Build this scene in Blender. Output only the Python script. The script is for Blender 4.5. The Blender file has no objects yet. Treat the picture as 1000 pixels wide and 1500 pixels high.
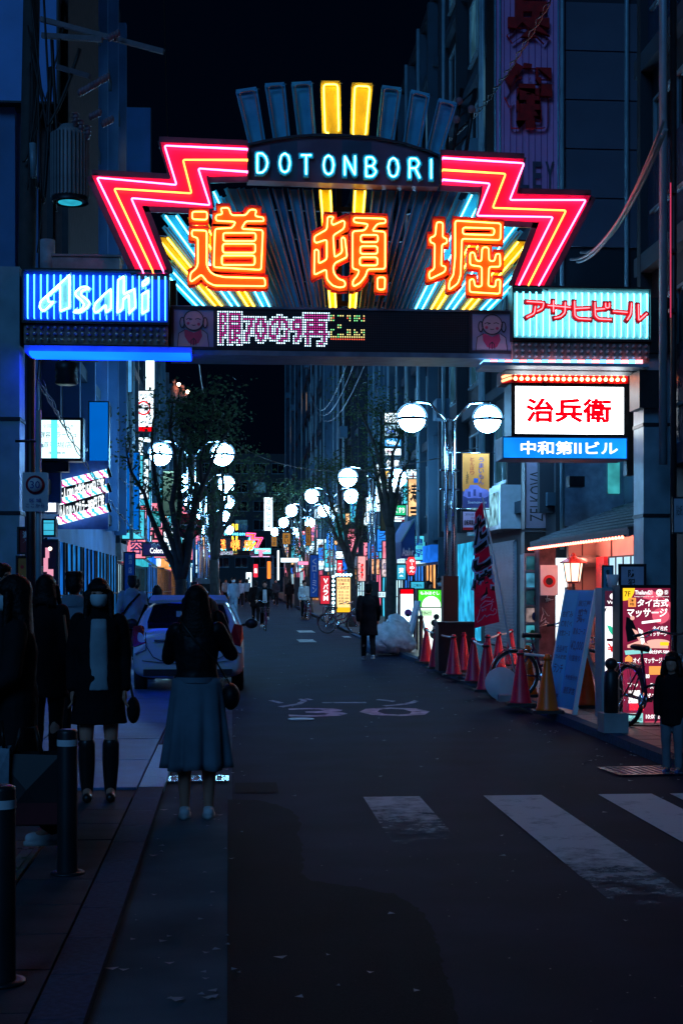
import bpy, math, random
from mathutils import Vector, Matrix
R = math.radians
SC = bpy.context.scene
COL = SC.collection
# ---------------------------------------------------------------- camera
YAW = 4.39
CAMZ = 1.6
F = 2083.0          # focal length in photo pixels
HOR = 860.0         # horizon row in the photo
cam_d = bpy.data.cameras.new('camera')
cam = bpy.data.objects.new('camera', cam_d); COL.objects.link(cam)
cam.location = (0, 0, CAMZ); cam.rotation_euler = (R(90), 0, R(-YAW))
cam_d.sensor_fit = 'VERTICAL'; cam_d.sensor_height = 36; cam_d.sensor_width = 24
cam_d.lens = F/1500*36; cam_d.shift_y = (HOR-750)/1500
cam_d.clip_start = 0.1; cam_d.clip_end = 2000
SC.camera = cam
# ---------------------------------------------------------------- night sky, and an added blue fill sun standing in for city light
W = bpy.data.worlds.new('World'); SC.world = W; W.use_nodes = True
nt = W.node_tree
bg = nt.nodes['Background']
bg.inputs[0].default_value = (0.02, 0.14, 0.60, 1); bg.inputs[1].default_value = 0.0050
sun_d = bpy.data.lights.new('city_glow_fill', 'SUN'); sun_d.energy = 0.45; sun_d.angle = R(25); sun_d.color = (0.12, 0.43, 1.0)
sun = bpy.data.objects.new('city_glow_fill', sun_d); COL.objects.link(sun)
sun.rotation_euler = (R(58), 0, R(-25))
SC.view_settings.view_transform = 'Standard'; SC.view_settings.look = 'None'
SC.view_settings.exposure = 0.3; SC.view_settings.gamma = 1.0
SC.view_settings.use_curve_mapping = False
SC.render.engine = 'CYCLES'
SC.cycles.use_denoising = True
SC.cycles.max_bounces = 5; SC.cycles.diffuse_bounces = 2; SC.cycles.glossy_bounces = 3
SC.cycles.sample_clamp_indirect = 4.0
# ---------------------------------------------------------------- pixel -> place
_c, _s = math.cos(R(YAW)), math.sin(R(YAW))
def ray(px, py):
    u = (px-500)/F; v = (HOR-py)/F
    return Vector((u*_c+_s, -u*_s+_c, v))
def P(px, py, Y):
    d = ray(px, py); return Vector((d.x/d.y*Y, Y, CAMZ+d.z/d.y*Y))
def GX(px, Y): return P(px, HOR, Y).x
def ZZ(py, Y, px=500): return P(px, py, Y).z
def gz(Y): return 0.0 if Y < 40 else (Y-40)*0.011
def GR(px, py):       # point of the flat near ground under a pixel
    d = ray(px, py); t = -CAMZ/d.z; return Vector((d.x*t, d.y*t, 0))
# ---------------------------------------------------------------- materials
MATS = {}
def mat(name, col, rough=0.6, metal=0.0, var=0.25, scale=6.0, bump=0.0, bscale=40.0, spec=0.5):
    if name in MATS: return MATS[name]
    m = bpy.data.materials.new(name); m.use_nodes = True; n = m.node_tree; b = n.nodes['Principled BSDF']
    b.inputs['Roughness'].default_value = rough; b.inputs['Metallic'].default_value = metal
    b.inputs['Specular IOR Level'].default_value = spec
    tc = n.nodes.new('ShaderNodeTexCoord')
    if var > 0:
        no = n.nodes.new('ShaderNodeTexNoise'); no.inputs['Scale'].default_value = scale; no.inputs['Detail'].default_value = 5
        n.links.new(tc.outputs['Object'], no.inputs['Vector'])
        rp = n.nodes.new('ShaderNodeValToRGB')
        rp.color_ramp.elements[0].position = 0.3; rp.color_ramp.elements[1].position = 0.7
        rp.color_ramp.elements[0].color = tuple(x*(1-var) for x in col)+(1,)
        rp.color_ramp.elements[1].color = tuple(min(1, x*(1+var)) for x in col)+(1,)
        n.links.new(no.outputs['Fac'], rp.inputs['Fac']); n.links.new(rp.outputs['Color'], b.inputs['Base Color'])
    else:
        b.inputs['Base Color'].default_value = tuple(col)+(1,)
    if bump > 0:
        n2 = n.nodes.new('ShaderNodeTexNoise'); n2.inputs['Scale'].default_value = bscale; n2.inputs['Detail'].default_value = 4
        n.links.new(tc.outputs['Object'], n2.inputs['Vector'])
        bp = n.nodes.new('ShaderNodeBump'); bp.inputs['Strength'].default_value = bump; bp.inputs['Distance'].default_value = 0.02
        n.links.new(n2.outputs['Fac'], bp.inputs['Height']); n.links.new(bp.outputs['Normal'], b.inputs['Normal'])
    MATS[name] = m; return m
def translucent(m, f=.5):
    n = m.node_tree; b = n.nodes['Principled BSDF']; t = n.nodes.new('ShaderNodeBsdfTranslucent'); mx = n.nodes.new('ShaderNodeMixShader'); mx.inputs[0].default_value = f
    if b.inputs['Base Color'].links: n.links.new(b.inputs['Base Color'].links[0].from_socket, t.inputs[0])
    else: t.inputs[0].default_value = b.inputs['Base Color'].default_value
    n.links.new(b.outputs[0], mx.inputs[1]); n.links.new(t.outputs[0], mx.inputs[2]); n.links.new(mx.outputs[0], n.nodes['Material Output'].inputs[0]); return m
def emat(name, col, k=1.0, var=0.0, scale=4.0):
    if name in MATS: return MATS[name]
    m = bpy.data.materials.new(name); m.use_nodes = True; n = m.node_tree
    n.nodes.remove(n.nodes['Principled BSDF'])
    e = n.nodes.new('ShaderNodeEmission'); e.inputs[0].default_value = tuple(col)+(1,); e.inputs[1].default_value = k
    if var > 0:
        tc = n.nodes.new('ShaderNodeTexCoord'); no = n.nodes.new('ShaderNodeTexNoise'); no.inputs['Scale'].default_value = scale
        n.links.new(tc.outputs['Object'], no.inputs['Vector'])
        mr = n.nodes.new('ShaderNodeMapRange'); mr.inputs[1].default_value = 0.3; mr.inputs[2].default_value = 0.7
        mr.inputs[3].default_value = k*(1-var); mr.inputs[4].default_value = k*(1+var)
        n.links.new(no.outputs['Fac'], mr.inputs[0]); n.links.new(mr.outputs[0], e.inputs[1])
    n.links.new(e.outputs[0], n.nodes['Material Output'].inputs[0])
    MATS[name] = m; return m
# ---------------------------------------------------------------- mesh builder
def rect(x0, z0, x1, z1): return [(x0, z0), (x1, z0), (x1, z1), (x0, z1)]
def fillet(pts, r, closed=True, n=3):
    out = []; L = len(pts)
    for i, p in enumerate(pts):
        if not closed and i in (0, L-1): out.append(Vector(p)); continue
        p = Vector(p); a = Vector(pts[i-1])-p; b = Vector(pts[(i+1) % L])-p
        if a.length < 1e-9 or b.length < 1e-9: continue
        q = min(r, a.length*.45, b.length*.45)
        pa = p+a.normalized()*q; pb = p+b.normalized()*q
        for k in range(n+1):
            t = k/n; out.append(pa*(1-t)**2+p*2*t*(1-t)+pb*t*t)
    return out
def inset(poly, d):
    A = sum(poly[i-1][0]*poly[i][1]-poly[i][0]*poly[i-1][1] for i in range(len(poly)))
    s = 1 if A > 0 else -1; out = []; L = len(poly)
    for i in range(L):
        p = Vector(poly[i]); a = (p-Vector(poly[i-1])); b = (Vector(poly[(i+1) % L])-p)
        a.normalize(); b.normalize()
        na = Vector((-a.y, a.x))*s; nb = Vector((-b.y, b.x))*s
        m = na+nb
        if m.length < .2: out.append(p+na*d); continue
        m.normalize(); out.append(p+m*(d/max(.45, m.dot(na))))
    return [tuple(q) for q in out]
def curve_mesh(loops, ext):
    cu = bpy.data.curves.new('c', 'CURVE'); cu.dimensions = '2D'; cu.fill_mode = 'BOTH'; cu.extrude = ext/2
    for lp in loops:
        sp = cu.splines.new('POLY'); sp.points.add(len(lp)-1)
        for i, p in enumerate(lp): sp.points[i].co = (p[0], p[1], 0, 1)
        sp.use_cyclic_u = True
    o = bpy.data.objects.new('c', cu); me = bpy.data.meshes.new_from_object(o)
    bpy.data.objects.remove(o); bpy.data.curves.remove(cu)
    return me
_TX = {}
def text_data(s, bold=0.0, ext=0.0):
    k = (s, bold, ext)
    if k in _TX: return _TX[k]
    cu = bpy.data.curves.new('t', 'FONT'); cu.body = s; cu.resolution_u = 2; cu.offset = bold; cu.extrude = ext
    o = bpy.data.objects.new('t', cu); me = bpy.data.meshes.new_from_object(o)
    v = [tuple(q.co) for q in me.vertices]; f = [tuple(p.vertices) for p in me.polygons]
    bpy.data.objects.remove(o); bpy.data.curves.remove(cu); bpy.data.meshes.remove(me)
    if not v: v = [(0, 0, 0), (.1, 0, 0), (0, .1, 0)]; f = [(0, 1, 2)]
    x0 = min(q[0] for q in v); x1 = max(q[0] for q in v); y0 = min(q[1] for q in v); y1 = max(q[1] for q in v)
    _TX[k] = (v, f, x0, x1, y0, y1); return _TX[k]
class MB:
    def __init__(s): s.v = []; s.f = []; s.m = []; s.mi = 0; s.sm = []
    def add(s, vs, fs, smooth=False):
        b = len(s.v); s.v += [tuple(q) for q in vs]
        for f in fs: s.f.append(tuple(b+i for i in f)); s.m.append(s.mi); s.sm.append(smooth)
        return s
    def box(s, x0, y0, z0, x1, y1, z1):
        return s.add([(x0,y0,z0),(x1,y0,z0),(x1,y1,z0),(x0,y1,z0),(x0,y0,z1),(x1,y0,z1),(x1,y1,z1),(x0,y1,z1)],
              [(3,2,1,0),(4,5,6,7),(0,1,5,4),(1,2,6,5),(2,3,7,6),(3,0,4,7)])
    def cbox(s, c, d): return s.box(c[0]-d[0]/2, c[1]-d[1]/2, c[2]-d[2]/2, c[0]+d[0]/2, c[1]+d[1]/2, c[2]+d[2]/2)
    def bar(s, a, b, w, h=None):     # rectangular bar between two points
        a = Vector(a); b = Vector(b); h = h or w; t = (b-a).normalized()
        up = Vector((0,0,1)) if abs(t.z) < .95 else Vector((0,1,0))
        u = t.cross(up).normalized(); v = u.cross(t)
        q = [(-1,-1),(1,-1),(1,1),(-1,1)]
        vs = [p+u*(i*w/2)+v*(j*h/2) for p in (a, b) for i, j in q]
        return s.add(vs, [(3,2,1,0),(4,5,6,7),(0,1,5,4),(1,2,6,5),(2,3,7,6),(3,0,4,7)])
    def tube(s, pts, r, n=6, closed=False, cap=True):
        pts = [Vector(p) for p in pts]
        q = [pts[0]]
        for p in pts[1:]:
            if (p-q[-1]).length > 1e-5: q.append(p)
        pts = q; L = len(pts)
        if L < 2: return s
        rs = r if isinstance(r, (list, tuple)) else [r]*L
        if len(rs) < L: rs = list(rs)+[rs[-1]]*(L-len(rs))
        tg = []
        for i in range(L):
            if closed: t = (pts[(i+1) % L]-pts[i-1])
            else: t = pts[min(i+1, L-1)]-pts[max(i-1, 0)]
            tg.append(t.normalized() if t.length > 1e-9 else Vector((0,0,1)))
        ref = Vector((0,1,0)) if abs(tg[0].y) < .9 else Vector((1,0,0))
        u = tg[0].cross(ref).normalized(); vs = []
        for i in range(L):
            u = (u-tg[i]*u.dot(tg[i]))
            u = u.normalized() if u.length > 1e-6 else tg[i].orthogonal().normalized()
            w = tg[i].cross(u); k = rs[i]
            if closed or 0 < i < L-1:      # mitre
                d = (pts[i]-pts[i-1]).normalized(); cs = max(.5, abs(d.dot(tg[i]))); k = k/ (cs if cs < .999 else 1)**.5
            for j in range(n):
                a = 2*math.pi*j/n; vs.append(pts[i]+u*(math.cos(a)*k)+w*(math.sin(a)*k))
        fs = []
        for i in range(L if closed else L-1):
            a = i*n; b = ((i+1) % L)*n
            for j in range(n): fs.append((a+j, a+(j+1) % n, b+(j+1) % n, b+j))
        if cap and not closed: fs += [tuple(range(n))[::-1], tuple((L-1)*n+j for j in range(n))]
        return s.add(vs, fs, True)
    def lathe(s, c, prof, n=16, axis='z', smooth=True, cap=True):
        vs = []; c = Vector(c)
        for r, z in prof:
            for j in range(n):
                a = 2*math.pi*j/n; p = (r*math.cos(a), r*math.sin(a), z)
                if axis == 'y': p = (p[0], p[2], p[1])
                if axis == 'x': p = (p[2], p[0], p[1])
                vs.append(c+Vector(p))
        fs = []
        for i in range(len(prof)-1):
            for j in range(n): fs.append((i*n+j, i*n+(j+1) % n, (i+1)*n+(j+1) % n, (i+1)*n+j))
        if cap: fs += [tuple(range(n))[::-1], tuple((len(prof)-1)*n+j for j in range(n))]
        return s.add(vs, fs, smooth)
    def ball(s, c, r, n=12, m=8):
        r = r if isinstance(r, (tuple, list)) else (r, r, r)
        vs = [(c[0], c[1], c[2]-r[2])]; fs = []
        for i in range(1, m):
            a = math.pi*i/m
            for j in range(n):
                b = 2*math.pi*j/n
                vs.append((c[0]+r[0]*math.sin(a)*math.cos(b), c[1]+r[1]*math.sin(a)*math.sin(b), c[2]-r[2]*math.cos(a)))
        vs.append((c[0], c[1], c[2]+r[2])); T = len(vs)-1
        for j in range(n):
            fs.append((0, 1+(j+1) % n, 1+j)); fs.append((T, T-n+j, T-n+(j+1) % n))
            for i in range(m-2): a = 1+i*n; fs.append((a+j, a+(j+1) % n, a+n+(j+1) % n, a+n+j))
        return s.add(vs, fs, True)
    def loft(s, rings, cap=True, smooth=True):
        n = len(rings[0]); vs = [p for r in rings for p in r]; fs = []
        for i in range(len(rings)-1):
            for j in range(n): fs.append((i*n+j, i*n+(j+1) % n, (i+1)*n+(j+1) % n, (i+1)*n+j))
        if cap: fs += [tuple(range(n))[::-1], tuple((len(rings)-1)*n+j for j in range(n))]
        return s.add(vs, fs, smooth)
    def quad(s, a, b, c, d): return s.add([a, b, c, d], [(0,1,2,3)])
    def plate(s, loops, y, th):      # polygon(s) with holes in the X-Z plane, front face at y, thickness th going back
        me = curve_mesh(loops, th)
        s.add([(q.co.x, y+th/2-q.co.z, q.co.y) for q in me.vertices], [tuple(p.vertices) for p in me.polygons])
        bpy.data.meshes.remove(me); return s
    def face(s, lp, y): return s.add([(p[0], y, p[1]) for p in lp], [tuple(range(len(lp)))])
    def ribbon(s, pts, w, y, th):    # flat stroke of width w along 2-D points
        for i in range(len(pts)-1):
            a = Vector(pts[i]); b = Vector(pts[i+1]); t = (b-a)
            if t.length < 1e-6: continue
            t.normalize(); a = a-t*(w*.45); b = b+t*(w*.45); n = Vector((-t.y, t.x))*(w/2); e = .0006*i
            q = [a-n, b-n, b+n, a+n]
            s.add([(p.x, y-e, p.y) for p in q]+[(p.x, y+th, p.y) for p in q],
                  [(0,1,2,3),(0,4,5,1),(1,5,6,2),(2,6,7,3),(3,7,4,0)])
        return s
    def text(s, st, x0, z0, x1, z1, y, bold=0.0, fit=False, ext=0.0, slant=0.0):
        if bold > .02 and not ext:
            h = (z1-z0)*bold*.45; y0 = y
            for i, (dx, dz) in enumerate(((0,0),(h,0),(-h,0),(0,h),(0,-h),(h*.7,h*.7),(-h*.7,h*.7),(h*.7,-h*.7),(-h*.7,-h*.7))):
                s.text(st, x0+h+dx, z0+h+dz, x1-h+dx, z1-h+dz, y-.00004*i, .012, fit, 0, slant)
            return s
        v, f, a, b, c, d = text_data(st, bold, ext)
        sx = (x1-x0)/max(b-a, 1e-4); sz = (z1-z0)/max(d-c, 1e-4)
        ox = x0; oz = z0
        if fit:
            k = min(sx, sz); ox = (x0+x1)/2-k*(b-a)/2; oz = (z0+z1)/2-k*(d-c)/2; sx = sz = k
        return s.add([(ox+(q[0]-a)*sx+slant*(q[1]-c)*sz, y-q[2]*min(sx, sz), oz+(q[1]-c)*sz) for q in v], f)
    def vtext(s, st, x0, z0, x1, z1, y, bold=0.0, fill=.86):
        h = (z1-z0)/len(st)
        for i, ch in enumerate(st):
            zc = z1-h*(i+.5)
            if ch == 'ー':
                s.box((x0+x1)/2-(x1-x0)*.06, y, zc-h*.36, (x0+x1)/2+(x1-x0)*.06, y+.001, zc+h*.36); continue
            s.text(ch, x0, zc-h*fill/2, x1, zc+h*fill/2, y, bold, fit=(ch.isascii()))
        return s
    def xf(s, fn, i0=0):
        for i in range(i0, len(s.v)): s.v[i] = tuple(fn(Vector(s.v[i])))
        return s
    def mesh(s, name, mats, off=(0,0,0)):
        me = bpy.data.meshes.new(name)
        me.from_pydata([(p[0]-off[0], p[1]-off[1], p[2]-off[2]) for p in s.v], [], s.f)
        for m in (mats if isinstance(mats, (list, tuple)) else [mats]): me.materials.append(m)
        me.polygons.foreach_set('material_index', s.m); me.polygons.foreach_set('use_smooth', s.sm)
        me.update(); return me
    def build(s, name, mats, parent=None, kind=None, label=None):
        me = s.mesh(name, mats, wloc(parent))
        return link(name, me, parent, kind, label)
def wloc(o):
    v = Vector((0,0,0))
    while o is not None: v += o.location; o = o.parent
    return v
def link(name, me, parent=None, kind=None, label=None):
    o = bpy.data.objects.new(name, me); COL.objects.link(o)
    if parent is not None: o.parent = parent
    if kind: o['kind'] = kind
    if label: o['label'] = label
    return o
def thing(name, label, cat, loc, group=None):
    o = bpy.data.objects.new(name, None); COL.objects.link(o); o.location = Vector(loc); o.empty_display_size = .2
    return tag(o, label, cat, group)
def tag(o, label, cat, group=None):
    o['label'] = label; o['category'] = cat
    if group: o['group'] = group
    return o
def copy_tree(o, parent=None):
    c = o.copy(); COL.objects.link(c); c.parent = parent
    for ch in list(o.children): copy_tree(ch, c)
    return c
def structure(mb, name, m): return mb.build(name, m, None, 'structure')
def sag(a, b, d, n=12):
    a = Vector(a); b = Vector(b)
    return [a.lerp(b, i/n)-Vector((0,0,1))*d*4*(i/n)*(1-i/n) for i in range(n+1)]
rng = random.Random(7)
# ---------------------------------------------------------------- palette
M_STEEL = mat('dark_steel', (.03,.035,.04), .45, .6)
M_BLACK = mat('black_paint', (.012,.013,.015), .45, 0, .2)
M_TEALST = mat('grey_painted_steel', (.22,.36,.42), .4, .1, .2, 3)
M_WHITE = mat('white_paint', (.78,.79,.8), .4, 0, .06)
M_GREY = mat('mid_grey_paint', (.25,.26,.27), .55, 0, .2)
M_RUST = mat('rusty_grey_panel', (.22,.17,.16), .7, 0, .5, 5)
M_CHROME = mat('brushed_metal', (.6,.62,.65), .22, 1.0, .1)
M_GLASS = mat('dark_glass', (.015,.02,.025), .08, 0, 0, spec=.8)
M_CONC = mat('concrete', (.30,.31,.31), .85, 0, .25, 3, .3, 60)
M_WALLD = mat('dark_wall', (.015,.024,.036), .7, 0, .3, .7, .1, 30)
M_WALLB = mat('pale_wall', (.07,.16,.23), .75, 0, .22, .8, .1, 30)
M_WALLM = mat('mid_wall', (.024,.060,.092), .7, 0, .25, .8, .1, 30)
M_WIRE = mat('black_cable', (.012,.012,.013), .5, 0, 0)
E_WHITE = emat('lit_white_panel', (.70,.90,1.0), 2.2)
E_WHITE1 = emat('lit_soft_white_panel', (.55,.80,1.0), 1.2, .15, 3)
E_CYAN = emat('lit_cyan_panel', (.04,.42,.62), 1.0, .25, 3)
E_BLUE = emat('lit_blue_panel', (.01,.10,.55), 1.0, .3, 2)
E_RED = emat('lit_red', (1.0,.02,.05), 1.2)
E_PINK = emat('lit_pink', (1.0,.25,.45), 1.3)
E_YEL = emat('lit_yellow', (1.0,.55,.10), 1.4)
E_ORG = emat('lit_orange', (1.0,.22,.03), 1.4)
E_GRN = emat('lit_green', (.10,.75,.25), 1.2)
E_LAMP = emat('lamp_globe_light', (.20,.56,1.0), 72.0)
T_BLK = mat('black_print', (.01,.01,.012), .6, 0, 0)
T_RED = mat('red_print', (.6,.01,.015), .5, 0, 0)
T_BLUE = mat('blue_print', (.02,.10,.4), .5, 0, 0)
T_WHT = mat('white_print', (.8,.8,.8), .5, 0, 0)
T_ERED = emat('glowing_red_letter', (.9,.0,.006), 1.0)
T_EWHT = emat('glowing_white_letter', (.85,.95,1.0), 1.6)
def lit_sign(name, label, cat, box, Y, panel, texts=(), depth=.25, frame=M_STEEL, fw=.04, group=None, bare=False, loc=None):
    """box sign facing the camera side (-Y); texts: (string, u0,v0,u1,v1, material, bold, 'h'|'v') in 0..1 of the panel, v up"""
    x0, y0, x1, y1 = box
    a = P(x0, y1, Y); b = P(x1, y0, Y)
    X0, Z0, X1, Z1 = a.x, a.z, b.x, b.z
    th = thing(name, label, cat, ((X0+X1)/2, Y, Z0), group)
    MB().box(X0, Y, Z0, X1, Y+depth, Z1).build('housing', frame, th)
    e = .004
    w = min(fw, (X1-X0)*.12, (Z1-Z0)*.12)
    pn = MB().box(X0+w, Y-e, Z0+w, X1-w, Y+.01, Z1-w).build('light_panel', panel, th)
    fr = MB()
    fr.box(X0-.002, Y-.03, Z0-.002, X0+w, Y+.012, Z1+.002); fr.box(X1-w, Y-.03, Z0-.002, X1+.002, Y+.012, Z1+.002)
    fr.box(X0+w, Y-.03, Z1-w, X1-w, Y+.012, Z1+.002); fr.box(X0+w, Y-.03, Z0-.002, X1-w, Y+.012, Z0+w)
    if not bare: fr.build('frame', frame, th)
    px0, pz0, pw, ph = X0+w, Z0+w, X1-X0-2*w, Z1-Z0-2*w
    grp = {}
    for k, t in enumerate(texts):
        s, u0, v0, u1, v1, m, bo, md = t
        mb = grp.setdefault(m.name, (MB(), m))[0]
        q = (px0+u0*pw, pz0+v0*ph, px0+u1*pw, pz0+v1*ph); y = Y-e-.003-.0003*k
        if md == 'v': mb.vtext(s, *q, y, bo)
        elif md == 'r': mb.box(q[0], y, q[1], q[2], y+.001, q[3])
        elif md == 'o': mb.lathe(((q[0]+q[2])/2, y, (q[1]+q[3])/2), [((q[2]-q[0])/2, 0), ((q[2]-q[0])/2, .001)], 20, 'y', False)
        else: mb.text(s, *q, y, bo)
    for k, (mb, m) in grp.items(): mb.build('lettering', m, pn)
    return th, pn, (px0, pz0, pw, ph)
# ================================================================ THE GROUND
def gz(Y): return 0.0 if Y < 40 else (Y-40)*0.0075
def strip(mb, x0, x1, ys, dz):
    for a, b in zip(ys[:-1], ys[1:]):
        mb.quad((x0,a,gz(a)+dz), (x1,a,gz(a)+dz), (x1,b,gz(b)+dz), (x0,b,gz(b)+dz))
    return mb
def asphalt(name, col, rough, fleck=.5, spec=.16):
    m = mat(name, col, rough, 0, .35, 1.3, .35, 180); n = m.node_tree; b = n.nodes['Principled BSDF']; b.inputs['Specular IOR Level'].default_value = spec
    tc = n.nodes.new('ShaderNodeTexCoord'); vo = n.nodes.new('ShaderNodeTexVoronoi'); vo.inputs['Scale'].default_value = 9
    n.links.new(tc.outputs['Object'], vo.inputs['Vector'])
    lt = n.nodes.new('ShaderNodeMath'); lt.operation = 'LESS_THAN'; lt.inputs[1].default_value = .075*fleck
    n.links.new(vo.outputs['Distance'], lt.inputs[0])
    old = b.inputs['Base Color'].links[0].from_socket
    mx = n.nodes.new('ShaderNodeMix'); mx.data_type = 'RGBA'; mx.inputs[7].default_value = (.32,.33,.34,1)
    n.links.new(lt.outputs[0], mx.inputs[0]); n.links.new(old, mx.inputs[6]); n.links.new(mx.outputs[2], b.inputs['Base Color'])
    # aggregate grain
    no = n.nodes.new('ShaderNodeTexNoise'); no.inputs['Scale'].default_value = 120; n.links.new(tc.outputs['Object'], no.inputs['Vector'])
    mr = n.nodes.new('ShaderNodeMapRange'); mr.inputs[3].default_value = rough-.12; mr.inputs[4].default_value = rough+.12
    n.links.new(no.outputs['Fac'], mr.inputs[0]); n.links.new(mr.outputs[0], b.inputs['Roughness'])
    return m
M_ASPH = asphalt('worn_asphalt', (.0135,.0175,.040), .72, .5, .034)
M_NEWASPH = asphalt('fresh_asphalt', (.005,.0075,.012), .8, .15, .05)
M_GUT = asphalt('gutter_concrete', (.07,.115,.14), .85, .5, .05)
M_PAVE = mat('paving_slab', (.040,.055,.070), .7, 0, .3, 4, .2, 90, spec=.1)
M_PAVE2 = mat('smooth_paving', (.035,.16,.34), .42, 0, .25, 2.5, .15, 120, spec=.3)  # blue light lying on these slabs is put into their colour
M_KERB = mat('granite_kerb', (.022,.065,.12), .75, 0, .3, 30, .2, 90, spec=.1)
M_KERB_LIT = mat('lit_pale_granite_kerb', (.16,.66,.90), .5, 0, .12, 30, .1, 90)  # paler granite, with the cyan light on it put into the colour
M_TACT = mat('yellow_tactile_paving', (.09,.085,.04), .7, 0, .2, 8)
YS = [-20, 0, 10, 20, 40, 80, 140, 200, 300, 420]
structure(strip(MB(), -220, 220, YS, -.06), 'ground', mat('city_ground', (.06,.06,.065), .8))
structure(strip(MB(), 0.0, 3.85, YS, 0.0), 'road', M_ASPH)
structure(strip(MB(), -.53, -.0, YS, -.002), 'gutter', M_GUT)
# irregular fresh asphalt patch beside the gutter
pp = [(331,1500),(332,1330),(333,1172),(372,1172),(402,1178),(424,1187),(437,1199),(441,1212),(434,1224),(443,1236),(441,1252),(444,1266),(436,1280),(455,1290),(480,1294),(520,1300),(575,1310),(612,1332),(628,1354),(640,1390),(655,1440),(668,1500)]
rp_ = random.Random(8); lp = []
for q0, q1 in zip(pp[:-1], pp[1:]):
    a_, b_ = GR(*q0), GR(*q1); n_ = max(1, int((b_-a_).length/.05)) if 2 < pp.index(q0) < 22 else 1
    for i_ in range(n_): lp.append(a_.lerp(b_, i_/n_)+Vector((rp_.uniform(-.012,.012), rp_.uniform(-.03,.03), 0))*(n_ > 1))
lp.append(GR(*pp[-1]))
structure(MB().add([(p.x+.004, p.y, .004) for p in lp]+[(p.x+.004, p.y-3.2, .004) for p in (lp[-1], lp[0])], [tuple(range(len(lp)+2))]), 'asphalt_patch', M_NEWASPH)
MBk = MB().add([(.02,11.05,.006),(.36,11.05,.006),(.36,11.62,.006),(.02,11.62,.006)], [(0,1,2,3)])
structure(MBk, 'asphalt_repair', M_NEWASPH)
# worn road paint
def paint(name, col, wear, y0=None, y1=None):
    m = bpy.data.materials.new(name); m.use_nodes = True; n = m.node_tree; b = n.nodes['Principled BSDF']; b.inputs['Roughness'].default_value = .72; b.inputs['Specular IOR Level'].default_value = .04
    tc = n.nodes.new('ShaderNodeTexCoord'); no = n.nodes.new('ShaderNodeTexNoise'); no.inputs['Scale'].default_value = 5; no.inputs['Detail'].default_value = 9; no.inputs['Roughness'].default_value = .75
    n.links.new(tc.outputs['Object'], no.inputs['Vector'])
    fac = no.outputs['Fac']
    if y0 is not None:     # traffic has worn the stripe ends away
        sp = n.nodes.new('ShaderNodeSeparateXYZ'); n.links.new(tc.outputs['Object'], sp.inputs[0])
        mr = n.nodes.new('ShaderNodeMapRange'); mr.inputs[1].default_value = y0; mr.inputs[2].default_value = y1; mr.inputs[3].default_value = -.42; mr.inputs[4].default_value = .12
        n.links.new(sp.outputs[1], mr.inputs[0]); ad = n.nodes.new('ShaderNodeMath'); ad.operation = 'ADD'
        n.links.new(fac, ad.inputs[0]); n.links.new(mr.outputs[0], ad.inputs[1]); fac = ad.outputs[0]
    rp = n.nodes.new('ShaderNodeValToRGB'); rp.color_ramp.elements[0].position = wear; rp.color_ramp.elements[1].position = wear+.30
    
    n.links.new(fac, rp.inputs[0]); b.inputs['Base Color'].default_value = tuple(col)+(1,)
    rp.color_ramp.elements[0].color = (0,0,0,1); rp.color_ramp.elements[1].color = (1,1,1,1)
    tr = n.nodes.new('ShaderNodeBsdfTransparent'); mx = n.nodes.new('ShaderNodeMixShader')
    n.links.new(rp.outputs[0], mx.inputs[0]); n.links.new(tr.outputs[0], mx.inputs[1]); n.links.new(b.outputs[0], mx.inputs[2]); n.links.new(mx.outputs[0], n.nodes['Material Output'].inputs[0])
    return m
PW = (.62,.62,.63)
for i, (x0, x1, ya, yb, w, f0, f1) in enumerate([(.10,.50,10.72,9.9,.5,9.9,11.5),(.99,1.42,10.75,7.4,.36,7.6,10.4),(1.91,2.36,10.75,6.5,.30,6.2,8.6),(2.80,3.22,10.75,6.4,.28,4,6),(3.36,3.78,10.75,6.4,.34,4,6)]):
    o = structure(MB().quad((x0,yb,.008),(x1,yb,.008),(x1,ya,.008),(x0,ya,.008)), 'crosswalk_stripe', paint('crosswalk_paint', PW, w, f0, f1))
mb = MB(); mb.text('ゾーン', .50, 18.85, 2.60, 20.3, 0, .015); mb.v = [(p[0], p[2], .008) for p in mb.v]
structure(mb, 'zone_marking', paint('zone_paint', (.55,.5,.6), .30))
mb = MB(); mb.text('30', .70, 17.45, 2.52, 18.7, 0, .01); mb.v = [(p[0], p[2], .008) for p in mb.v]
structure(mb, 'speed_marking', paint('speed_paint', (.6,.52,.62), .28))
for (a, b, c, d) in [(434,938,464,942),(434,927,462,930),(478,917,520,923),(500,934,515,936)]:
    p = GR(a, b); q = GR(c, d)
    structure(MB().quad((p.x,q.y,.008+gz(p.y)),(q.x,q.y,.008+gz(p.y)),(q.x,p.y,.008+gz(p.y)),(p.x,p.y,.008+gz(p.y))), 'road_marking', paint('road_paint', PW, .3))
lit_ = MB(); rl_ = random.Random(77)
for k in range(340):
    y = 5.5+rl_.random()**1.6*30; x = rl_.choice((rl_.uniform(-.5,3.8), rl_.uniform(3.2,3.84), rl_.uniform(-.5,.1))); a = rl_.uniform(0, 6.3); q = rl_.uniform(.008,.022)
    lit_.add([(x+q*math.cos(a+i*1.57)*(1+.6*(i%2)), y+q*math.sin(a+i*1.57), .010+.006*(i%2)) for i in range(4)], [(0,1,2,3)])
lo_ = lit_.build('road_litter', mat('paper_litter', (.30,.33,.36), .8), None, 'stuff'); tag(lo_, 'small pale flecks of litter and fallen leaves scattered over the road', 'litter')
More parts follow.
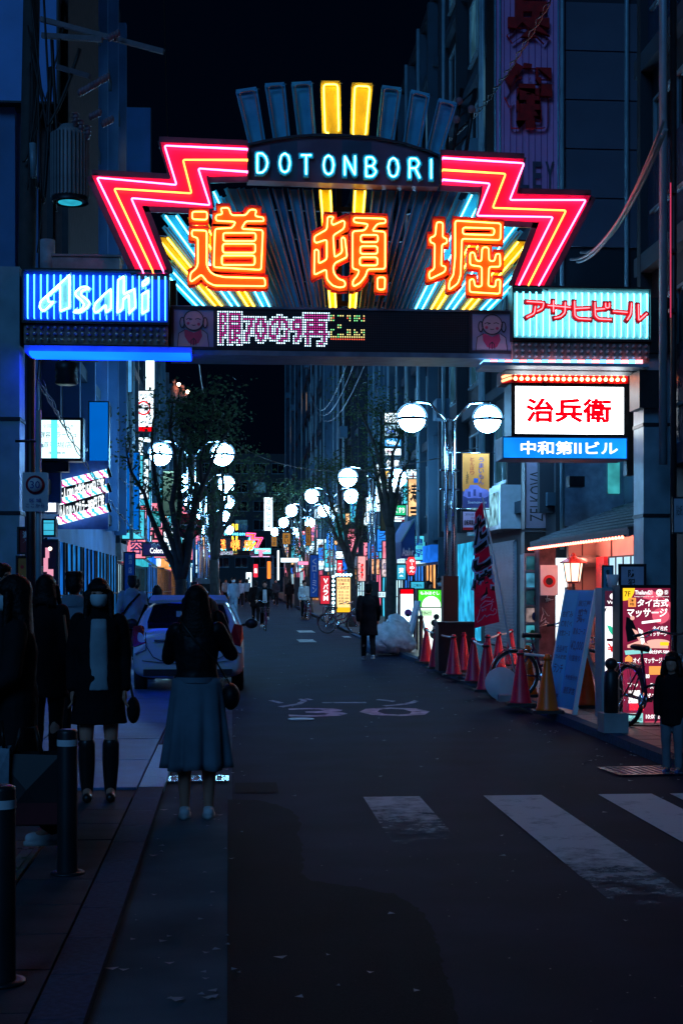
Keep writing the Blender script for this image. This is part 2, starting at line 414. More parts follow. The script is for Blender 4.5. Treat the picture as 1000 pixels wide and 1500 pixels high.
# left pavement: base, slabs, tactile strip, kerb stones
KZ = .035
structure(strip(MB(), -6.5, -.73, YS, KZ-.02), 'left_pavement_bed', mat('joint_mortar', (.05,.05,.05), .9))
lpv = structure(MB().box(-6.5, -2, -.05, -.735, 2, KZ-.021), 'left_pavement', M_PAVE)
def piece(name, mb_or_me, m, parent, loc):
    o = link(name, mb_or_me, parent); o.location = Vector(loc)-wloc(parent); return o
slab = MB().cbox((0,0,-.012), (.385,.585,.024)).mesh('slab', M_PAVE)
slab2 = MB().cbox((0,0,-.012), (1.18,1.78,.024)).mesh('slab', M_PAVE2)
tact = MB(); tact.cbox((0,0,-.012), (.29,.29,.024))
for i in range(4): tact.cbox((-.1+i*.066,0,.002), (.03,.25,.006))
tact = tact.mesh('tactile', M_TACT)
for r in range(14):
    y = 2.6+.6*r
    for c in range(5):
        x = -.735-.2-.4*c
        if r >= 9 and r < 11 and c > 0: continue
        if y < 11 and abs(x)/y < .34: piece('paving_slab', slab, M_PAVE, lpv, (x, y+(.3 if c % 2 else 0)*0, KZ+rng.uniform(-.0015,.0015)))
for r in range(4):
    for c in range(6): piece('tactile_paver', tact, M_TACT, lpv, (-1.145-.15-.3*c, 7.85+.3*r, KZ))
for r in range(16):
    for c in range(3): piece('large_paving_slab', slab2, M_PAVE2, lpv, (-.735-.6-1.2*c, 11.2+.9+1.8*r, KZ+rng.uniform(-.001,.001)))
kerb = structure(MB().box(-.72, -2, -.05, -.54, 2, KZ-.03), 'left_kerb', M_KERB)
ks = MB().cbox((0,0,-.06), (.195,.592,.12)).mesh('kerb_stone', M_KERB)
ksl = MB().cbox((0,0,-.06), (.195,.592,.12)).mesh('kerb_stone', M_KERB_LIT)
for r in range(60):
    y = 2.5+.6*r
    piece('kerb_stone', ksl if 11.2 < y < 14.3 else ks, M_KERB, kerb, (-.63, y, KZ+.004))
structure(strip(MB(), -.727, -.533, [38, 80, 140, 200, 300], KZ), 'far_left_kerb', M_KERB)
# right pavement with kerb
structure(strip(MB(), 3.99, 14, YS, .06), 'right_pavement_bed', mat('joint_mortar', (.05,.05,.05), .9))
M_BRICKP = mat('reddish_paver', (.075,.075,.085), .38, 0, .25, 6, .2, 80)
rpv = structure(MB().box(4.0, 9, -.02, 14, 9.5, .059), 'right_pavement', M_BRICKP)
pav = MB().cbox((0,0,-.01), (.292,.292,.03)).mesh('paver', M_BRICKP); npv = 0
for r in range(80):
    y = 12.2+.3*r
    for c in range(9):
        x = 4.15+.3*c
        if npv < 300 and x/y < .325: piece('paver', pav, M_BRICKP, rpv, (x, y, .085+rng.uniform(-.002,.002))); npv += 1
rest = MB()
for r in range(200):
    y = 12.2+.3*r
    for c in range(9):
        x = 4.15+.3*c
        if y > 45: break
        if x/y < .325 and (r*9+c) > 0 and not (y < 20.9): rest.cbox((x,y,.073+gz(y)), (.292,.292,.03))
rest.build('paver_field', M_BRICKP, rpv, 'stuff')
rkb = structure(MB().box(3.86, 2, -.1, 3.97, 9, .05), 'right_kerb', M_KERB)
rks = MB().cbox((0,0,-.05), (.145,.592,.15)).mesh('kerb_stone', M_KERB)
for r in range(60): piece('kerb_stone', rks, M_KERB, rkb, (3.925, 11.5+.6*r, .066))
structure(strip(MB(), 3.85, 4.0, [47, 80, 140, 200, 300], .09), 'far_right_kerb', M_KERB)
# iron drain grates
def grate(px, py, w, d, ang, label):
    p = GR(px, py); t = thing('drain_grate', label, 'drain grate', (p.x, p.y, .006))
    m = MB(); m.cbox((0,-d/2,.006), (w,.03,.012)); m.cbox((0,d/2,.006), (w,.03,.012)); m.cbox((-w/2,0,.006), (.03,d+.03,.012)); m.cbox((w/2,0,.006), (.03,d+.03,.012))
    m.xf(lambda q: q+t.location); m.build('grate_frame', M_CHROME, t)
    MB().cbox((p.x,p.y,.007), (w,d,.003)).build('drain_pit', M_BLACK, t)
    me = MB().cbox((0,0,.009), (.022,d,.008)).mesh('grate_bar', M_CHROME); n = int(w/.06)
    for i in range(n): o = link('grate_bar', me, t); o.location = (-w/2+(i+.5)*w/n, 0, 0)
    t.rotation_euler.z = ang
grate(288, 1143, .5, .32, 0, 'steel drain grate in the left gutter at the feet of the woman in the skirt')
grate(942, 1131, .62, .5, .1, 'steel drain grate in the road by the right kerb near the child')
mhp = GR(441, 1054)
tag(MB().lathe((mhp.x, mhp.y, .004), [(.16,0),(.16,.006),(.13,.006),(.125,.003),(.1,.003),(.1,.006)], 20).build('manhole_cover', M_TEALST), 'small round metal valve cover just below the 3 painted on the road', 'manhole cover')

# ================================================================ THE NEON GATE
GY = 20.0
def g(px, py): p = P(px, py, GY); return (p.x, p.z)
def gl(pts, ox=0, oy=0, k=1.0): return [g(ox+k*a, oy+k*b) for a, b in pts]
def up3(pts, y): return [(p[0], y, p[1]) for p in pts]
PINKP = mat('crimson_sign_paint', (.88,.010,.11), .45, 0, .12, 4)
ORGP = mat('orange_sign_paint', (.97,.19,.004), .45, 0, .25, 3.0)
REDP = mat('red_sign_edge', (.75,.02,.02), .5, 0, .1)
YELP = mat('yellow_sign_paint', (.75,.55,.03), .4, 0, .2, 3)
CYNP = mat('cyan_sign_paint', (.05,.42,.62), .4, 0, .2, 3)
BLUP = mat('blue_sign_paint', (.01,.10,.60), .45, 0, .12, 3)
SLAT = mat('galvanised_slat', (.10,.56,.95), .3, .0, .3, 2.5)
ARCHP = mat('plum_sign_paint', (.16,.08,.15), .5, 0, .35, 1.2)
FRAME = mat('sign_edge_trim', (.05,.05,.07), .4, .4, .2)
N_PINK = emat('neon_pink', (1.0,.09,.32), 9.5)
N_ORG = emat('neon_orange', (1.0,.20,.03), 8.0)
N_KAN = emat('neon_warm', (1.0,.27,.05), 9.5)
N_YEL = emat('neon_yellow', (1.0,.66,.06), 8.0)
N_CYN = emat('neon_cyan', (.12,.78,1.0), 8.0)
N_BLU = emat('neon_blue', (.05,.36,1.0), 5.5)
TUBEOFF = mat('unlit_neon_tube', (.42,.34,.30), .15, 0, .2)
gate = thing('neon_street_gate', 'big overhead neon street gate with crimson arrows, fan of slats and orange characters', 'street gate', (1.56, GY, 0))
# beam with LED board and two picture panels
x0, zt = g(250, 452); x1, zb = g(750, 517)
zt = g(500, 455)[1]; zb = g(500, 516)[1]
GZT = zt
MB().box(x0, GY, zb, x1, GY+.7, zt).build('beam', mat('beam_paint', (.05,.07,.09), .4, .2), gate)
bm = MB(); bm.box(x0-.02, GY-.06, zb-.07, x1+.02, GY+.75, zb-.002); bm.box(x0, GY-.05, zt, x1, GY+.6, zt+.03)
bm.build('beam_trim', mat('beam_edge_paint', (.16,.26,.36), .35, .3), gate)
# LED board : dot matrix
lx0, lx1 = g(318, 480)[0], g(690, 480)[0]
lz1 = zt-.03; rows = 16; pit = (lz1-(zb+.03))/rows
MB().box(lx0, GY-.03, zb+.01, lx1, GY-.001, zt-.01).build('led_board', mat('led_board_black', (.008,.012,.02), .5, 0, .2), gate)
def raster(st, cols, rows, bold=.03):
    v, f, a, b, c, d = text_data(st, bold); G = [[0]*cols for _ in range(rows)]
    for fc in f:
        p = [v[i] for i in fc]; p = [((q[0]-a)/(b-a)*cols, (q[1]-c)/(d-c)*rows) for q in p]
        xs = [q[0] for q in p]; ys = [q[1] for q in p]
        for j in range(max(0, int(min(ys)-.5)), min(rows, int(max(ys)+1.5))):
            for i in range(max(0, int(min(xs)-.5)), min(cols, int(max(xs)+1.5))):
                x, y = i+.5, j+.5; ins = False; n = len(p)
                for k in range(n):
                    (xa, ya), (xb, yb) = p[k], p[k-1]
                    if (ya > y) != (yb > y) and x < (xb-xa)*(y-ya)/(yb-ya)+xa: ins = not ins
                if ins: G[rows-1-j][i] = 1
    return G
dots = {'w': MB(), 'm': MB(), 'g': MB(), 'y': MB(), 'r': MB(), 'off': MB()}
def dot(ch, c, r):
    x = lx0+(c+.5)*pit; z = lz1-(r+.5)*pit; q = pit*.31
    vs = [(x+q*math.cos(a), GY-.036, z+q*math.sin(a)) for a in [i*math.pi/3 for i in range(6)]]
    dots[ch].add(vs, [tuple(range(6))])
NC = int((lx1-lx0)/pit)
base = raster('限70の9再', 46, 13, .012)
lit = {}
for j in range(13):
    for i in range(46):
        if base[j][i]:
            lit[(i+1, j+1)] = 'm'
for (i, j) in list(lit):
    for di in (-1, 0, 1):
        for dj in (-1, 0, 1):
            if (i+di, j+dj) not in lit: lit[(i+di, j+dj)] = 'w'
small = ['ww.www.ww.wgw.w','wr.....rw.gww.r','ww......w.wg.ww','...............','...gw..........','...ww..........','gg.....ww.w..ww','w......gy.gy.yw','w..gyw.yy.yyy.y','yyywyyyyyywyyyy','rrrrrrrrrrrrrrr']
for j, ln in enumerate(small):
    for i, ch in enumerate(ln):
        if ch != '.': lit[(48+i, j+1)] = ch if ch != 'w' else 'y' if (i+j) % 3 else 'g'
for j in range(rows):
    for i in range(NC):
        dot(lit.get((i, j), 'off'), i, j)
for k, m in (('w', emat('led_white', (.55,.82,1.0), 3.0)), ('m', emat('led_magenta', (.80,.06,.46), 1.0)), ('g', emat('led_green', (.25,1.0,.35), 1.2)), ('y', emat('led_yellow', (1.0,.85,.30), 1.3)), ('r', emat('led_red', (1.0,.12,.06), 1.2)), ('off', mat('led_off', (.03,.04,.055), .3, 0, 0))):
    dots[k].build('led_dots', m, gate, 'stuff')
# picture panels: line drawing of a praying bald monk
PICP = mat('faded_picture_panel', (.30,.32,.50), .5, 0, .25, 1.5)
SKN = mat('picture_skin', (.50,.40,.50), .5, 0, .1)
BIB = mat('picture_bib', (.55,.06,.16), .5, 0, .1)
LINE = mat('picture_outline', (.03,.03,.05), .5, 0, 0)
for cx in (284, 719):
    hw = 31
    pa = g(cx-hw, 448 if cx < 400 else 460); pb = g(cx+hw, 508 if cx < 400 else 520)
    za, zb2 = zt-.015, zb+.03
    X0, X1 = pa[0], pb[0]; w = X1-X0; h = za-zb2
    fr = MB()
    fr.box(X0-.02, GY-.07, zb2-.03, X0+.02, GY-.002, za+.03); fr.box(X1-.02, GY-.07, zb2-.03, X1+.02, GY-.002, za+.03)
    fr.box(X0+.02, GY-.07, za-.01, X1-.02, GY-.002, za+.03); fr.box(X0+.02, GY-.07, zb2-.03, X1-.02, GY-.002, zb2+.01)
    pn = MB().box(X0+.02, GY-.055, zb2+.01, X1-.02, GY-.003, za-.01).build('picture_panel', PICP, gate)
    fr.build('frame', FRAME, pn)
    q = lambda u, v: (X0+u*w, zb2+v*h)
    def oval(u, v, a, b, y, n=24): return [(X0+(u+a*math.cos(2*math.pi*i/n))*w, zb2+(v+b*math.sin(2*math.pi*i/n))*h) for i in range(n)]
    y = GY-.058
    d = MB(); d.face([q(.12,.03), q(.15,.36), q(.3,.46), q(.7,.46), q(.82,.36), q(.86,.03)], y); d.face(oval(.5,.70,.235,.26,y), y-.003); d.face(oval(.23,.64,.05,.13,y), y-.001); d.face(oval(.77,.64,.05,.13,y), y-.001)
    d.build('drawing', SKN, pn)
    d = MB(); d.face([q(.28,.43), q(.33,.46), q(.5,.38), q(.67,.46), q(.70,.3), q(.62,.12), q(.5,.06), q(.38,.12), q(.29,.28)], y-.004); d.face(oval(.37,.62,.035,.04,y), y-.005); d.face(oval(.62,.60,.035,.04,y), y-.005)
    d.build('bib', BIB, pn)
    d = MB(); L = .017*w
    for e in (oval(.5,.70,.235,.26,y), oval(.23,.64,.05,.13,y), oval(.77,.64,.05,.13,y)): d.ribbon(e+[e[0]], L*1.3, y-.005, .001)
    for ln in ([(.12,.03),(.15,.36),(.3,.46)], [(.7,.46),(.82,.36),(.86,.03)], [(.40,.71),(.46,.73),(.38,.75),(.33,.72)], [(.54,.73),(.6,.75),(.66,.72)], [(.46,.58),(.5,.565),(.54,.58)], [(.43,.06),(.44,.18),(.5,.24),(.55,.18),(.56,.06)], [(.5,.06),(.5,.22)]):
        d.ribbon([q(*a) for a in ln], L, y-.006, .001)
    d.build('outline', LINE, pn)
# back frame behind the fan
bf = MB()
for a, b in (((215,330),(800,345)), ((250,395),(760,405)), ((360,290),(650,300)), ((330,432),(690,440))):
    bf.bar((*g(*a)[:1], GY+.45, g(*a)[1]), (*g(*b)[:1], GY+.45, g(*b)[1]), .07)
for px in (330, 420, 500, 585, 680):
    a = g(px, 455); bf.bar((a[0], GY+.5, a[1]), (a[0], GY+.5, g(px, 225 if 360 < px < 640 else 320)[1]), .08)
bf.build('back_frame', M_STEEL, gate)
# fan slats
AP = (503, 668)
def fan_slat(xo, wid, ytop, ybot, kind, hang=0):
    """radial slat crossing row 445 at offset xo from the axis"""
    def at(y, o): k = (AP[1]-y)/(AP[1]-445.0); return (AP[0]+(xo+o)*k, y+ .012*((AP[0]+(xo+o)*k)-500))
    prof = []
    pm, tm = {'c': (CYNP, N_CYN), 'y': (YELP, N_YEL), 'o': (SLAT, TUBEOFF), 'b': (mat('blue_grey_slat', (.06,.34,.62), .3, .0, .3, 2), TUBEOFF)}[kind]
    A, B = at(ytop, -wid/2), at(ybot, -wid/2); C, D = at(ybot, wid/2), at(ytop, wid/2)
    pl = [g(*A), g(*B), g(*C), g(*D)]
    yb = GY+.22
    o = MB().plate([pl], yb, .03).build('fan_slat', pm, gate)
    m = MB()
    for s in (0, 1):       # folded lips
        a, b = (pl[0], pl[1]) if s == 0 else (pl[3], pl[2])
        m.bar((a[0], yb-.03, a[1]), (b[0], yb-.03, b[1]), .012, .06)
    m.build('slat_lip', pm, o)
    t = MB()
    A, B = at(ytop+3, -wid*.38), at(ybot-2, -wid*.38); C, D = at(ybot-2, wid*.38), at(ytop+3, wid*.38)
    for a, b in ((A, B), (D, C)):
        p, q = g(*a), g(*b); t.tube([(p[0], yb-.075, p[1]), (q[0], yb-.075, q[1])], .011, 6)
    t.build('neon_tube', tm, o)
for side in (-1, 1):
    for xo, wid, yt, kd in ((14.5,10.5,272,'y'),(29,8,272,'b'),(41,9,272,'o'),(54,8,272,'b'),(67,10,272,'o'),(79,8,272,'b'),(92,10,272,'o'),(114,13,276,'c'),(137,12,315,'y'),(160,13,312,'c'),(185,13,345,'y'),(212,14,392,'c')):
        fan_slat(side*xo, wid, yt, 452, kd)
    for xo in (103, 126, 148.5, 172, 198):
        fan_slat(side*xo, 5, 285 if xo < 110 else 330 if xo < 180 else 380, 452, 'b')
# the eight bars over the arch
BARS = [([(95,125),(270,100),(350,600),(215,620)],330,110,.17,'o'),([(345,70),(510,60),(560,560),(425,575)],330,110,.17,'o'),([(575,60),(745,50),(780,530),(635,550)],330,110,.17,'o'),([(825,50),(990,50),(1000,510),(840,515)],330,110,.17,'y'),
        ([(90,60),(255,65),(215,510),(75,510)],500,110,.18,'y'),([(335,80),(490,100),(425,550),(290,525)],500,110,.18,'o'),([(570,115),(720,150),(640,605),(505,570)],500,110,.18,'o'),([(795,185),(940,225),(810,655),(690,625)],500,110,.18,'o')]
for pts, ox, oy, k, kd in BARS:
    pl = gl(pts, ox, oy, k)
    pm, tm = (YELP, N_YEL) if kd == 'y' else (SLAT, TUBEOFF)
    o = MB().plate([pl], GY+.12, .04).build('crown_bar', pm, gate)
    lp = MB(); L = up3(pl, GY+.09)
    for i in range(4):
        if i != 2: lp.bar(L[i], L[(i+1) % 4], .014, .06)
    lp.build('bar_lip', pm, o)
    t = inset(pl, .035); t = fillet(t, .05, True)
    n = len(t); MB().tube(up3(t[n//4*3:]+t[:n//4*2+2], GY+.035), .011, 6).build('neon_tube', tm, o)
    hw = MB()
    for i in (0, 3):
        a, b = Vector(L[i]), Vector(L[2 if i == 3 else 1])
        hw.tube([a.lerp(b, .93), a.lerp(b, 1.03)+Vector((.02,-.02,0)), a.lerp(b, 1.1)], .008, 5)
    hw.bar(Vector(L[2]).lerp(Vector(L[1]), .5)+Vector((0,.1,0)), Vector(L[2]).lerp(Vector(L[1]), .5)+Vector((0,.1,-.5)), .04)
    hw.build('bracket', M_STEEL, o)
# arch name board
top = [(362,217),(389,211),(432,204.5),(466,202.5),(500,203),(545,206),(590,215),(622,225),(641,233)]
al = gl(top+[(641,276),(500,271),(362,266)])
arch = MB().plate([al], GY-.08, .26).build('arch_board', ARCHP, gate)
rim = MB()
for a, b in zip(gl(top)[:-1], gl(top)[1:]): rim.bar((a[0], GY+.02, a[1]+.012), (b[0], GY+.02, b[1]+.012), .30, .03)
rim.build('arch_trim', FRAME, arch)
pn = MB()
for a, b in ((395,435),(500,543)): 
    yy = lambda x: 204+abs(x-480)**2*.00085+3
    pn = MB(); pn.face(gl([(a,yy(a)),(b,yy(b)),(b,268),(a,267)]), GY-.084); pn.build('board_panel', mat('slate_sign_paint', (.05,.07,.13), .45, 0, .3, 2), arch)
LET = {'D': [[(0,0),(0,1),(.5,1),(.85,.8),(1,.5),(.85,.2),(.5,0),(0,0)]], 'O': [[(.5,1),(.85,.88),(1,.5),(.85,.12),(.5,0),(.15,.12),(0,.5),(.15,.88),(.5,1)]],
       'T': [[(0,1),(1,1)],[(.5,1),(.5,0)]], 'N': [[(0,0),(0,1),(1,0),(1,1)]], 'B': [[(0,0),(0,1),(.6,1),(.9,.78),(.6,.53),(0,.53)],[(.6,.53),(1,.26),(.65,0),(0,0)]],
       'R': [[(0,0),(0,1),(.65,1),(.95,.76),(.65,.5),(0,.5)],[(.55,.5),(1,0)]], 'I': [[(.5,0),(.5,1)]]}
for ch, cx, cy in (('D',384,243.5),('O',416.5,243.5),('T',447.5,246),('O',480,246.5),('N',511,247),('B',542,249),('O',574,250),('R',605,251),('I',629,252)):
    hw, hh = (7.5, 14) if ch != 'I' else (6, 14)
    sts = [[g(cx-hw+2*hw*u, cy+hh-2*hh*v) for u, v in st] for st in LET[ch]]
    m = MB(); t = MB()
    for st in sts:
        ss = fillet(st, .02, False, 2)
        m.ribbon(ss, .075, GY-.14, .055); t.tube(up3(ss, GY-.155), .010, 6)
    o = m.build('letter', CYNP, arch); t.build('neon_tube', N_CYN, o)
# zigzag arrows
def arrow(pts, tubes, ox, oy, k):
    pl = gl(pts, ox, oy, k)
    o = MB().plate([pl], GY-.16, .03).build('zigzag_arrow', PINKP, gate)
    m = MB(); L = up3(pl, GY-.14)
    for i in range(len(L)): m.bar(L[i], L[(i+1) % len(L)], .025, .16)
    m.build('edge_trim', FRAME, o)
    for i, t in enumerate(tubes):
        tm = N_ORG if i == 1 else N_PINK
        m = MB(); q = gl(t, ox, oy, k); q = fillet(q, .03, False, 3)
        a, b = q[0], q[-1]
        m.tube([(a[0], GY-.165, a[1])]+up3(q, GY-.235)+[(b[0], GY-.165, b[1])], .0115, 6); m.build('neon_tube', tm, o)
arrow([(300,298),(640,312),(640,428),(485,432),(510,552),(235,542),(335,803),(215,800),(42,425),(342,440)],
      [[(638,332),(322,318),(368,468),(65,440),(240,798)],[(638,373),(392,372),(425,500),(130,482),(278,798)],[(638,418),(450,405),(495,545),(195,518),(318,798)]], 120, 100, .38)
arrow([(375,348),(695,362),(668,495),(950,502),(765,857),(655,852),(752,605),(510,592),(530,470),(375,462)],
      [[(380,365),(690,385),(635,525),(925,525),(745,852)],[(380,410),(620,425),(570,555),(850,565),(705,852)],[(380,448),(560,462),(510,585),(800,590),(670,850)]], 500, 100, .38)
# the three characters
KANJI = [
 (270, 300, .13, [
  ([[(62,118),(280,118),(275,260),(62,258)]], [[(98,150),(262,150),(262,240),(98,235)]]),
  ([[(62,320),(280,325),(275,745),(300,800),(350,832),(450,845),(938,868),(935,1000),(340,992),(265,962),(195,890),(130,950),(48,962),(50,815),(128,760),(130,470),(58,455)]],
   [[(100,355),(258,360),(258,745),(290,810),(340,850),(450,875),(900,886),(908,975),(340,968),(265,930),(200,845),(90,925),(72,905),(80,830),(140,780),(160,730),(160,440),(100,425),(90,390)]]),
  ([[(360,70),(515,75),(540,170),(660,170),(720,92),(868,100),(850,180),(920,185),(922,282),(700,280),(690,312),(922,320),(905,820),(308,800),(315,302),(520,302),(525,280),(320,272),(325,155),(375,150)],
    rect(465,405,765,445), rect(460,530,760,575), rect(455,660,755,705)],
   [[(425,110),(500,105),(530,190),(690,190),(735,125),(810,130),(790,200),(885,215),(890,255),(690,255),(640,340),(880,355),(860,795),(335,765),(350,340),(540,330),(580,262),(365,250),(355,215),(370,185),(435,180),(415,120)], rect(440,385,800,475), rect(435,505,795,605), rect(425,635,790,740)])]),
 (445, 310, .13, [
  ([[(205,90),(352,92),(350,160),(490,98),(490,275),(392,322),(478,320),(478,590),(345,655),(330,700),(350,770),(400,800),(475,805),(470,940),(380,950),(290,925),(225,860),(200,760),(65,830),(75,310),(200,240)],
    [(178,455),(205,425),(205,590),(175,610)], [(342,350),(382,335),(385,490),(348,520)]],
   [[(250,125),(320,130),(290,170),(300,225),(420,170),(440,190),(430,260),(310,335),(325,580),(410,525),(400,370),(420,355),(440,370),(465,575),(330,640),(308,690),(320,760),(370,820),(440,840),(445,900),(380,915),(300,890),(240,820),(235,710),(100,775),(105,500),(130,490),(150,510),(150,650),(240,600),(240,380),(120,420),(100,395),(105,345),(240,270)]]),
  ([[(500,95),(918,110),(915,235),(800,235),(798,262),(918,266),(905,735),(710,735),(690,800),(620,900),(545,945),(490,950),(495,800),(550,742),(503,735),(505,265),(650,255),(650,226),(500,222)],
    rect(640,348,775,382), rect(640,475,775,510), rect(640,598,775,635)],
   [[(545,140),(870,150),(892,165),(885,200),(800,205),(740,285),(885,295),(885,705),(690,710),(670,780),(610,860),(530,905),(525,840),(580,780),(600,720),(525,705),(525,290),(660,280),(700,210),(545,190),(535,165)], rect(615,330,805,410), rect(610,455,800,540), rect(605,578,800,668)]),
  ([[(775,760),(915,762),(910,965),(770,960)]], [[(800,800),(885,800),(880,935),(800,935)]])]),
 (610, 320, .13, [
  ([[(145,62),(285,65),(280,245),(330,250),(325,375),(270,375),(265,560),(330,535),(320,690),(65,785),(75,640),(140,610),(145,372),(85,365),(88,235),(145,232)]],
   [[(185,110),(255,115),(252,280),(300,295),(300,345),(245,355),(235,595),(285,600),(280,660),(105,745),(100,665),(160,630),(165,350),(115,335),(110,285),(170,265)]]),
  ([[(365,60),(935,95),(925,350),(495,325),(485,700),(460,800),(400,860),(290,890),(292,745),(350,680),(358,500)], rect(500,188,785,222)],
   [[(390,95),(895,125),(890,310),(465,295),(450,700),(420,790),(320,865),(325,770),(370,700),(390,500)], [(475,170),(825,180),(820,255),(475,245)]]),
  ([[(530,410),(632,412),(635,510),(662,510),(665,355),(800,358),(800,515),(818,515),(815,430),(932,432),(926,635),(790,632),(788,800),(812,800),(815,718),(925,722),(918,930),(515,918),(520,703),(632,707),(632,798),(655,798),(652,630),(527,620)]],
   [[(555,450),(600,445),(625,540),(680,545),(690,390),(760,390),(765,540),(825,545),(840,465),(885,460),(890,605),(765,605),(755,820),(835,830),(840,750),(890,745),(885,905),(550,885),(548,750),(595,740),(610,825),(685,825),(685,605),(555,585)]])])]
for ox, oy, k, parts in KANJI:
    for loops, tubes in parts:
        pl = [gl(l, ox, oy, k) for l in loops]
        o = MB().plate(pl, GY-.30, .03).build('character_panel', ORGP, gate)
        m = MB()
        for l in pl:
            L = up3(l, GY-.285)
            for i in range(len(L)): m.bar(L[i], L[(i+1) % len(L)], .010, .07)
        m.build('panel_edge', REDP, o)
        t = MB()
        for l in tubes: t.tube(up3(fillet(gl(l, ox, oy, k), .035, True, 3), GY-.345), .0095, 6, True)
        t.build('neon_tube', N_KAN, o)
        m = MB()
        c = pl[0][0]; d = pl[0][len(pl[0])//2]
        for a in (c, d): m.bar((a[0]*.9+d[0]*.1 if a is c else a[0]*.9+c[0]*.1, GY-.27, a[1]*.85+.15*(d if a is c else c)[1]), (a[0]*.9+d[0]*.1 if a is c else a[0]*.9+c[0]*.1, GY+.2, a[1]*.85+.15*(d if a is c else c)[1]), .04)
        m.build('stand_off', M_STEEL, o)
# columns
for (pa, pb, top) in ((-2, 30, 400), (940, 982, 470)):
    xa, xb = g(pa, 900)[0], g(pb, 900)[0]; z1 = g(500, top)[1]
    o = MB().box(xa, GY-.06, 0, xb, GY+.44, z1).build('column', M_TEALST, gate)
    m = MB()
    for z in (1.1, 2.6, 3.9): m.box(xa-.012, GY-.075, z, xb+.012, GY+.45, z+.05)
    m.build('column_band', M_STEEL, o)
    m = MB(); m.box(xa-.1, GY-.16, -.0, xb+.1, GY+.54, .12); m.build('column_base', M_STEEL, o)
xa = g(20, 500)[0]; xb = g(258, 500)[0]
m = MB(); m.box(xa, GY+.10, g(0,505)[1], xb, GY+.5, g(0,402)[1]-.02); xc = g(742, 500)[0]; xd = g(982, 500)[0]; m.box(xc, GY+.10, g(0,530)[1]-.02, xd, GY+.5, g(0,440)[1])
m.build('side_beam', M_STEEL, gate)
m = MB()
for (a, b) in (((930,545),(962,600)), ((945,440),(985,520))):
    p, q = g(*a), g(*b); m.box(p[0], GY-.2, q[1], q[0], GY+.3, p[1])
m.build('bracket_box', M_STEEL, gate)
# under-beam soffit lamps
o = MB().box(g(40,515)[0], GY-.28, g(0,519)[1], g(282,515)[0], GY+.35, g(0,510)[1]).build('soffit', mat('soffit_paint', (.3,.45,.6), .4), gate)
MB().box(g(48,515)[0], GY-.34, g(0,524)[1], g(280,515)[0], GY+.10, g(0,519.3)[1]).build('soffit_light', emat('soffit_blue', (.0005,.020,1.0), 12.0, .4, .5), o)
o = MB().box(g(702,515)[0], GY-.28, g(0,531)[1], g(942,515)[0], GY+.35, g(0,526)[1]).build('soffit', mat('soffit_paint', (.3,.45,.6), .4), gate)
m1 = MB(); m2 = MB(); n = 22
for i in range(n):
    a = g(704+i*10.5, 531); mm = m1 if i % 2 else m2
    mm.box(a[0], GY-.26, a[1]-.055, a[0]+.085, GY+.1, a[1]-.001)
m1.build('soffit_light', emat('soffit_pink', (1.0,.25,.30), 3.2), o); m2.build('soffit_light', emat('soffit_pale', (.15,.50,1.0), 3.0), o)
# --------------------------------------------------------------- beer signs on the gate
def beer_board(label, px0, py0, px1, py1, panel, tube, ntube, grow):
    a, b = g(px0, py1), g(px1, py0)
    t = thing('neon_beer_sign', label, 'neon sign', ((a[0]+b[0])/2, GY-.1, a[1]))
    MB().box(a[0], GY-.15, a[1], b[0], GY+.1, b[1]).build('backboard', panel, t)
    m = MB(); m.box(a[0]-.02, GY-.24, a[1]-.03, a[0], GY+.11, b[1]+.03); m.box(b[0], GY-.24, a[1]-.03, b[0]+.02, GY+.11, b[1]+.03); m.box(a[0], GY-.24, b[1], b[0], GY+.11, b[1]+.03); m.box(a[0], GY-.24, a[1]-.03, b[0], GY+.11, a[1]); m.build('frame', M_STEEL, t)
    W_ = b[0]-a[0]
    for i in range(ntube):
        x = a[0]+W_*(i+.6)/ntube; m = MB()
        m.tube([(x, GY-.155, b[1]-.05), (x, GY-.19, b[1]-.055), (x, GY-.19, a[1]+.05), (x, GY-.155, a[1]+.045)], .008, 6); m.build('neon_tube', tube, t)
    # bulb rail below
    za, zb = a[1]-.04, g(px0, grow)[1]
    r = MB().box(a[0], GY-.17, zb, b[0], GY+.1, za).build('bulb_rail', M_RUST, t)
    sk = MB(); bu = MB()
    for j in range(3):
        for i in range(21):
            x = a[0]+W_*(i+.5)/21; z = za-(za-zb)*(j+.5)/3.1
            sk.lathe((x, GY-.171, z), [(.026,0),(.026,-.02),(.018,-.02)], 8, 'y'); bu.ball((x, GY-.21, z), .020, 6, 4)
    sk.build('lamp_socket', M_GREY, r); bu.build('unlit_bulbs', mat('unlit_bulb', (.3,.35,.36), .15, 0, 0), r, 'stuff')
    return t
as1 = beer_board('blue neon beer sign lettered Asahi at the left end of the gate', 38, 404, 247, 474, BLUP, N_BLU, 22, 506)
as2 = beer_board('pale cyan neon beer sign with red katakana アサヒビール at the right end of the gate', 747, 429, 945, 499, mat('white_sign_paint', (.75,.8,.8), .5, 0, .1), emat('neon_aqua', (.16,.82,1.0), 5.0), 21, 529)
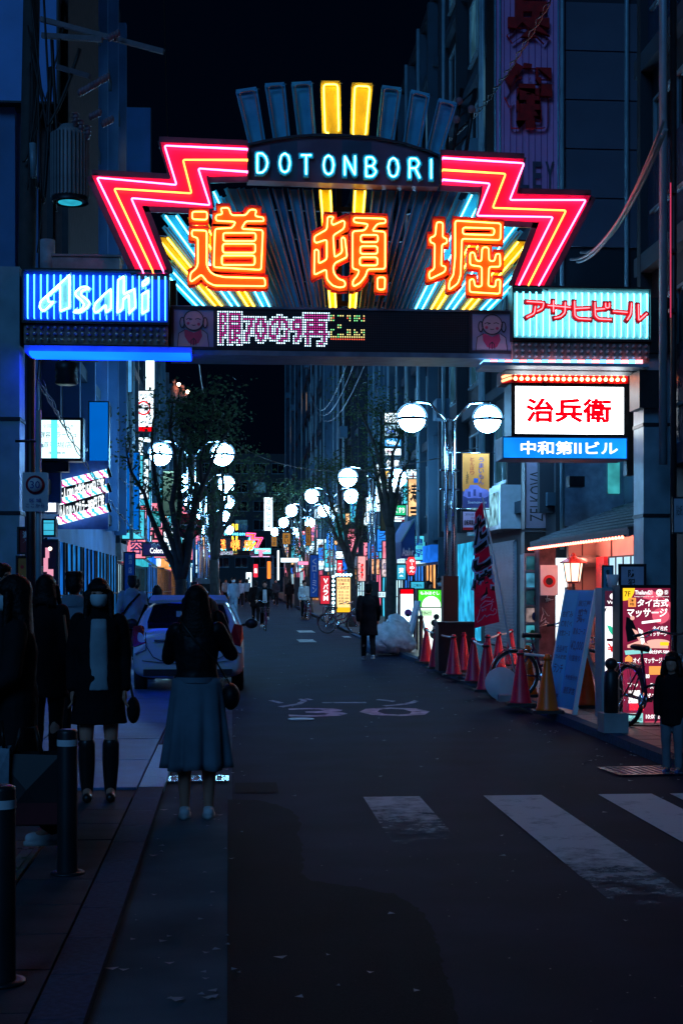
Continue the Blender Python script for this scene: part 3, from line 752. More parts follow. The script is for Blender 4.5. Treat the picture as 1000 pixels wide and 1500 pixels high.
ASA = [([(338,65),(338,295),(262,325),(262,170),(200,222),(205,245),(250,245),(180,315),(150,320),(132,285),(140,245)],), ([(598,155),(598,300),(548,338),(548,292),(510,325),(480,330),(470,295),(485,255),(550,190)], [(546,218),(518,262),(526,283),(546,262)]),
       ([(680,75),(678,190),(745,158),(750,290),(695,345),(692,228),(675,240),(672,300),(620,340),(625,110)],), ([(832,165),(830,310),(775,345),(775,200)],), ([(832,85),(832,135),(778,175),(778,125)],),
       ([(466,165),(436,148),(396,152),(358,186),(356,214),(392,246),(410,268),(404,288),(380,300),(378,282),(345,315),(352,328),(400,328),(448,296),(466,262),(446,232),(410,206),(412,192),(440,182),(448,192)],)]
CREAM = mat('pale_letter_paint', (.45,.75,.78), .4, 0, .15, 8)
for lps in ASA:
    pl = [gl(l, 30, 390, .23) for l in lps]
    o = MB().plate(pl, GY-.27, .05).build('letter', CREAM, as1)
    t = MB(); q = inset(pl[0], .02); t.tube(up3(fillet(q, .012, True, 2), GY-.295), .0075, 6, True); t.build('neon_tube', emat('neon_ice', (.40,.95,1.0), 8.0), o)
KT = [[[(150,120),(258,127),(250,165),(215,182)],[(205,150),(198,195),(150,220)]], [[(282,145),(425,158)],[(318,115),(318,185)],[(392,125),(390,190),(365,215),(325,224)]], [[(450,118),(452,210),(475,228),(552,232)],[(452,165),(545,160)]],
      [[(578,125),(580,210),(602,230),(682,234)],[(580,170),(640,166)],[(645,130),(645,160),(668,160),(668,130)]], [[(692,181),(782,189)]], [[(808,130),(802,200),(780,236)],[(850,138),(853,240),(905,195)]]]
for sts in KT:
    m = MB(); t = MB()
    for i, st in enumerate(sts):
        q = fillet(gl(st, 730, 420, .23), .02, False, 2); m.ribbon(q, .072, GY-.27-.004*i, .05); t.tube(up3(q, GY-.30), .0075, 6)
    o = m.build('letter', mat('red_letter_paint', (.65,.01,.04), .45, 0, .1), as2); t.build('neon_tube', emat('neon_red', (1.0,.10,.12), 5.0), o)
# far gate down the street: the same gate again
def far_copy(src, lab, cat, X, Y):
    c = copy_tree(src); c.location = (src.location.x-1.56+X, Y+(src.location.y-GY), gz(Y)+src.location.z-.5); c['label'] = lab; return c
far_copy(gate, 'small distant neon gate at the far end of the street', 'street gate', .3, 172)
far_copy(as1, 'tiny distant blue neon beer sign on the left of the far gate', 'neon sign', .3, 172)
far_copy(as2, 'tiny distant pale neon beer sign on the right of the far gate', 'neon sign', .3, 172)
# ================================================================ BUILDINGS
_WIN = {}
def win_mesh(w, h, kind):
    k = (round(w, 2), round(h, 2), kind)
    if k in _WIN: return _WIN[k]
    a = MB(); f = .05
    a.box(-w/2, -.06, 0, -w/2+f, 0.02, h); a.box(w/2-f, -.06, 0, w/2, .02, h); a.box(-w/2+f, -.06, h-f, w/2-f, .02, h); a.box(-w/2+f, -.06, 0, w/2-f, .02, f)
    a.box(-.02, -.05, f, .02, .02, h-f); a.box(-w/2-.04, -.10, -.05, w/2+.04, .02, -.002)
    p = MB().box(-w/2+f, -.012, f, w/2-f, .015, h-f)
    pm = {'d': M_GLASS, 'w': emat('room_cool', (.25,.55,.75), .5, .5, 1.5), 'c': emat('room_dim', (.03,.12,.2), .5, .6, 1.2), 'y': emat('room_warm', (1,.45,.15), .5, .5, 1.5)}[kind]
    _WIN[k] = (a.mesh('window_frame', M_TEALST), p.mesh('window_pane', pm)); return _WIN[k]
def put_window(par, x, y, z, rz, w, h, kind):
    a, b = win_mesh(w, h, kind)
    o = link('window', a, par); o.location = Vector((x, y, z))-wloc(par); o.rotation_euler.z = rz
    link('pane', b, o)
SHOPC = [emat('shop_white', (.50,.82,1.0), 1.1, .5, 1.4), emat('shop_cyan', (.04,.42,.62), 1.2, .5, 1.4), emat('shop_warm', (1.0,.42,.13), 1.1, .5, 1.4), emat('shop_pink', (1.0,.16,.30), 1.0, .5, 1.4), emat('shop_blue', (.02,.18,.72), 1.2, .5, 1.4)]
FASC = [emat('fascia_white', (.50,.80,1.0), 1.5, .4, 2), emat('fascia_blue', (.01,.14,.70), 1.1, .4, 2), emat('fascia_teal', (.03,.40,.52), 1.0, .4, 2), emat('fascia_pink', (1.0,.20,.30), 1.0, .4, 2), M_GREY, emat('fascia_white', (.5,.8,1.0), 1.5), emat('fascia_amber', (1.0,.40,.12), .9, .4, 2)]
PSG = [emat('proj_white', (.60,.86,1.0), 1.8, .3, 3), emat('proj_white', (.6,.86,1), 1.8), emat('proj_blue', (.02,.22,.85), 1.2, .3, 3), emat('proj_cyan', (.06,.50,.66), 1.1, .3, 3), emat('proj_pink', (1.0,.25,.35), 1.0, .3, 3), emat('proj_warm', (1.0,.55,.25), 1.2, .3, 3)]
def building(label, side, xf, y0, y1, h, wall, bay=3.2, win=True, seed=0, lit=.12, shops=True, depth=9, band=True, clutter=True, shopc=None, psign=True):
    r = random.Random(seed); sx = side; b = gz((y0+y1)/2)-.3 if y0 > 40 else 0
    t = thing('building', label, 'building', (xf, (y0+y1)/2, b))
    xa, xb = (xf, xf+depth) if sx > 0 else (xf-depth, xf)
    w = MB().box(xa, y0+.01, b-.3, xb, y1-.01, b+h); w = w.build('wall', wall, t)
    p = MB().box(xa-.15, y0-.02, b+h, xb+.15, y1+.02, b+h+.35); p.build('parapet', M_WALLD, t)
    face = xf; rz = R(-90) if sx > 0 else R(90)
    o = -sx      # outward direction
    n = max(1, int((y1-y0)/bay)); bw = (y1-y0)/n; fl = int((h-3.6)/3.1)
    me = MB(); pw = r.uniform(.18,.35); pd = r.uniform(.15,.45)
    me.box(min(0, o*pd), -pw/2, 3.2, max(0, o*pd), pw/2, h-.05); pm = me.mesh('pilaster', wall)
    for i in range(n+1):
        q = link('pilaster', pm, t); q.location = Vector((face, min(max(y0+i*bw, y0+.3), y1-.3), b))-t.location
    if band:
        bd = MB().box(min(0, o*.18), -(y1-y0)/2+.02, 0, max(0, o*.18), (y1-y0)/2-.02, .28).mesh('floor_band', M_WALLM)
        for k in range(fl+1):
            q = link('floor_band', bd, t); q.location = Vector((face, (y0+y1)/2, b+3.35+k*3.1))-t.location
    if win:
        for k in range(fl):
            for i in range(n):
                kd = r.choice('wwcy') if r.random() < lit else r.choice('ddc')
                put_window(t, face+o*.002, y0+(i+.5)*bw, b+3.35+k*3.1+.9, rz, min(2.2, bw-.7), 1.7, kd)
    if shops:
        for i in range(n):
            c = r.choice(shopc or SHOPC)
            m = MB().box(face-.02 if o < 0 else face-.03, y0+i*bw+.25, b+.35, face+.03 if o < 0 else face+.02, y0+(i+1)*bw-.25, b+2.55); s = m.build('shop_window', c, t)
            m = MB()
            for q in range(4):
                yy = y0+i*bw+.25+(bw-.5)*q/3; m.box(min(face, face+o*.07), yy-.03, b+.35, max(face, face+o*.07), yy+.03, b+2.55)
            m.box(min(face, face+o*.07), y0+i*bw+.25, b+1.4, max(face, face+o*.07), y0+(i+1)*bw-.25, b+1.44)
            m.build('mullion', M_STEEL, s)
            if not psign: pass
            elif r.random() < .8:
                f = MB().box(min(face, face+o*.22), y0+i*bw+.15, b+2.65, max(face, face+o*.22), y0+(i+1)*bw-.15, b+3.2); f.build('fascia_sign', r.choice(FASC), t)
            else:
                f = MB(); zz = b+2.6; f.add([(face,y0+i*bw+.1,zz+.6),(face,y0+(i+1)*bw-.1,zz+.6),(face+o*.9,y0+(i+1)*bw-.1,zz),(face+o*.9,y0+i*bw+.1,zz),(face,y0+i*bw+.1,zz+.55),(face,y0+(i+1)*bw-.1,zz+.55),(face+o*.9,y0+(i+1)*bw-.1,zz-.04),(face+o*.9,y0+i*bw+.1,zz-.04)], [(0,1,2,3),(7,6,5,4),(0,3,7,4),(1,5,6,2),(2,6,7,3),(0,4,5,1)])
                f.build('awning', mat('awning_cloth_%d' % r.randint(0, 2), [(.02,.06,.2),(.25,.03,.05),(.03,.15,.15)][r.randint(0, 2)], .8), t)
    if shops and psign:
        for i in range(n):
            for _ in range(r.choice((1,2,2,3))):      # projecting signs seen face on down the street
                yy = y0+i*bw+r.uniform(.3, bw-.4); z = b+r.uniform(2.7, 5.2); hh = r.uniform(.6, 2.0); x1 = r.uniform(.55, .95)
                q = MB().box(min(face+o*.1, face+o*x1), yy, z, max(face+o*.1, face+o*x1), yy+.16, z+hh).build('projecting_sign', M_STEEL, t)
                xa_, xb_ = min(face+o*.14, face+o*(x1-.04)), max(face+o*.14, face+o*(x1-.04))
                MB().box(xa_, yy-.012, z+.04, xb_, yy-.001, z+hh-.04).build('sign_light', r.choice(PSG), q)
                tx = r.choice(['酒場','寿司','焼鳥','串','カフェ','薬','理容','麺','居酒屋','茶'])
                MB().vtext(tx, xa_+.06, z+.12, xb_-.06, z+hh-.12, yy-.018, .02).build('lettering', r.choice([T_BLK, T_BLK, T_RED, T_BLUE]), q)
    for k in range(3 if clutter else 0):       # downpipes and condensers give the grazing view its clutter
        yy = r.uniform(y0+.5, y1-.5)
        MB().tube([(face+o*.5, yy, b+3.3), (face+o*.5, yy, b+h-.5)], .06, 6).build('downpipe', M_TEALST, t)
        z = b+3.6+3.1*r.randint(0, max(0, fl-1)); yy = r.uniform(y0+.8, y1-.8)
        MB().cbox((face+o*.5, yy, z+.35), (.4, .8, .6)).build('air_conditioner', M_WALLB, t)
    return t
# right hand row
tower = building('tall dark office tower with panelled end wall on the right behind the gate', 1, 6.9, 30, 45.5, 24, M_WALLD, 3.4, True, 3, .05, False)
building('grey eight storey block with lit shops beyond the office tower', 1, 6.7, 46, 58, 21, M_WALLM, 3, True, 11, .35)
building('slim pale block with window bands on the right side further down', 1, 7.0, 58.2, 70, 17, M_WALLB, 3, True, 12, .35)
building('dark block on the right halfway down the street', 1, 6.6, 70.2, 84, 23, M_WALLD, 3.5, True, 13, .3)
building('pale tiled block with red fascia on the distant right', 1, 6.8, 84.2, 101, 19, M_WALLB, 4, True, 14, .1)
building('mid grey tower rising over the distant right row', 1, 6.5, 101.2, 126, 27, M_WALLM, 4.5, True, 15, .06)
building('last visible block on the right before the far gate', 1, 6.7, 126.5, 168, 28, M_WALLM, 6, True, 16, .05)
# left hand row
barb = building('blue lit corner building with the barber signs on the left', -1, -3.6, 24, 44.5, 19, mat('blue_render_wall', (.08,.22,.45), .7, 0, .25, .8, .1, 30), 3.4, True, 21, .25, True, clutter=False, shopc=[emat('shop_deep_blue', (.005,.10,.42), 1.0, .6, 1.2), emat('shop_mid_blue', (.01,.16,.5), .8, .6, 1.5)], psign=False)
building('dim block with restaurant fronts behind the left trees', -1, -3.7, 45, 60, 15.5, M_WALLM, 3, True, 22, .35)
building('low pale block with lit billboard front on the left', -1, -3.6, 60.2, 84, 12.5, M_WALLB, 3.4, True, 23, .4)
building('dark low block on the distant left', -1, -3.8, 84.2, 112, 12, M_WALLD, 4, True, 24, .1)
building('far left block beside the distant gate', -1, -3.7, 112.3, 165, 13, M_WALLM, 5, True, 25, .08)
# end of the street
t = thing('building', 'broad dark block closing the far end of the street', 'building', (0, 250, 1.2))
MB().box(-30, 250, 1.0, 45, 262, 25).build('wall', mat('far_block_wall', (.06,.065,.07), .8), t)
for k in range(6):
    for i in range(8): put_window(t, -8+i*3.2, 249.99, 5+k*3.3, 0, 2.2, 1.8, 'c' if (i*k) % 5 == 1 else 'd')
# tower end wall: cladding panels, bands, lower blue wall with pipes
pn = MB().cbox((0,-.03,0), (1.30,.06,1.02)).mesh('cladding_panel', mat('navy_cladding', (.11,.12,.17), .55, 0, .2, .6))
for i in range(5):
    for k in range(17):
        if k in (3, 9, 14): continue
        o = link('cladding_panel', pn, tower); o.location = Vector((7.75+1.33*i, 29.998, 5.2+1.05*k))-tower.location
rb = MB(); 
for x in (7.0, 8.4, 9.3): rb.tube([(x, 29.85, 2.4), (x, 29.85, 23)], .05, 6)
rb.build('drain_pipe', M_TEALST, tower)
MB().box(7.05, 29.9, 2.9, 9.6, 29.99, 5.0).build('rendered_panel', mat('teal_render', (.25,.33,.40), .7), tower)
MB().box(8.0, 29.86, 3.6, 8.25, 29.995, 4.9).build('lit_slot_window', emat('slot_window', (.05,.45,.5), .6, .4, 3), tower)
# near right building, seen edge-on at the border of the photo
near = building('near dark building with window strips at the right border', 1, 6.45, 8, 21.9, 16, M_WALLD, 2.8, True, 31, .3, False)
for k in range(4):
    MB().box(6.38, 15, 3.2+3.1*k+.3, 6.44, 21.5, 3.2+3.1*k+1.9).build('glazed_strip', mat('blue_glass_strip', (.05,.10,.18), .15, .2, .2, 1), near)
t = thing('pole_reflection', 'thin pink neon line running up the right border building', 'neon tube', (6.2, 19, 5.2))
MB().tube([(5.83, 18.6, 5.2), (5.83, 18.6, 7.0)], .009, 6).build('neon_tube', emat('pink_pole_reflection', (1.0,.08,.22), .45), t)  # pink neon reflected on the pole edge, put in as a glowing tube
for z in (5.3, 6.1, 6.9): MB().cbox((5.87, 18.65, z), (.10,.06,.05)).build('bracket', M_STEEL, t)
MB().tube([(5.90, 18.7, 0.06), (5.90, 18.7, 9.5)], .045, 6).build('pole', M_STEEL, t)
# ================================================================ STREET LAMPS
def make_lamp(label, grp):
    t = thing('street_lamp', label, 'street lamp', (0,0,0), grp)
    m = MB(); m.tube([(-.075,0,.9),(-.075,0,5.0)], .045, 8); m.build('pole', M_CHROME, t)
    m = MB(); m.tube([(.075,0,.9),(.075,0,5.0)], .045, 8); m.build('pole', M_CHROME, t)
    MB().box(-.16,-.14,0,.16,.14,1.75).build('base_casing', M_BLACK, t)
    m = MB()
    for z in (3.55, 3.95): m.box(-.2,-.03,z,.2,.03,z+.035)
    m.build('clamp_band', M_CHROME, t)
    m = MB(); m.tube([(-.11,0,5.0),(0,0,5.06),(.11,0,5.0)], .02, 6); m.build('top_hoop', M_CHROME, t)
    for s in (-1, 1):
        MB().tube([(s*.075,0,4.98),(s*.42,0,5.38),(s*.86,0,5.42)], .028, 8).build('arm', M_CHROME, t)
        b = MB().ball((s*.80,0,5.05), .285, 24, 16).build('globe', E_LAMP, t)
        m = MB(); m.lathe((s*.80,0,5.04), [(.286,-.028),(.312,-.028),(.312,.030),(.286,.030)], 28)
        m.build('globe_band', M_STEEL, b)
        m = MB(); m.tube([(s*.80+.33*math.sin(a), 0, 5.05+.33*math.cos(a)) for a in [R(q) for q in range(-95, 96, 10)]], .011, 5)
        m.tube([(s*.80,-.292,5.05),(s*.80,-.292*math.cos(.6),5.05+.292*math.sin(.6)),(s*.80,-.292*math.cos(1.1),5.05+.292*math.sin(1.1)),(s*.80,0,5.345)], .017, 5)
        m.lathe((s*.80,0,5.335), [(.05,0),(.05,.05),(.02,.09)], 10)
        m.build('globe_cage', M_STEEL, b)
    return t
lamp0 = None; GRPL = 'twin globe street lamps along both kerbs'
RL = [(4.55,29.6,.17,'nearest twin globe street lamp on the right with banner hung beside its pole'),(4.45,45,0,'second twin globe street lamp on the right behind the leafy tree'),(4.05,58,.25,'third twin globe street lamp on the right above the blue banner'),
      (3.75,71,.25,'fourth twin globe lamp on the right, small, over the far shops'),(3.9,86,.2,'fifth twin globe lamp on the right, tiny'),(3.9,104,.2,'sixth twin globe lamp on the right, tiny, near the far gate'),
      (-1.05,37,0,'nearest twin globe street lamp on the left behind the big tree'),(-1.0,49.5,.1,'second twin globe street lamp on the left behind the big tree'),(-1.0,62.5,.2,'third twin globe lamp on the left, small'),(-1.2,76,.1,'fourth twin globe lamp on the left, tiny'),(-1.0,96,0,'fifth twin globe lamp on the left, tiny, next to the far gate')]
for i, (x, y, dz, lab) in enumerate(RL):
    if i == 0: lamp0 = make_lamp(lab, GRPL); o = lamp0
    else: o = copy_tree(lamp0); o['label'] = lab
    o.location = (x, y, gz(y)-.02+dz*.6); o.rotation_euler.z = R([0,4,-3,2][i % 4])
# ================================================================ TREES
M_BARK = mat('dark_bark', (.055,.045,.040), .85, 0, .35, 8, .6, 40)
M_LEAF = translucent(mat('autumn_green_leaf', (.06,.11,.045), .5, 0, .6, 2.2), .45)
def tree(label, X, Y, forkz, tips, crown, nleaf, seed, r0=.13, leafs=.10):
    """tips: list of limb end points (dx, dy, z) relative to the trunk; crown: list of leafy ellipsoids (dx,dy,z,rx,ry,rz)"""
    r = random.Random(seed); t = thing('street_tree', label, 'tree', (X, Y, gz(Y)))
    base = Vector((X, Y, gz(Y)))
    m = MB(); m.tube([base+Vector(p) for p in ((0,0,0),(.01,0,.5),(.03,.02,forkz*.6),(0,0,forkz))], [r0*1.35, r0*1.05, r0*.92, r0*.85], 10)
    m.build('trunk', M_BARK, t)
    ends = []
    for tp in tips:
        a = base+Vector((0,0,forkz-.1)); b = base+Vector(tp); L = (b-a).length
        n = 7; pts = []
        off = Vector((r.uniform(-.18,.18), r.uniform(-.18,.18), 0))*L*.5
        for i in range(n+1):
            k = i/n; p = a.lerp(b, k)+off*math.sin(math.pi*k)+Vector((r.uniform(-1,1), r.uniform(-1,1), r.uniform(-.6,.6)))*.045*L*(k > 0)*(k < 1)*.6
            h = b-a; p.x = a.x+(p.x-a.x)*(.55+.45*k); pts.append(p)
        m = MB(); m.tube(pts, [r0*.62*(1-.78*i/n) for i in range(n+1)], 8)
        lb = m.build('limb', M_BARK, t)
        tw = MB()
        for q in range(9):
            i = r.randint(2, n); s = pts[i]; d = Vector((r.uniform(-1,1), r.uniform(-1,1), r.uniform(.1,1.1)))*r.uniform(.25,.7)
            mid = s+d*.55+Vector((r.uniform(-.08,.08), r.uniform(-.08,.08), .04)); e = s+d
            tw.tube([s, mid, e], [.016, .011, .005], 5); ends += [mid, e]
            e2 = mid+Vector((r.uniform(-1,1), r.uniform(-1,1), r.uniform(-.1,.8)))*.35; tw.tube([mid, e2], [.008, .004], 4); ends.append(e2)
        tw.build('twigs', M_BARK, lb, 'stuff')
        ends.append(pts[-1])
    lf = MB(); cl = [e for e in ends]
    for c in crown:
        for q in range(int(26*c[3]*c[5]*2+10)):
            v = Vector((r.gauss(0, .5), r.gauss(0, .5), r.gauss(0, .5)))
            cl.append(base+Vector(c[:3])+Vector((v.x*c[3], v.y*c[4], v.z*c[5])))
    for i in range(nleaf):
        c = r.choice(cl); p = c+Vector((r.gauss(0,.14), r.gauss(0,.14), r.gauss(0,.11)))
        d = Vector((r.uniform(-1,1), r.uniform(-1,1), r.uniform(-.9,.4))).normalized(); u = d.orthogonal().normalized()
        u = u*math.cos(i)+d.cross(u)*math.sin(i); s = leafs*r.uniform(.55,1.15)
        lf.add([p, p+d*s*.5+u*s*.28, p+d*s, p+d*s*.5-u*s*.28], [(0,1,2,3)])
    lf.build('crown_leaves', M_LEAF, t, 'stuff'); return t
tree('big forked street tree on the left behind the white car, widest crown', -1.0, 28, 1.75, [(-1.05,.1,4.2),(-.55,.2,4.9),(-.15,-.2,5.2),(.30,.3,5.1),(.62,0,5.0),(.95,-.1,4.7),(.15,.4,4.4)], [(.35,0,5.15,.95,.8,.42),(-.25,0,5.2,.8,.7,.38),(.9,0,4.85,.6,.6,.4),(.1,0,4.6,.8,.7,.4)], 2700, 1, .13)
tree('dark leaning tree just behind the big forked tree on the left', -.55, 43, 2.4, [(-.5,0,5.2),(.3,0,5.6),(.9,.2,5.2),(1.5,0,4.9),(.1,.3,6.2)], [(.8,0,5.2,1.1,.8,.6),(.2,0,5.8,.9,.8,.5),(1.5,0,4.6,.7,.6,.5)], 1900, 2, .15)
tree('straight tall tree on the right kerb beside the trash bags', 4.45, 40, 3.3, [(-.6,0,5.6),(-.25,.2,6.6),(.3,0,6.2),(.6,.1,5.4),(-1.0,0,6.9)], [(-.4,0,6.6,.9,.7,.7),(-.8,0,7.3,.8,.7,.6),(.2,0,6.0,.6,.6,.5),(-.6,0,5.4,.5,.5,.5)], 2600, 3, .16)
tree('ivy clad tree on the right behind the yellow menu board', 4.35, 52, 2.2, [(-1.3,0,5.0),(-.5,.2,5.6),(.1,0,6.0),(-.9,0,5.8),(.5,.2,5.2)], [(-.9,0,5.6,1.1,.8,.7),(-.2,0,5.9,.8,.7,.5),(-.4,0,3.6,.3,.3,1.2),(0,0,1.9,.22,.22,.9)], 3400, 4, .17)
tree('thin leaning bare tree on the right far down the street', 3.9, 72, 1.8, [(-1.2,0,6.0),(-.9,.2,4.8),(-.3,0,6.4),(.4,0,5.5)], [(-.9,0,6.2,1.2,.8,.8),(-.2,0,6.5,1,.8,.7)], 1700, 5, .15, .12)
tree('small distant tree on the left kerb near the far gate', -.9, 78, 2.2, [(-.5,0,5.6),(.2,0,6.2),(.7,.2,5.6)], [(.3,0,5.9,1.3,.9,.8)], 1500, 6, .15, .13)
tree('small distant tree on the right kerb near the far gate', 3.8, 95, 2.2, [(-.9,0,6.2),(-.2,0,6.8),(.5,.2,5.9)], [(-.3,0,6.3,1.5,.9,.9)], 1500, 8, .16, .14)
# ================================================================ SIGNS DOWN THE STREET
S = lit_sign
PAN_W = E_WHITE
E_POST = emat('lit_poster', (.35,.62,.8), 1.0, .7, 7)
E_POST2 = emat('lit_photo_poster', (.5,.4,.42), 1.2, .9, 9)
DIMB = mat('dim_blue_panel', (.10,.36,.85), .5, 0, .15, 1)
MAR = emat('dark_red_light', (.30,.015,.04), 1.0, .2, 5)
# left side
S('lit_shop_sign', 'tall plain white light column at the top of the left sign stack', 'shop sign', (213,524,227,572), 55, PAN_W, bare=True, fw=.02)
S('lit_shop_sign', 'white light box with red ring emblem in the left sign stack', 'shop sign', (194,572,226,633), 54.9, PAN_W, [('', .15,.36,.88,.80,T_ERED,0,'o'),('', .24,.42,.79,.74,emat('ring_fill', (.7,.9,1), 2),0,'o'),('', .0,.60,1,.56,T_BLK,0,'r'),('焼肉', .3,.46,.74,.70,T_RED,.02,'h'),('大衆酒場', .1,.86,.9,.95,T_BLK,.01,'h'),('', 0,.0,1,.12,T_ERED,0,'r'),('食べ放題', .1,.14,.9,.28,T_RED,.01,'h')], fw=.03)
S('lit_shop_sign', 'wide white light box under the red ring sign', 'shop sign', (190,640,222,668), 54.9, PAN_W, [('居酒屋', .1,.3,.8,.8,T_BLK,.01,'h')], fw=.03)
S('lit_shop_sign', 'narrow white sign with small characters behind the tree branches', 'shop sign', (206,672,222,690), 54.9, E_WHITE1, [('道頓堀', .1,.2,.9,.8,T_BLK,.01,'h')], fw=.03)
S('lit_shop_sign', 'cyan light box with white round blot in the left stack', 'shop sign', (204,690,222,748), 54.8, E_CYAN, [('', .1,.3,.9,.68,T_EWHT,0,'o'),('', .2,.36,.6,.55,T_BLK,0,'o')], fw=.03)
S('lit_shop_sign', 'small white sign reading ト募集 6256 in the left stack', 'shop sign', (204,752,222,774), 54.8, PAN_W, [('ト募', .05,.58,.68,.92,T_BLK,.01,'h'),('集', .72,.58,.97,.92,T_ERED,.02,'h'),('6256', .1,.12,.9,.46,T_BLK,0,'h')], fw=.03)
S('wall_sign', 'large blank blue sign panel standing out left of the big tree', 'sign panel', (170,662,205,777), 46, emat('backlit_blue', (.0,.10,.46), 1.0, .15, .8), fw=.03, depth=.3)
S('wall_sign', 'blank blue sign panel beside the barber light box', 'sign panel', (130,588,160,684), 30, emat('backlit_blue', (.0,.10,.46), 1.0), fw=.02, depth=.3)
S('wall_sign', 'blank blue sign panel high over the left arrow of the gate', 'sign panel', (180,157,222,263), 46, DIMB, fw=.02, depth=.3)
S('wall_sign', 'huge blank blue billboard in the top left corner', 'billboard', (-12,-30,86,150), 23.8, DIMB, fw=.03, depth=.3)
S('light_strip', 'tall cyan light strip on the barber building corner', 'light strip', (163,524,172,662), 43, emat('strip_cyan', (.10,.55,.65), .8, .3, 2), fw=.02, bare=True)
S('light_strip', 'pale blue light strip beside the tall cyan one', 'light strip', (187,524,194,575), 45, emat('strip_blue', (.08,.35,.75), .8, .3, 2), fw=.02, bare=True)
S('hanging_banner', 'faded yellow banner with blue characters うまい behind the tree', 'banner', (237,688,265,756), 37, mat('yellow_banner_cloth', (.62,.48,.20), .8, 0, .15, 3), [('うまい', .55,.3,.95,.95,T_BLUE,.01,'v')], depth=.02, bare=True)
S('shop_awning_sign', 'purple awning sign lettered TheColors over a left shop', 'shop sign', (208,794,245,815), 43, mat('purple_sign', (.10,.02,.16), .6), [('The', .35,.62,.6,.9,T_WHT,.01,'h'),('Colors', .3,.15,.9,.62,T_EWHT,.02,'h')], depth=.3)
S('hanging_banner', 'blue upright banner with white rings by the left shops', 'banner', (181,808,199,872), 36, mat('blue_banner_cloth', (.03,.12,.40), .8, 0, .1), [('', .35,.06,.75,.16,T_WHT,0,'o'),('', .35,.2,.75,.3,T_WHT,0,'o'),('', .35,.34,.75,.44,T_WHT,0,'o'),('店', .4,.5,.75,.66,T_WHT,.01,'h'),('居酒', .4,.72,.75,.96,T_WHT,.01,'v')], depth=.02, bare=True)
t, pn, q = S('lit_shop_sign', 'round red no entry disc half hidden by the big tree', 'road sign', (264,752,288,788), 33, M_BLACK, bare=True, depth=.01)
for ch in list(t.children):
    for c2 in list(ch.children): bpy.data.objects.remove(c2)
    bpy.data.objects.remove(ch)
t.name = 'no_entry_sign'; p = P(276, 771, 33)
MB().lathe((p.x, 33, p.z), [(.30,0),(.30,.02)], 28, 'y').build('disc', mat('red_traffic_paint', (.5,.015,.03), .4), t)
MB().box(p.x-.2, 32.985, p.z-.05, p.x+.2, 33, p.z+.05).build('white_bar', M_WHITE, t)
MB().tube([(p.x+.02, 33.06, 0), (p.x+.02, 33.06, p.z+.4)], .035, 8).build('post', M_TEALST, t)
S('lit_shop_sign', 'white street level light box lettered P behind the car', 'shop sign', (269,830,282,862), 47, PAN_W, [('P', .25,.3,.8,.75,T_BLUE,.02,'h')], fw=.03)
S('lit_shop_sign', 'far white vertical sign on the left under the globe lamps', 'shop sign', (232,760,246,790), 66, E_WHITE1, [('酒場', .2,.1,.8,.9,T_BLK,.01,'v')], fw=.03)
S('lit_shop_sign', 'teal light box low on the left shops', 'shop sign', (222,748,236,772), 50, emat('teal_light', (.03,.30,.33), .8, .2, 3), [('メニュー', .1,.3,.9,.7,T_WHT,.01,'h')], fw=.03)
S('lit_shop_sign', 'white light box beside the no entry disc', 'shop sign', (239,778,254,796), 60, E_WHITE, [('カフェ', .1,.2,.9,.8,T_RED,.01,'h')], fw=.03)
S('lit_shop_sign', 'pale sign right of the no entry disc', 'shop sign', (281,777,291,798), 70, E_PINK, [('寿司', .1,.1,.9,.9,T_BLK,.01,'v')], fw=.03)
S('hanging_banner', 'slanting blue and white flag beside the leaning left tree', 'banner', (289,792,298,850), 52, mat('blue_white_flag', (.12,.3,.6), .7, 0, .4, 5), [('祭', .1,.7,.9,.95,T_WHT,.01,'h')], depth=.02, bare=True)
# right side
stack = [(604,620,E_WHITE,'カラオケ',T_BLK,'white sign with black characters, topmost of the stacked right signs'),(621,640,E_POST,'BAR',T_BLUE,'pale poster sign second from the top of the stacked right signs'),(641,655,emat('lit_sky', (.05,.35,.8), 1.3),'Salon',T_EWHT,'sky blue sign lettered Salon in the stacked right signs'),
         (656,668,E_WHITE,'整体',T_RED,'white sign with red characters in the stacked right signs'),(669,688,M_BLACK,'個室',T_EWHT,'black sign with white characters in the stacked right signs'),(689,703,E_YEL,'焼鳥',T_BLK,'yellow sign with black characters in the stacked right signs'),(704,722,E_WHITE,'ネイル',T_BLK,'white sign lowest of the stacked right signs')]
for (a, b, pm, tx, tm, lab) in stack:
    S('stacked_sign', lab, 'shop sign', (562,a,588,b), 46, pm, [(tx, .1,.2,.9,.8,tm,.02,'h')], fw=.03, group='stack of projecting signs on the right row')
S('light_strip', 'narrow white vertical light box left of the stacked right signs', 'light strip', (551,680,557,745), 50, E_WHITE, bare=True, fw=.01)
S('hanging_banner', 'dark gold banner hanging under the stacked right signs', 'banner', (556,724,572,778), 44, mat('gold_banner_cloth', (.28,.17,.06), .8, 0, .2, 3), [('うまいもん', .5,.3,.9,.95,T_BLK,.01,'v')], depth=.02, bare=True)
S('lit_shop_sign', 'green pharmacy light box reading くすり', 'shop sign', (576,739,595,756), 42, emat('pharmacy_green', (.01,.40,.16), 1.3), [('くすり', .08,.2,.92,.8,T_EWHT,.03,'h')], fw=.03)
S('lit_shop_sign', 'cyan light box with picture on the right shops', 'shop sign', (598,776,608,812), 45, E_CYAN, [('眼鏡', .2,.5,.8,.95,T_BLK,.01,'v')], fw=.03)
S('lit_shop_sign', 'cyan poster panel left of the red paper lantern', 'shop sign', (580,826,595,850), 44, E_CYAN, [('薬', .2,.2,.8,.8,T_EWHT,.02,'h')], fw=.03)
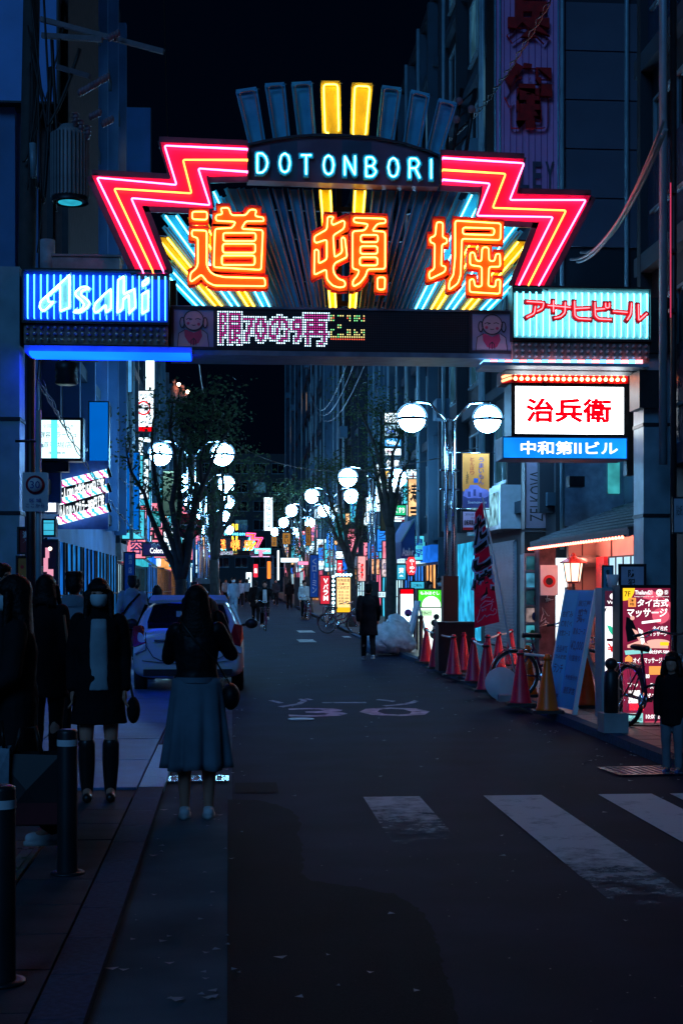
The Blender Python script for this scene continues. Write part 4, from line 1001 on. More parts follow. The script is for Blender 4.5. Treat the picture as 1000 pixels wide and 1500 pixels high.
S('lit_shop_sign', 'white light box above the cyan poster near the lantern', 'shop sign', (580,817,594,826), 44, E_WHITE1, [('ドラッグ', .1,.2,.9,.8,T_BLK,.01,'h')], fw=.03)
S('lit_menu_board', 'tall light box reading ロングコーヒー beside the green board', 'sign board', (584,861,607,936), 36.5, E_WHITE, [('', 0,.9,1,1,T_ERED,0,'r'),('ロングコ', .08,.76,.92,.87,T_BLK,.01,'h'),('ーアップ', .12,.66,.9,.75,T_BLK,.01,'h'),('', .3,.42,.9,.6,mat('poster_violet', (.3,.05,.3), .5),0,'o'),('', .45,.36,.7,.56,T_BLK,0,'o'),('', 0,.31,1,.33,T_BLK,0,'r'),('', .3,.12,.85,.25,mat('poster_violet', (.3,.05,.3), .5),0,'o'),('', .1,.05,.4,.16,T_BLK,0,'o')], fw=.04)
S('lit_menu_board', 'bright green topped light box advertisement by the right kerb', 'sign board', (610,862,648,954), 34.2, emat('bright_ad_panel', (.80,1.0,.92), 1.5, .25, 4), [('', 0,.72,1,1,emat('ad_green', (.06,.60,.03), 1.3, .5, 2.5),0,'r'),('', .15,.60,.98,.88,emat('ad_glow', (.75,1.0,.85), 1.8),0,'o'),('もみほぐし', .08,.92,.92,.98,T_EWHT,.02,'h'),('', 0,.70,1,.72,T_BLK,0,'r'),('', .05,.56,.6,.67,emat('ad_pale_green', (.5,.9,.5), 1.2),0,'r'),('整体60分', .08,.58,.58,.65,T_BLK,.01,'h'),('', .60,.30,.92,.40,mat('ad_skin', (.7,.45,.4), .5),0,'o'),('', .66,.48,.92,.62,T_BLK,0,'o'),('', .55,.38,.85,.52,T_BLK,0,'o'),('', .5,.22,.95,.30,T_BLK,0,'o'),('¥2980', .06,.10,.5,.2,T_RED,.02,'h'),('', .78,.02,.98,.12,emat('ad_green', (.06,.60,.03), 1.3, .5, 2.5),0,'r')], fw=.04)
S('sign_board', 'pale blue notice board above the coffee light box', 'notice board', (600,851,622,864), 38, E_CYAN, [('ご案内', .2,.3,.8,.7,T_BLK,.01,'h')], fw=.03)
S('lit_menu_board', 'yellow light box menu board edged with bulbs beside the ivy tree', 'sign board', (492,845,514,898), 49, emat('menu_yellow', (1.0,.62,.25), 1.25, .15, 3), [('名物居酒', .05,.88,.95,.97,T_BLK,.01,'h'),('日本一', .15,.78,.8,.86,T_RED,.02,'h'),('この価格', .05,.66,.95,.76,T_BLK,.02,'h'),('焼鳥 199', .1,.55,.9,.62,T_BLK,0,'h'),('枝豆 150', .1,.46,.9,.53,T_BLK,0,'h'),('刺身 480', .1,.37,.9,.44,T_BLK,0,'h'),('唐揚 390', .1,.28,.9,.35,T_BLK,0,'h'),('', 0,0,1,.14,emat('menu_gold', (1,.5,.02), 1),0,'r')], fw=.03)
bt = thing('bulb_string', 'string of white bulbs edging the yellow menu board', 'light string', P(488, 898, 48.9)); bb = MB().ball((0,0,0), .05, 8, 6).mesh('bulb', emat('white_bulb', (.5,.85,1), 5))
MB().tube([P(488, y, 48.92) for y in (898, 843)]+[P(514, 842, 48.92)], .02, 5).build('cord', M_WIRE, bt)
for i in range(9): o = link('bulb', bb, bt); o.location = P(488, 896-6.4*i, 48.85)-bt.location
for i in range(5): o = link('bulb', bb, bt); o.location = P(493+5*i, 842, 48.85)-bt.location
S('shop_flag', 'red and white upright flag lettered V next to the yellow menu board', 'flag', (468,842,484,886), 54, emat('flag_lit_red', (.75,.03,.06), .8, .15, 3), [('VパラM', .3,.1,.85,.92,T_EWHT,.03,'v')], depth=.02, bare=True)
S('shop_flag', 'blue upright flag with white characters くローミン', 'flag', (453,812,467,876), 56, mat('blue_flag_cloth', (.02,.16,.62), .7, 0, .15), [('くローミン', .25,.08,.8,.94,T_WHT,.02,'v')], depth=.02, bare=True)
S('lit_shop_sign', 'white light box over the red sign left of the ivy tree', 'shop sign', (491,807,506,819), 60, E_WHITE, [('餃子', .2,.2,.8,.8,T_BLK,.01,'h')], fw=.03)
S('lit_shop_sign', 'small red sign under the white light box left of the ivy tree', 'shop sign', (493,820,502,840), 60, E_RED, [('酒', .15,.2,.85,.8,T_EWHT,.02,'h')], fw=.03)
S('lit_shop_sign', 'cyan billboard high left of the ivy tree', 'billboard', (490,752,506,792), 68, emat('teal_billboard', (.03,.32,.45), .8, .3, 2), [('天然温泉', .3,.1,.7,.9,T_WHT,.01,'v')], fw=.03)
S('checkered_sign', 'pink light box with red checks behind the ivy tree', 'shop sign', (523,814,536,852), 55, emat('pink_light', (1,.45,.45), .9, .2, 3), [('', .45,.1+.1*i,.72 if i % 2 else .6,.2+.1*i,T_ERED,0,'r') for i in range(6)], fw=.03)
S('lit_shop_sign', 'orange picture panel left of the straight tall tree', 'shop sign', (540,818,556,842), 52, emat('food_photo', (.9,.4,.2), 1.0, .9, 8), fw=.03)
S('lit_shop_sign', 'white picture panel with blue lettering by the straight tall tree', 'shop sign', (558,818,570,846), 50, E_POST2, [('麺', .2,.4,.8,.8,T_BLUE,.01,'h')], fw=.03)
S('lit_shop_sign', 'pale sign board behind the walking man in black', 'shop sign', (551,866,566,876), 46, E_WHITE1, [('定食', .1,.2,.9,.8,T_RED,.01,'h')], fw=.03)
S('lit_shop_sign', 'tall white light sign above the distant right shops', 'shop sign', (386,728,400,778), 88, E_WHITE, [('道頓堀温泉', .2,.05,.8,.95,T_BLK,.01,'v')], fw=.04)
S('hanging_banner', 'distant orange banner left of the fourth right lamp', 'banner', (397,785,406,801), 92, emat('dim_orange_banner', (.30,.14,.03), 1), [('うま', .2,.1,.8,.9,T_BLK,.01,'v')], depth=.02, bare=True)
S('hanging_banner', 'distant gold banner right of the fourth right lamp', 'banner', (413,780,426,798), 80, emat('dim_orange_banner', (.30,.14,.03), 1), [('まい', .2,.1,.8,.9,T_BLK,.01,'v')], depth=.02, bare=True)
S('hanging_banner', 'dull gold banner beside the third right lamp', 'banner', (447,770,456,800), 66, emat('dim_gold_banner', (.18,.08,.02), 1), [('もん', .2,.1,.8,.9,T_BLK,.01,'v')], depth=.02, bare=True)
S('lit_shop_sign', 'long white fascia light over the distant right shops', 'shop sign', (411,817,438,824), 78, E_WHITE, [('お好み焼', .1,.2,.9,.8,T_RED,.01,'h')], fw=.02)
S('lit_shop_sign', 'pink awning light over the distant right shops', 'shop sign', (436,822,452,828), 70, E_PINK, bare=True, fw=.02)
S('lit_shop_sign', 'tiny red sign among the distant right shops', 'shop sign', (371,826,378,846), 110, E_RED, [('鮨', .1,.3,.9,.7,T_EWHT,.02,'h')], fw=.03)
S('lit_shop_sign', 'tiny white street board among the distant right shops', 'sign board', (360,838,369,864), 100, E_WHITE, [('本日', .1,.2,.9,.8,T_BLK,.02,'v')], fw=.03)
S('lit_shop_sign', 'tiny orange light box among the distant right shops', 'shop sign', (391,822,397,848), 95, E_ORG, bare=True, fw=.02)
S('lit_shop_sign', 'tiny pale blue light box left of the far gate', 'shop sign', (303,790,311,806), 120, E_WHITE1, bare=True, fw=.02)
S('lit_shop_sign', 'slim white light strip among the distant right shops', 'light strip', (406,806,409,850), 84, E_WHITE, bare=True, fw=.01)
S('lit_shop_sign', 'lit white drum sign behind the fourth right lamp', 'shop sign', (460,745,470,760), 74, E_WHITE1, [('茶', .1,.2,.9,.8,T_BLK,.02,'h')], fw=.03)
S('lit_shop_sign', 'small magenta light box near the far end of the right row', 'shop sign', (379,806,385,816), 105, E_PINK, bare=True, fw=.02)
S('traffic_light', 'tiny green signal light under the far gate', 'traffic light', (318,822,321,826), 160, emat('signal_green', (.05,1,.7), 4), bare=True, fw=.02)
# blue awning and paper lantern on the right row
aw = thing('shop_awning', 'dark blue slanting awning below the pharmacy sign', 'awning', (6.2, 43, 3)); a0, a1 = P(577, 796, 43), P(596, 764, 43)
MB().add([(a0.x,41.2,a0.z),(a0.x,44.5,a0.z),(a1.x,44.5,a1.z),(a1.x,41.2,a1.z),(a0.x,41.2,a0.z-.5),(a0.x,44.5,a0.z-.5),(a1.x,41.2,a0.z-.5)], [(0,1,2,3),(0,4,5,1),(0,3,6,4)]).build('awning_cloth', mat('navy_awning', (.02,.06,.22), .8, 0, .15, 3), aw)
MB().tube([(a0.x,41.19,a0.z),(a1.x,41.19,a1.z)], .025, 6).build('awning_pole', M_TEALST, aw)
MB().text('Atelier', a0.x+.03, a0.z-.42, a1.x-.03, a0.z-.18, 41.19, .02).build('lettering', T_WHT, aw)
lp = P(602, 829, 41); ln = thing('paper_lantern', 'big red paper lantern lettered らーめん', 'lantern', (lp.x, 41, lp.z-.27))
MB().lathe((lp.x, 41, lp.z), [(.08,-.27)]+[(.135+.012*(i % 2)-.05*abs(i/6-1)**3, -.24+.04*i) for i in range(13)]+[(.08,.27)], 18).build('shade', emat('lantern_red', (1.0,.05,.07), .9, .2, 6), ln)
MB().vtext('らーめん', lp.x-.07, lp.z-.2, lp.x+.07, lp.z+.2, 40.84, .03).build('lettering', T_EWHT, ln)
m = MB(); m.lathe((lp.x,41,lp.z-.3), [(.085,0),(.085,.04)], 14); m.lathe((lp.x,41,lp.z+.26), [(.085,0),(.085,.04)], 14); m.tube([(lp.x,41,lp.z+.3),(lp.x,41,lp.z+.6)], .01, 4); m.build('lantern_rim', M_BLACK, ln)
lp = P(572, 829, 43); ln2 = copy_tree(ln); ln2.location = (lp.x, 43, lp.z-.27); ln2['label'] = 'red paper lantern half hidden behind the straight tall tree'
# rooftop figures with lights over the left row
rt = thing('rooftop_sign', 'lit rooftop figures and small lamps above the left tree crown', 'rooftop sign', (P(262,585,70).x, 70, 11))
m = MB()
for px, h in ((255, 22), (268, 14)):
    a = P(px, 584, 70); m.tube([a, a+Vector((.05,0,h*.02)), a+Vector((0,0,h*.034))], [.16,.22,.06], 8); m.ball(a+Vector((0,0,h*.034+.1)), .1, 8, 6)
m.build('figure', mat('rooftop_figure_paint', (.5,.2,.15), .6), rt)
lm = MB().ball((0,0,0), .09, 8, 6).mesh('lamp', emat('rooftop_lamp', (1,.55,.35), 12))
for px, py in ((262,563),(275,574)): o = link('lamp', lm, rt); o.location = P(px, py, 69.6)-rt.location
m = MB(); m.box(P(236,586,70).x, 70, P(0,588,70).z, P(280,586,70).x, 70.2, P(0,584,70).z)
for px in (238, 248, 258, 270, 278): m.tube([P(px, 586, 70.1), P(px, 612, 70.1)], .03, 4)
m.build('roof_frame', M_STEEL, rt)
# ================================================================ RIGHT SIDE, NEAR
# box sign of the restaurant with red bulb crown
SY = 21.6
S('restaurant_box_sign', 'big white light box with red brush characters 治兵衛 below the right beer sign', 'shop sign', (748,562,918,641), SY, emat('bright_white_box', (.85,.94,1.0), 6.0),
  [('治兵衛', .10,.24,.89,.76,T_ERED,.06,'h')], depth=.55, frame=M_STEEL, fw=.06)
S('building_name_sign', 'blue light box reading 中和第Ⅱビル under the red brush character sign', 'building sign', (735,641,918,672), SY-.02, emat('name_sign_blue', (.005,.22,.85), 1.25, .35, 1.5),
  [('中和第Ⅱビル', .14,.18,.93,.84,T_EWHT,.028,'h')], depth=.6, frame=mat('blue_sign_side', (.02,.10,.35), .5), fw=.015)
a, b = P(748, 561, SY), P(918, 544, SY)
cr = thing('bulb_sign', 'red strip with two rows of glowing bulbs above the white light box', 'bulb sign', ((a.x+b.x)/2, SY, a.z))
MB().box(a.x, SY-.05, a.z, b.x, SY+.5, b.z).build('housing', mat('glowing_red_board', (.55,.004,.015), .4, 0, .2, 4), cr)
me = MB().lathe((0,0,0), [(.030,0),(.026,-.02),(.012,-.035)], 10, 'y').mesh('bulb', emat('warm_bulb', (1.0,.30,.10), 16.0))
bc = MB().lathe((0,0,.0), [(.042,.012),(.042,-.006),(.030,-.006)], 10, 'y', cap=False).mesh('socket', mat('red_socket', (.4,.01,.02), .4))
for i in range(19):
    for j in range(2):
        o = link('bulb', me, cr); o.location = Vector((a.x+(b.x-a.x)*(i+.6)/19.4, SY-.06, a.z+(b.z-a.z)*(.3+.42*j)))-cr.location
        if i % 5 == 0: q = link('socket', bc, o)
m = MB(); e = P(736, 560, SY)
m.add([(e.x,SY+.12,a.z),(a.x-.002,SY-.05,a.z),(a.x-.002,SY-.05,b.z),(e.x,SY+.12,b.z),(e.x,SY+.5,a.z),(a.x-.002,SY+.5,a.z),(a.x-.002,SY+.5,b.z),(e.x,SY+.5,b.z)], [(0,1,2,3),(0,4,5,1),(3,2,6,7),(0,3,7,4)])
m.build('corner_return', mat('glowing_red_board', (.55,.004,.015), .4), cr)
for k in range(3):
    z = a.z+(b.z-a.z)*(.2+.3*k); MB().bar((e.x+.01,SY+.10,z), (a.x-.01,SY-.065,z+.03), .035).build('side_lamp', emat('warm_bulb_strip', (1,.35,.15), 3.0), cr)
# hanger steel carrying the box sign
hg = thing('sign_bracket', 'steel arms holding the white light box to the right column', 'bracket', (P(925,600,SY).x, SY, 4))
m = MB()
for y in (575, 630, 655): p = P(918, y, SY+.25); q = P(955, y, SY+.25); m.bar(p, q, .06)
m.build('arm', M_STEEL, hg)
MB().box(P(920,0,SY).x, SY+.1, P(0,690,SY).z, P(930,0,SY).x, SY+.3, P(0,545,SY).z).build('upright', M_STEEL, hg)
# tall vertical sign
VY = 30
t, pn, q = S('vertical_sign', 'towering lilac vertical sign with dark red puffed characters at the upper right', 'vertical sign', (722,-70,825,290), VY, mat('neon_tinted_sheet', (.92,.36,.72), .55, 0, .15, .8), depth=.8, frame=M_STEEL, fw=.02, bare=True)  # pink neon spill is put into the sheet colour
X0, Z0, Wd, Ht = q
for i in range(9):
    x = X0+Wd*(.14+.72*i/8); MB().box(x-.008, VY-.02, Z0+.02, x+.008, VY-.004, Z0+Ht-.02).build('seam_strip', mat('lilac_seam', (.40,.12,.34), .6), pn)
PUF = mat('puffed_dark_red', (.6,.004,.006), .45, 0, .3, 6)
for ch, x0, y0, x1, y1 in (('兵',740,-15,803,66),('衛',737,96,806,190)):
    a, b = P(x0, y1, VY), P(x1, y0, VY); o = MB()
    o.text(ch, a.x, a.z, b.x, b.z, VY-.10, .06, ext=.05); o.build('character', PUF, pn)
a = P(740, 284, VY)
for i, ch in enumerate('LLEY'):
    b0, b1 = P(742+18.5*i, 279, VY), P(755+18.5*i, 238, VY); MB().text(ch, b0.x, b0.z, b1.x, b1.z, VY-.05, .02, ext=.03).build('letter', mat('grey_letter', (.10,.08,.14), .5), pn)
for px in (724, 731, 816, 822):
    p = P(px, 290, VY); m = MB().tube([(p.x, VY-.06, Z0), (p.x, VY-.06, Z0+Ht)], .018, 6).build('neon_tube', mat('dim_teal_tube', (.12,.40,.50), .2, 0, .2), t)
MB().bar((X0+Wd*.5, VY+.4, Z0+2), (7.4, VY+.4, Z0+2), .12).build('bracket', M_STEEL, t)
MB().bar((X0+Wd*.5, VY+.4, Z0+5), (7.4, VY+.4, Z0+5), .12).build('bracket', M_STEEL, t)
# vertical sign lettered ZELKOVA
ZY = 31
t, pn, q = S('vertical_sign', 'plum grey vertical sign with sideways letters ZELKOVA', 'vertical sign', (768,672,806,775), ZY, mat('plum_grey_sheet', (.24,.20,.27), .5, 0, .3, 1.5), depth=.35, fw=.02)
X0, Z0, Wd, Ht = q; m = MB(); m.text('ZELKOVA', 0, 0, Ht*.74, Wd*.55, 0, .0)
m.xf(lambda p: Vector((X0+Wd*.72-p.z, ZY-.008, Z0+Ht*.10+p.x))); m.build('lettering', T_BLK, pn)
MB().box(P(768,0,ZY).x, ZY+.02, P(0,818,ZY).z, P(806,0,ZY).x, ZY+.4, P(0,777,ZY).z).build('lower_box', M_BLACK, t)
# glass balcony panel, shutter, facade pieces on the tower's street face
def xface(y0, y1, z0, z1, off, name, m, par, th=.05):
    return MB().box(6.9-off-th, y0, z0, 6.9-off, y1, z1).build(name, m, par)
xface(33.6, 38.4, 3.0, 4.05, .02, 'balcony_panel', mat('white_gloss_panel', (.45,.50,.55), .15, 0, .1), tower, .5)
o = xface(33.9, 37.8, 3.1, 3.9, .53, 'window_reflection', emat('panel_reflection', (.20,.48,.62), .9, .8, 3.5), tower, .01)  # windows reflected in the gloss panel, put in as emission
sh = xface(34.2, 38.2, .1, 2.75, .0, 'roller_shutter', mat('shutter_paint', (.24,.32,.40), .4, .3, .15), tower)
sl = MB()
for k in range(34): sl.box(6.82, 34.25, .12+k*.077, 6.848, 38.15, .12+k*.077+.055)
sl.build('slat', mat('shutter_paint', (.24,.32,.40), .4, .3, .15), sh, 'stuff')
xface(39.2, 43, .1, 2.9, .0, 'shop_window', emat('shop_cyan2', (.02,.34,.62), 1.1, .6, 2), tower)
for k in range(5): xface(30.4+.2*k*0, 33.0, 5.2+3.1*k, 6.9+3.1*k, .0, 'glass_strip', M_GLASS, tower, .04)
# ---- little restaurant with canopy
rs = thing('restaurant', 'low red lit restaurant with tiled canopy and bulb row', 'restaurant', (7.2, 26, 0))
REDW = mat('warm_plaster', (.50,.34,.30), .75, 0, .12, 1.2)
MB().box(7.45, 22.6, 0, 8.3, 29.6, 2.9).build('wall', REDW, rs)
for y in (24.3, 25.9, 27.5): MB().box(7.42, y, .1, 7.455, y+.03, 2.7).build('wall_joint', mat('dark_joint', (.10,.05,.05), .8), rs)
c = MB(); 
c.add([(6.28,22.2,2.52),(6.28,29.7,2.52),(8.3,29.7,3.35),(8.3,22.2,3.35),(6.28,22.2,2.40),(6.28,29.7,2.40),(8.3,29.7,3.23),(8.3,22.2,3.23)], [(0,1,2,3),(7,6,5,4),(0,4,5,1),(1,5,6,2),(2,6,7,3),(3,7,4,0)])
cn = c.build('canopy', mat('slate_canopy', (.035,.045,.06), .6, 0, .2, 3), rs)
tl = MB()
for r in range(9):
    for q in range(38):
        x = 6.27+r*.22; z = 2.545+(x-6.28)*.411; y = 22.22+q*.197+(r % 2)*.05
        tl.add([(x,y,z+.012),(x,y+.185,z+.012),(x+.25,y+.185,z+.095),(x+.25,y,z+.095),(x,y,z-.02),(x,y+.185,z-.02)], [(0,1,2,3),(4,5,1,0)])
tl.build('shingle', mat('slate_shingle', (.05,.065,.085), .55, 0, .4, 4), cn, 'stuff')
MB().tube([(6.24,22.25,2.42),(6.24,29.65,2.42)], .018, 5).build('bulb_rail', M_BLACK, cn)
bm_ = MB().ball((0,0,0), .028, 8, 6).mesh('bulb', emat('canopy_bulb', (1.0,.16,.10), 9.0))
for k in range(38): o = link('bulb', bm_, cn); o.location = Vector((6.22, 22.35+k*.194, 2.40))-wloc(cn)
MB().tube([(6.85,23.0,2.56),(6.85,28.4,2.56)], .025, 8).build('canopy_tube_light', emat('canopy_tube', (1.0,.30,.22), 60.0), cn)
MB().box(6.88, 28.8, 0, 7.45, 28.95, 2.75).build('cross_wall', REDW, rs)
MB().box(7.16, 28.785, .1, 7.185, 28.8, 2.6).build('wall_joint', mat('dark_joint', (.10,.05,.05), .8), rs)
o = MB().cbox((6.46, 29.1, 1.25), (.34,.5,2.5)).build('entrance_pier', mat('dark_graffiti_wall', (.09,.05,.06), .8, 0, .6, 5), rs)
m = MB()
r7 = random.Random(5)
for k in range(7):
    p = Vector((6.38+.03*k, 28.84, .8+.15*k)); pts = [p+Vector((r7.uniform(-.1,.1), 0, r7.uniform(-.12,.12))) for _ in range(5)]; m.tube(pts, .008, 4)
m.build('scrawl', T_WHT, o)
MB().box(6.64, 28.9, .1, 6.87, 29.0, 2.2).build('lit_door', emat('door_light', (.75,.92,1.0), 1.7, .3, 2), rs)
o = MB().box(7.36, 25.3, .9, 7.46, 27.4, 2.2).build('lit_window', emat('window_light', (.45,.72,.95), 1.1, .2, 2), rs)
m = MB(); 
for y in (25.3,25.82,26.34,26.86,27.37): m.box(7.335, y, .9, 7.358, y+.03, 2.2)
for z in (.9,1.3,1.75,2.17): m.box(7.335, 25.33, z, 7.358, 27.37, z+.03)
m.build('lattice', M_BLACK, o)
MB().tube([(7.05,28.78,2.12),(7.05,28.62,2.12),(7.12,28.55,2.12),(7.46,28.5,2.14)], .11, 10).build('vent_duct', mat('duct_metal', (.5,.45,.44), .35, .6), rs)
MB().box(7.28, 27.5, .9, 7.44, 28.1, 2.2).build('red_panel', mat('vivid_red_panel', (.6,.01,.015), .4), rs)
MB().box(6.80, 28.6, .2, 6.98, 28.79, 1.6).build('timber_post', mat('brown_timber', (.16,.09,.06), .7), rs)
m = MB(); p = P(779, 770, 29); MB().box(8.3,22.1,0,8.4,29.7,5).build('rear_wall', M_WALLM, rs)
# hexagonal lantern on the wall
lpz = P(839, 836, 26.5); lt = thing('wall_lantern', 'glowing six sided lantern with red roof at the restaurant front', 'lantern', (lpz.x, 26.5, lpz.z-.22))
MB().lathe((lpz.x,26.5,lpz.z-.2), [(.13,0),(.18,.34)], 6, smooth=False).build('shade', emat('lantern_glow', (1.0,.60,.42), 2.2), lt)
m = MB(); m.lathe((lpz.x,26.5,lpz.z+.14), [(.27,0),(.26,.02),(.06,.13),(.02,.2)], 6, smooth=False); m.lathe((lpz.x,26.5,lpz.z-.24), [(.10,0),(.15,.04)], 6, smooth=False)
m.build('roof', mat('lantern_red_lacquer', (.45,.03,.02), .4), lt)
m = MB()
for i in range(6):
    a = i*math.pi/3; m.bar((lpz.x+.135*math.cos(a),26.5+.135*math.sin(a),lpz.z-.2), (lpz.x+.187*math.cos(a),26.5+.187*math.sin(a),lpz.z+.14), .018)
m.build('rib', M_BLACK, lt)
MB().bar((lpz.x,26.5,lpz.z-.2), (lpz.x,26.5,.1), .05).build('post', M_BLACK, lt)
# glass show case with pictures
cs = thing('show_case', 'tall lit picture show case with five shelves beside the restaurant', 'show case', (P(781,900,29.8).x, 29.8, 0))
a, b = P(767, 932, 29.3), P(796, 812, 29.3)
MB().box(a.x, 29.36, .1, b.x, 29.7, b.z).build('cabinet', mat('teal_case_paint', (.10,.22,.27), .4), cs)
m = MB(); m.box(a.x, 29.28, .1, a.x+.04, 29.36, b.z); m.box(b.x-.04, 29.28, .1, b.x, 29.36, b.z); m.box(a.x, 29.27, b.z-.04, b.x, 29.36, b.z+.02); m.build('frame', M_TEALST, cs)
hh = (b.z-.1)/6
r8 = random.Random(3)
for k in range(6):
    z = .1+hh*k
    o = MB().box(a.x+.05, 29.33, z+.04, b.x-.05, 29.355, z+hh-.03).build('picture', [emat('case_dim', (.02,.10,.14), .7, .6, 5), emat('case_teal', (.03,.22,.28), .8, .7, 5), emat('case_photo', (.22,.16,.16), .8, .9, 6), emat('case_dark', (.01,.04,.06), .8, .6, 5), emat('case_bluish', (.05,.25,.42), .8, .7, 4), emat('case_dim', (.02,.10,.14), .7)][k], cs)
    MB().box(a.x+.02, 29.26, z, b.x-.02, 29.36, z+.035).build('shelf', M_TEALST, cs)
    m = MB(); m.ball((a.x+.14+.04*k, 29.30, z+.16), (.06,.03,.09), 8, 6); m.box(a.x+.24, 29.29, z+.04, b.x-.09, 29.325, z+.16+.03*(k % 3)); m.build('exhibit', mat(['exhibit_rose','exhibit_green','exhibit_navy'][k % 3], [(.4,.12,.15),(.08,.3,.1),(.05,.08,.2)][k % 3], .5), cs)
MB().box(b.x+.03, 29.4, .2, b.x+.10, 29.45, b.z-.3).build('side_tube', emat('case_side_light', (.45,.85,1.0), 2.5), cs)
# red dial notice on the dark pier
p = P(804, 850, 28.6); no = thing('notice_board', 'small white notice with a red ring on the dark pier', 'notice', (p.x, 28.6, p.z-.25))
MB().cbox((p.x,28.62,p.z), (.36,.02,.62)).build('board', M_WHITE, no); MB().lathe((p.x,28.605,p.z-.02), [(.13,0),(.13,-.004),(.075,-.004)], 20, 'y', False).build('ring', T_RED, no); MB().lathe((p.x,28.602,p.z-.02), [(.075,-.004),(.0,-.005)], 20, 'y', False).build('disc', T_BLK, no)
# crime watch sign on the right column
p0, p1 = P(905, 868, 19.6), P(944, 826, 19.6)
S('notice_board', 'white plate with black characters 防犯 fixed to the right column', 'notice', (905,826,946,900), 19.7, mat('pale_plate', (.45,.48,.62), .5, 0, .1), [('防犯カメラ', .30,-.05,.62,.95,T_BLK,.03,'v')], depth=.02, bare=True)
S('notice_board', 'narrow cyan plate with small black letters on the right column', 'notice', (881,828,898,872), 19.75, mat('cyan_plate', (.10,.35,.48), .5, 0, .1), [('警戒中', .3,.2,.7,.9,T_BLK,.01,'v')], depth=.02, bare=True)
S('wall_poster', 'pink lit poster strip at the right border behind the column', 'poster', (950,750,968,850), 22.5, emat('poster_pink_light', (.8,.30,.32), .9, .6, 5), [('営業中', .2,.3,.8,.9,T_BLK,.02,'v')], depth=.03, bare=True)
S('wall_poster', 'pale paper notice at the far right border', 'poster', (984,728,1004,782), 17, mat('paper_notice', (.35,.42,.5), .8, 0, .15), [('貼紙', .2,.5,.8,.8,T_BLK,.0,'h')], depth=.02, bare=True)
cp = thing('wall_floodlight', 'wall floodlight on the teal wall above the canopy', 'floodlight', P(842, 706, 29))  # unlit wall floodlight
p = P(842, 706, 29); MB().cbox((p.x, 29, p.z), (.32,.3,.22)).build('housing', M_STEEL, cp); MB().bar((p.x,29.1,p.z), (p.x+.35,29.8,p.z+.1), .05).build('arm', M_STEEL, cp)
# ---- pavement boards
def print_on(par, X0, Z0, w, h, y, items):
    g2 = {}
    for k, (s, u0, v0, u1, v1, m, bo, md) in enumerate(items):
        mb = g2.setdefault(m.name, (MB(), m))[0]; q = (X0+u0*w, Z0+v0*h, X0+u1*w, Z0+v1*h); yy = y-.0005*k
        if md == 'r': mb.box(q[0], yy, q[1], q[2], yy+.001, q[3])
        elif md == 'o': mb.lathe(((q[0]+q[2])/2, yy, (q[1]+q[3])/2), [(.5, 0), (.5, .001)], 20, 'y', False).xf(lambda p, c=((q[0]+q[2])/2, (q[1]+q[3])/2), a=(q[2]-q[0]), b=(q[3]-q[1]): Vector((c[0]+(p.x-c[0])*a, p.y, c[1]+(p.z-c[1])*b)), len(mb.v)-40)
        elif md == 'v': mb.vtext(s, *q, yy, bo)
        elif md == 'p': mb.add([(X0+a*w, yy, Z0+b*h) for a, b in s], [tuple(range(len(s)))])
        elif md == 's': mb.text(s, *q, yy, bo, slant=.12)
        else: mb.text(s, *q, yy, bo)
    for k, (mb, m) in g2.items(): mb.build('print', m, par)
BY = 15.6
t, pn, q = S('massage_light_box', 'maroon light box for タイ古式マッサージ marked 7F behind the bicycle', 'sign board', (906,857,985,1074), BY, emat('maroon_light', (.20,.012,.045), 1.0, .35, 3), depth=.28, frame=M_BLACK, fw=.035)
E_MW = emat('maroon_box_white', (1,.95,.97), 1.3); E_MY = emat('maroon_box_yellow', (1.0,.55,.02), 1.2); E_MP = emat('maroon_box_pink', (.75,.10,.17), 1.0)
E_MO = emat('maroon_box_orange', (1.0,.35,.08), 1.0); E_MS = emat('maroon_box_skin', (.9,.45,.38), 1.0); E_MC = emat('maroon_box_cyan', (.25,.65,.65), 1.0); E_MK = emat('maroon_box_rose', (.35,.03,.07), 1.0)
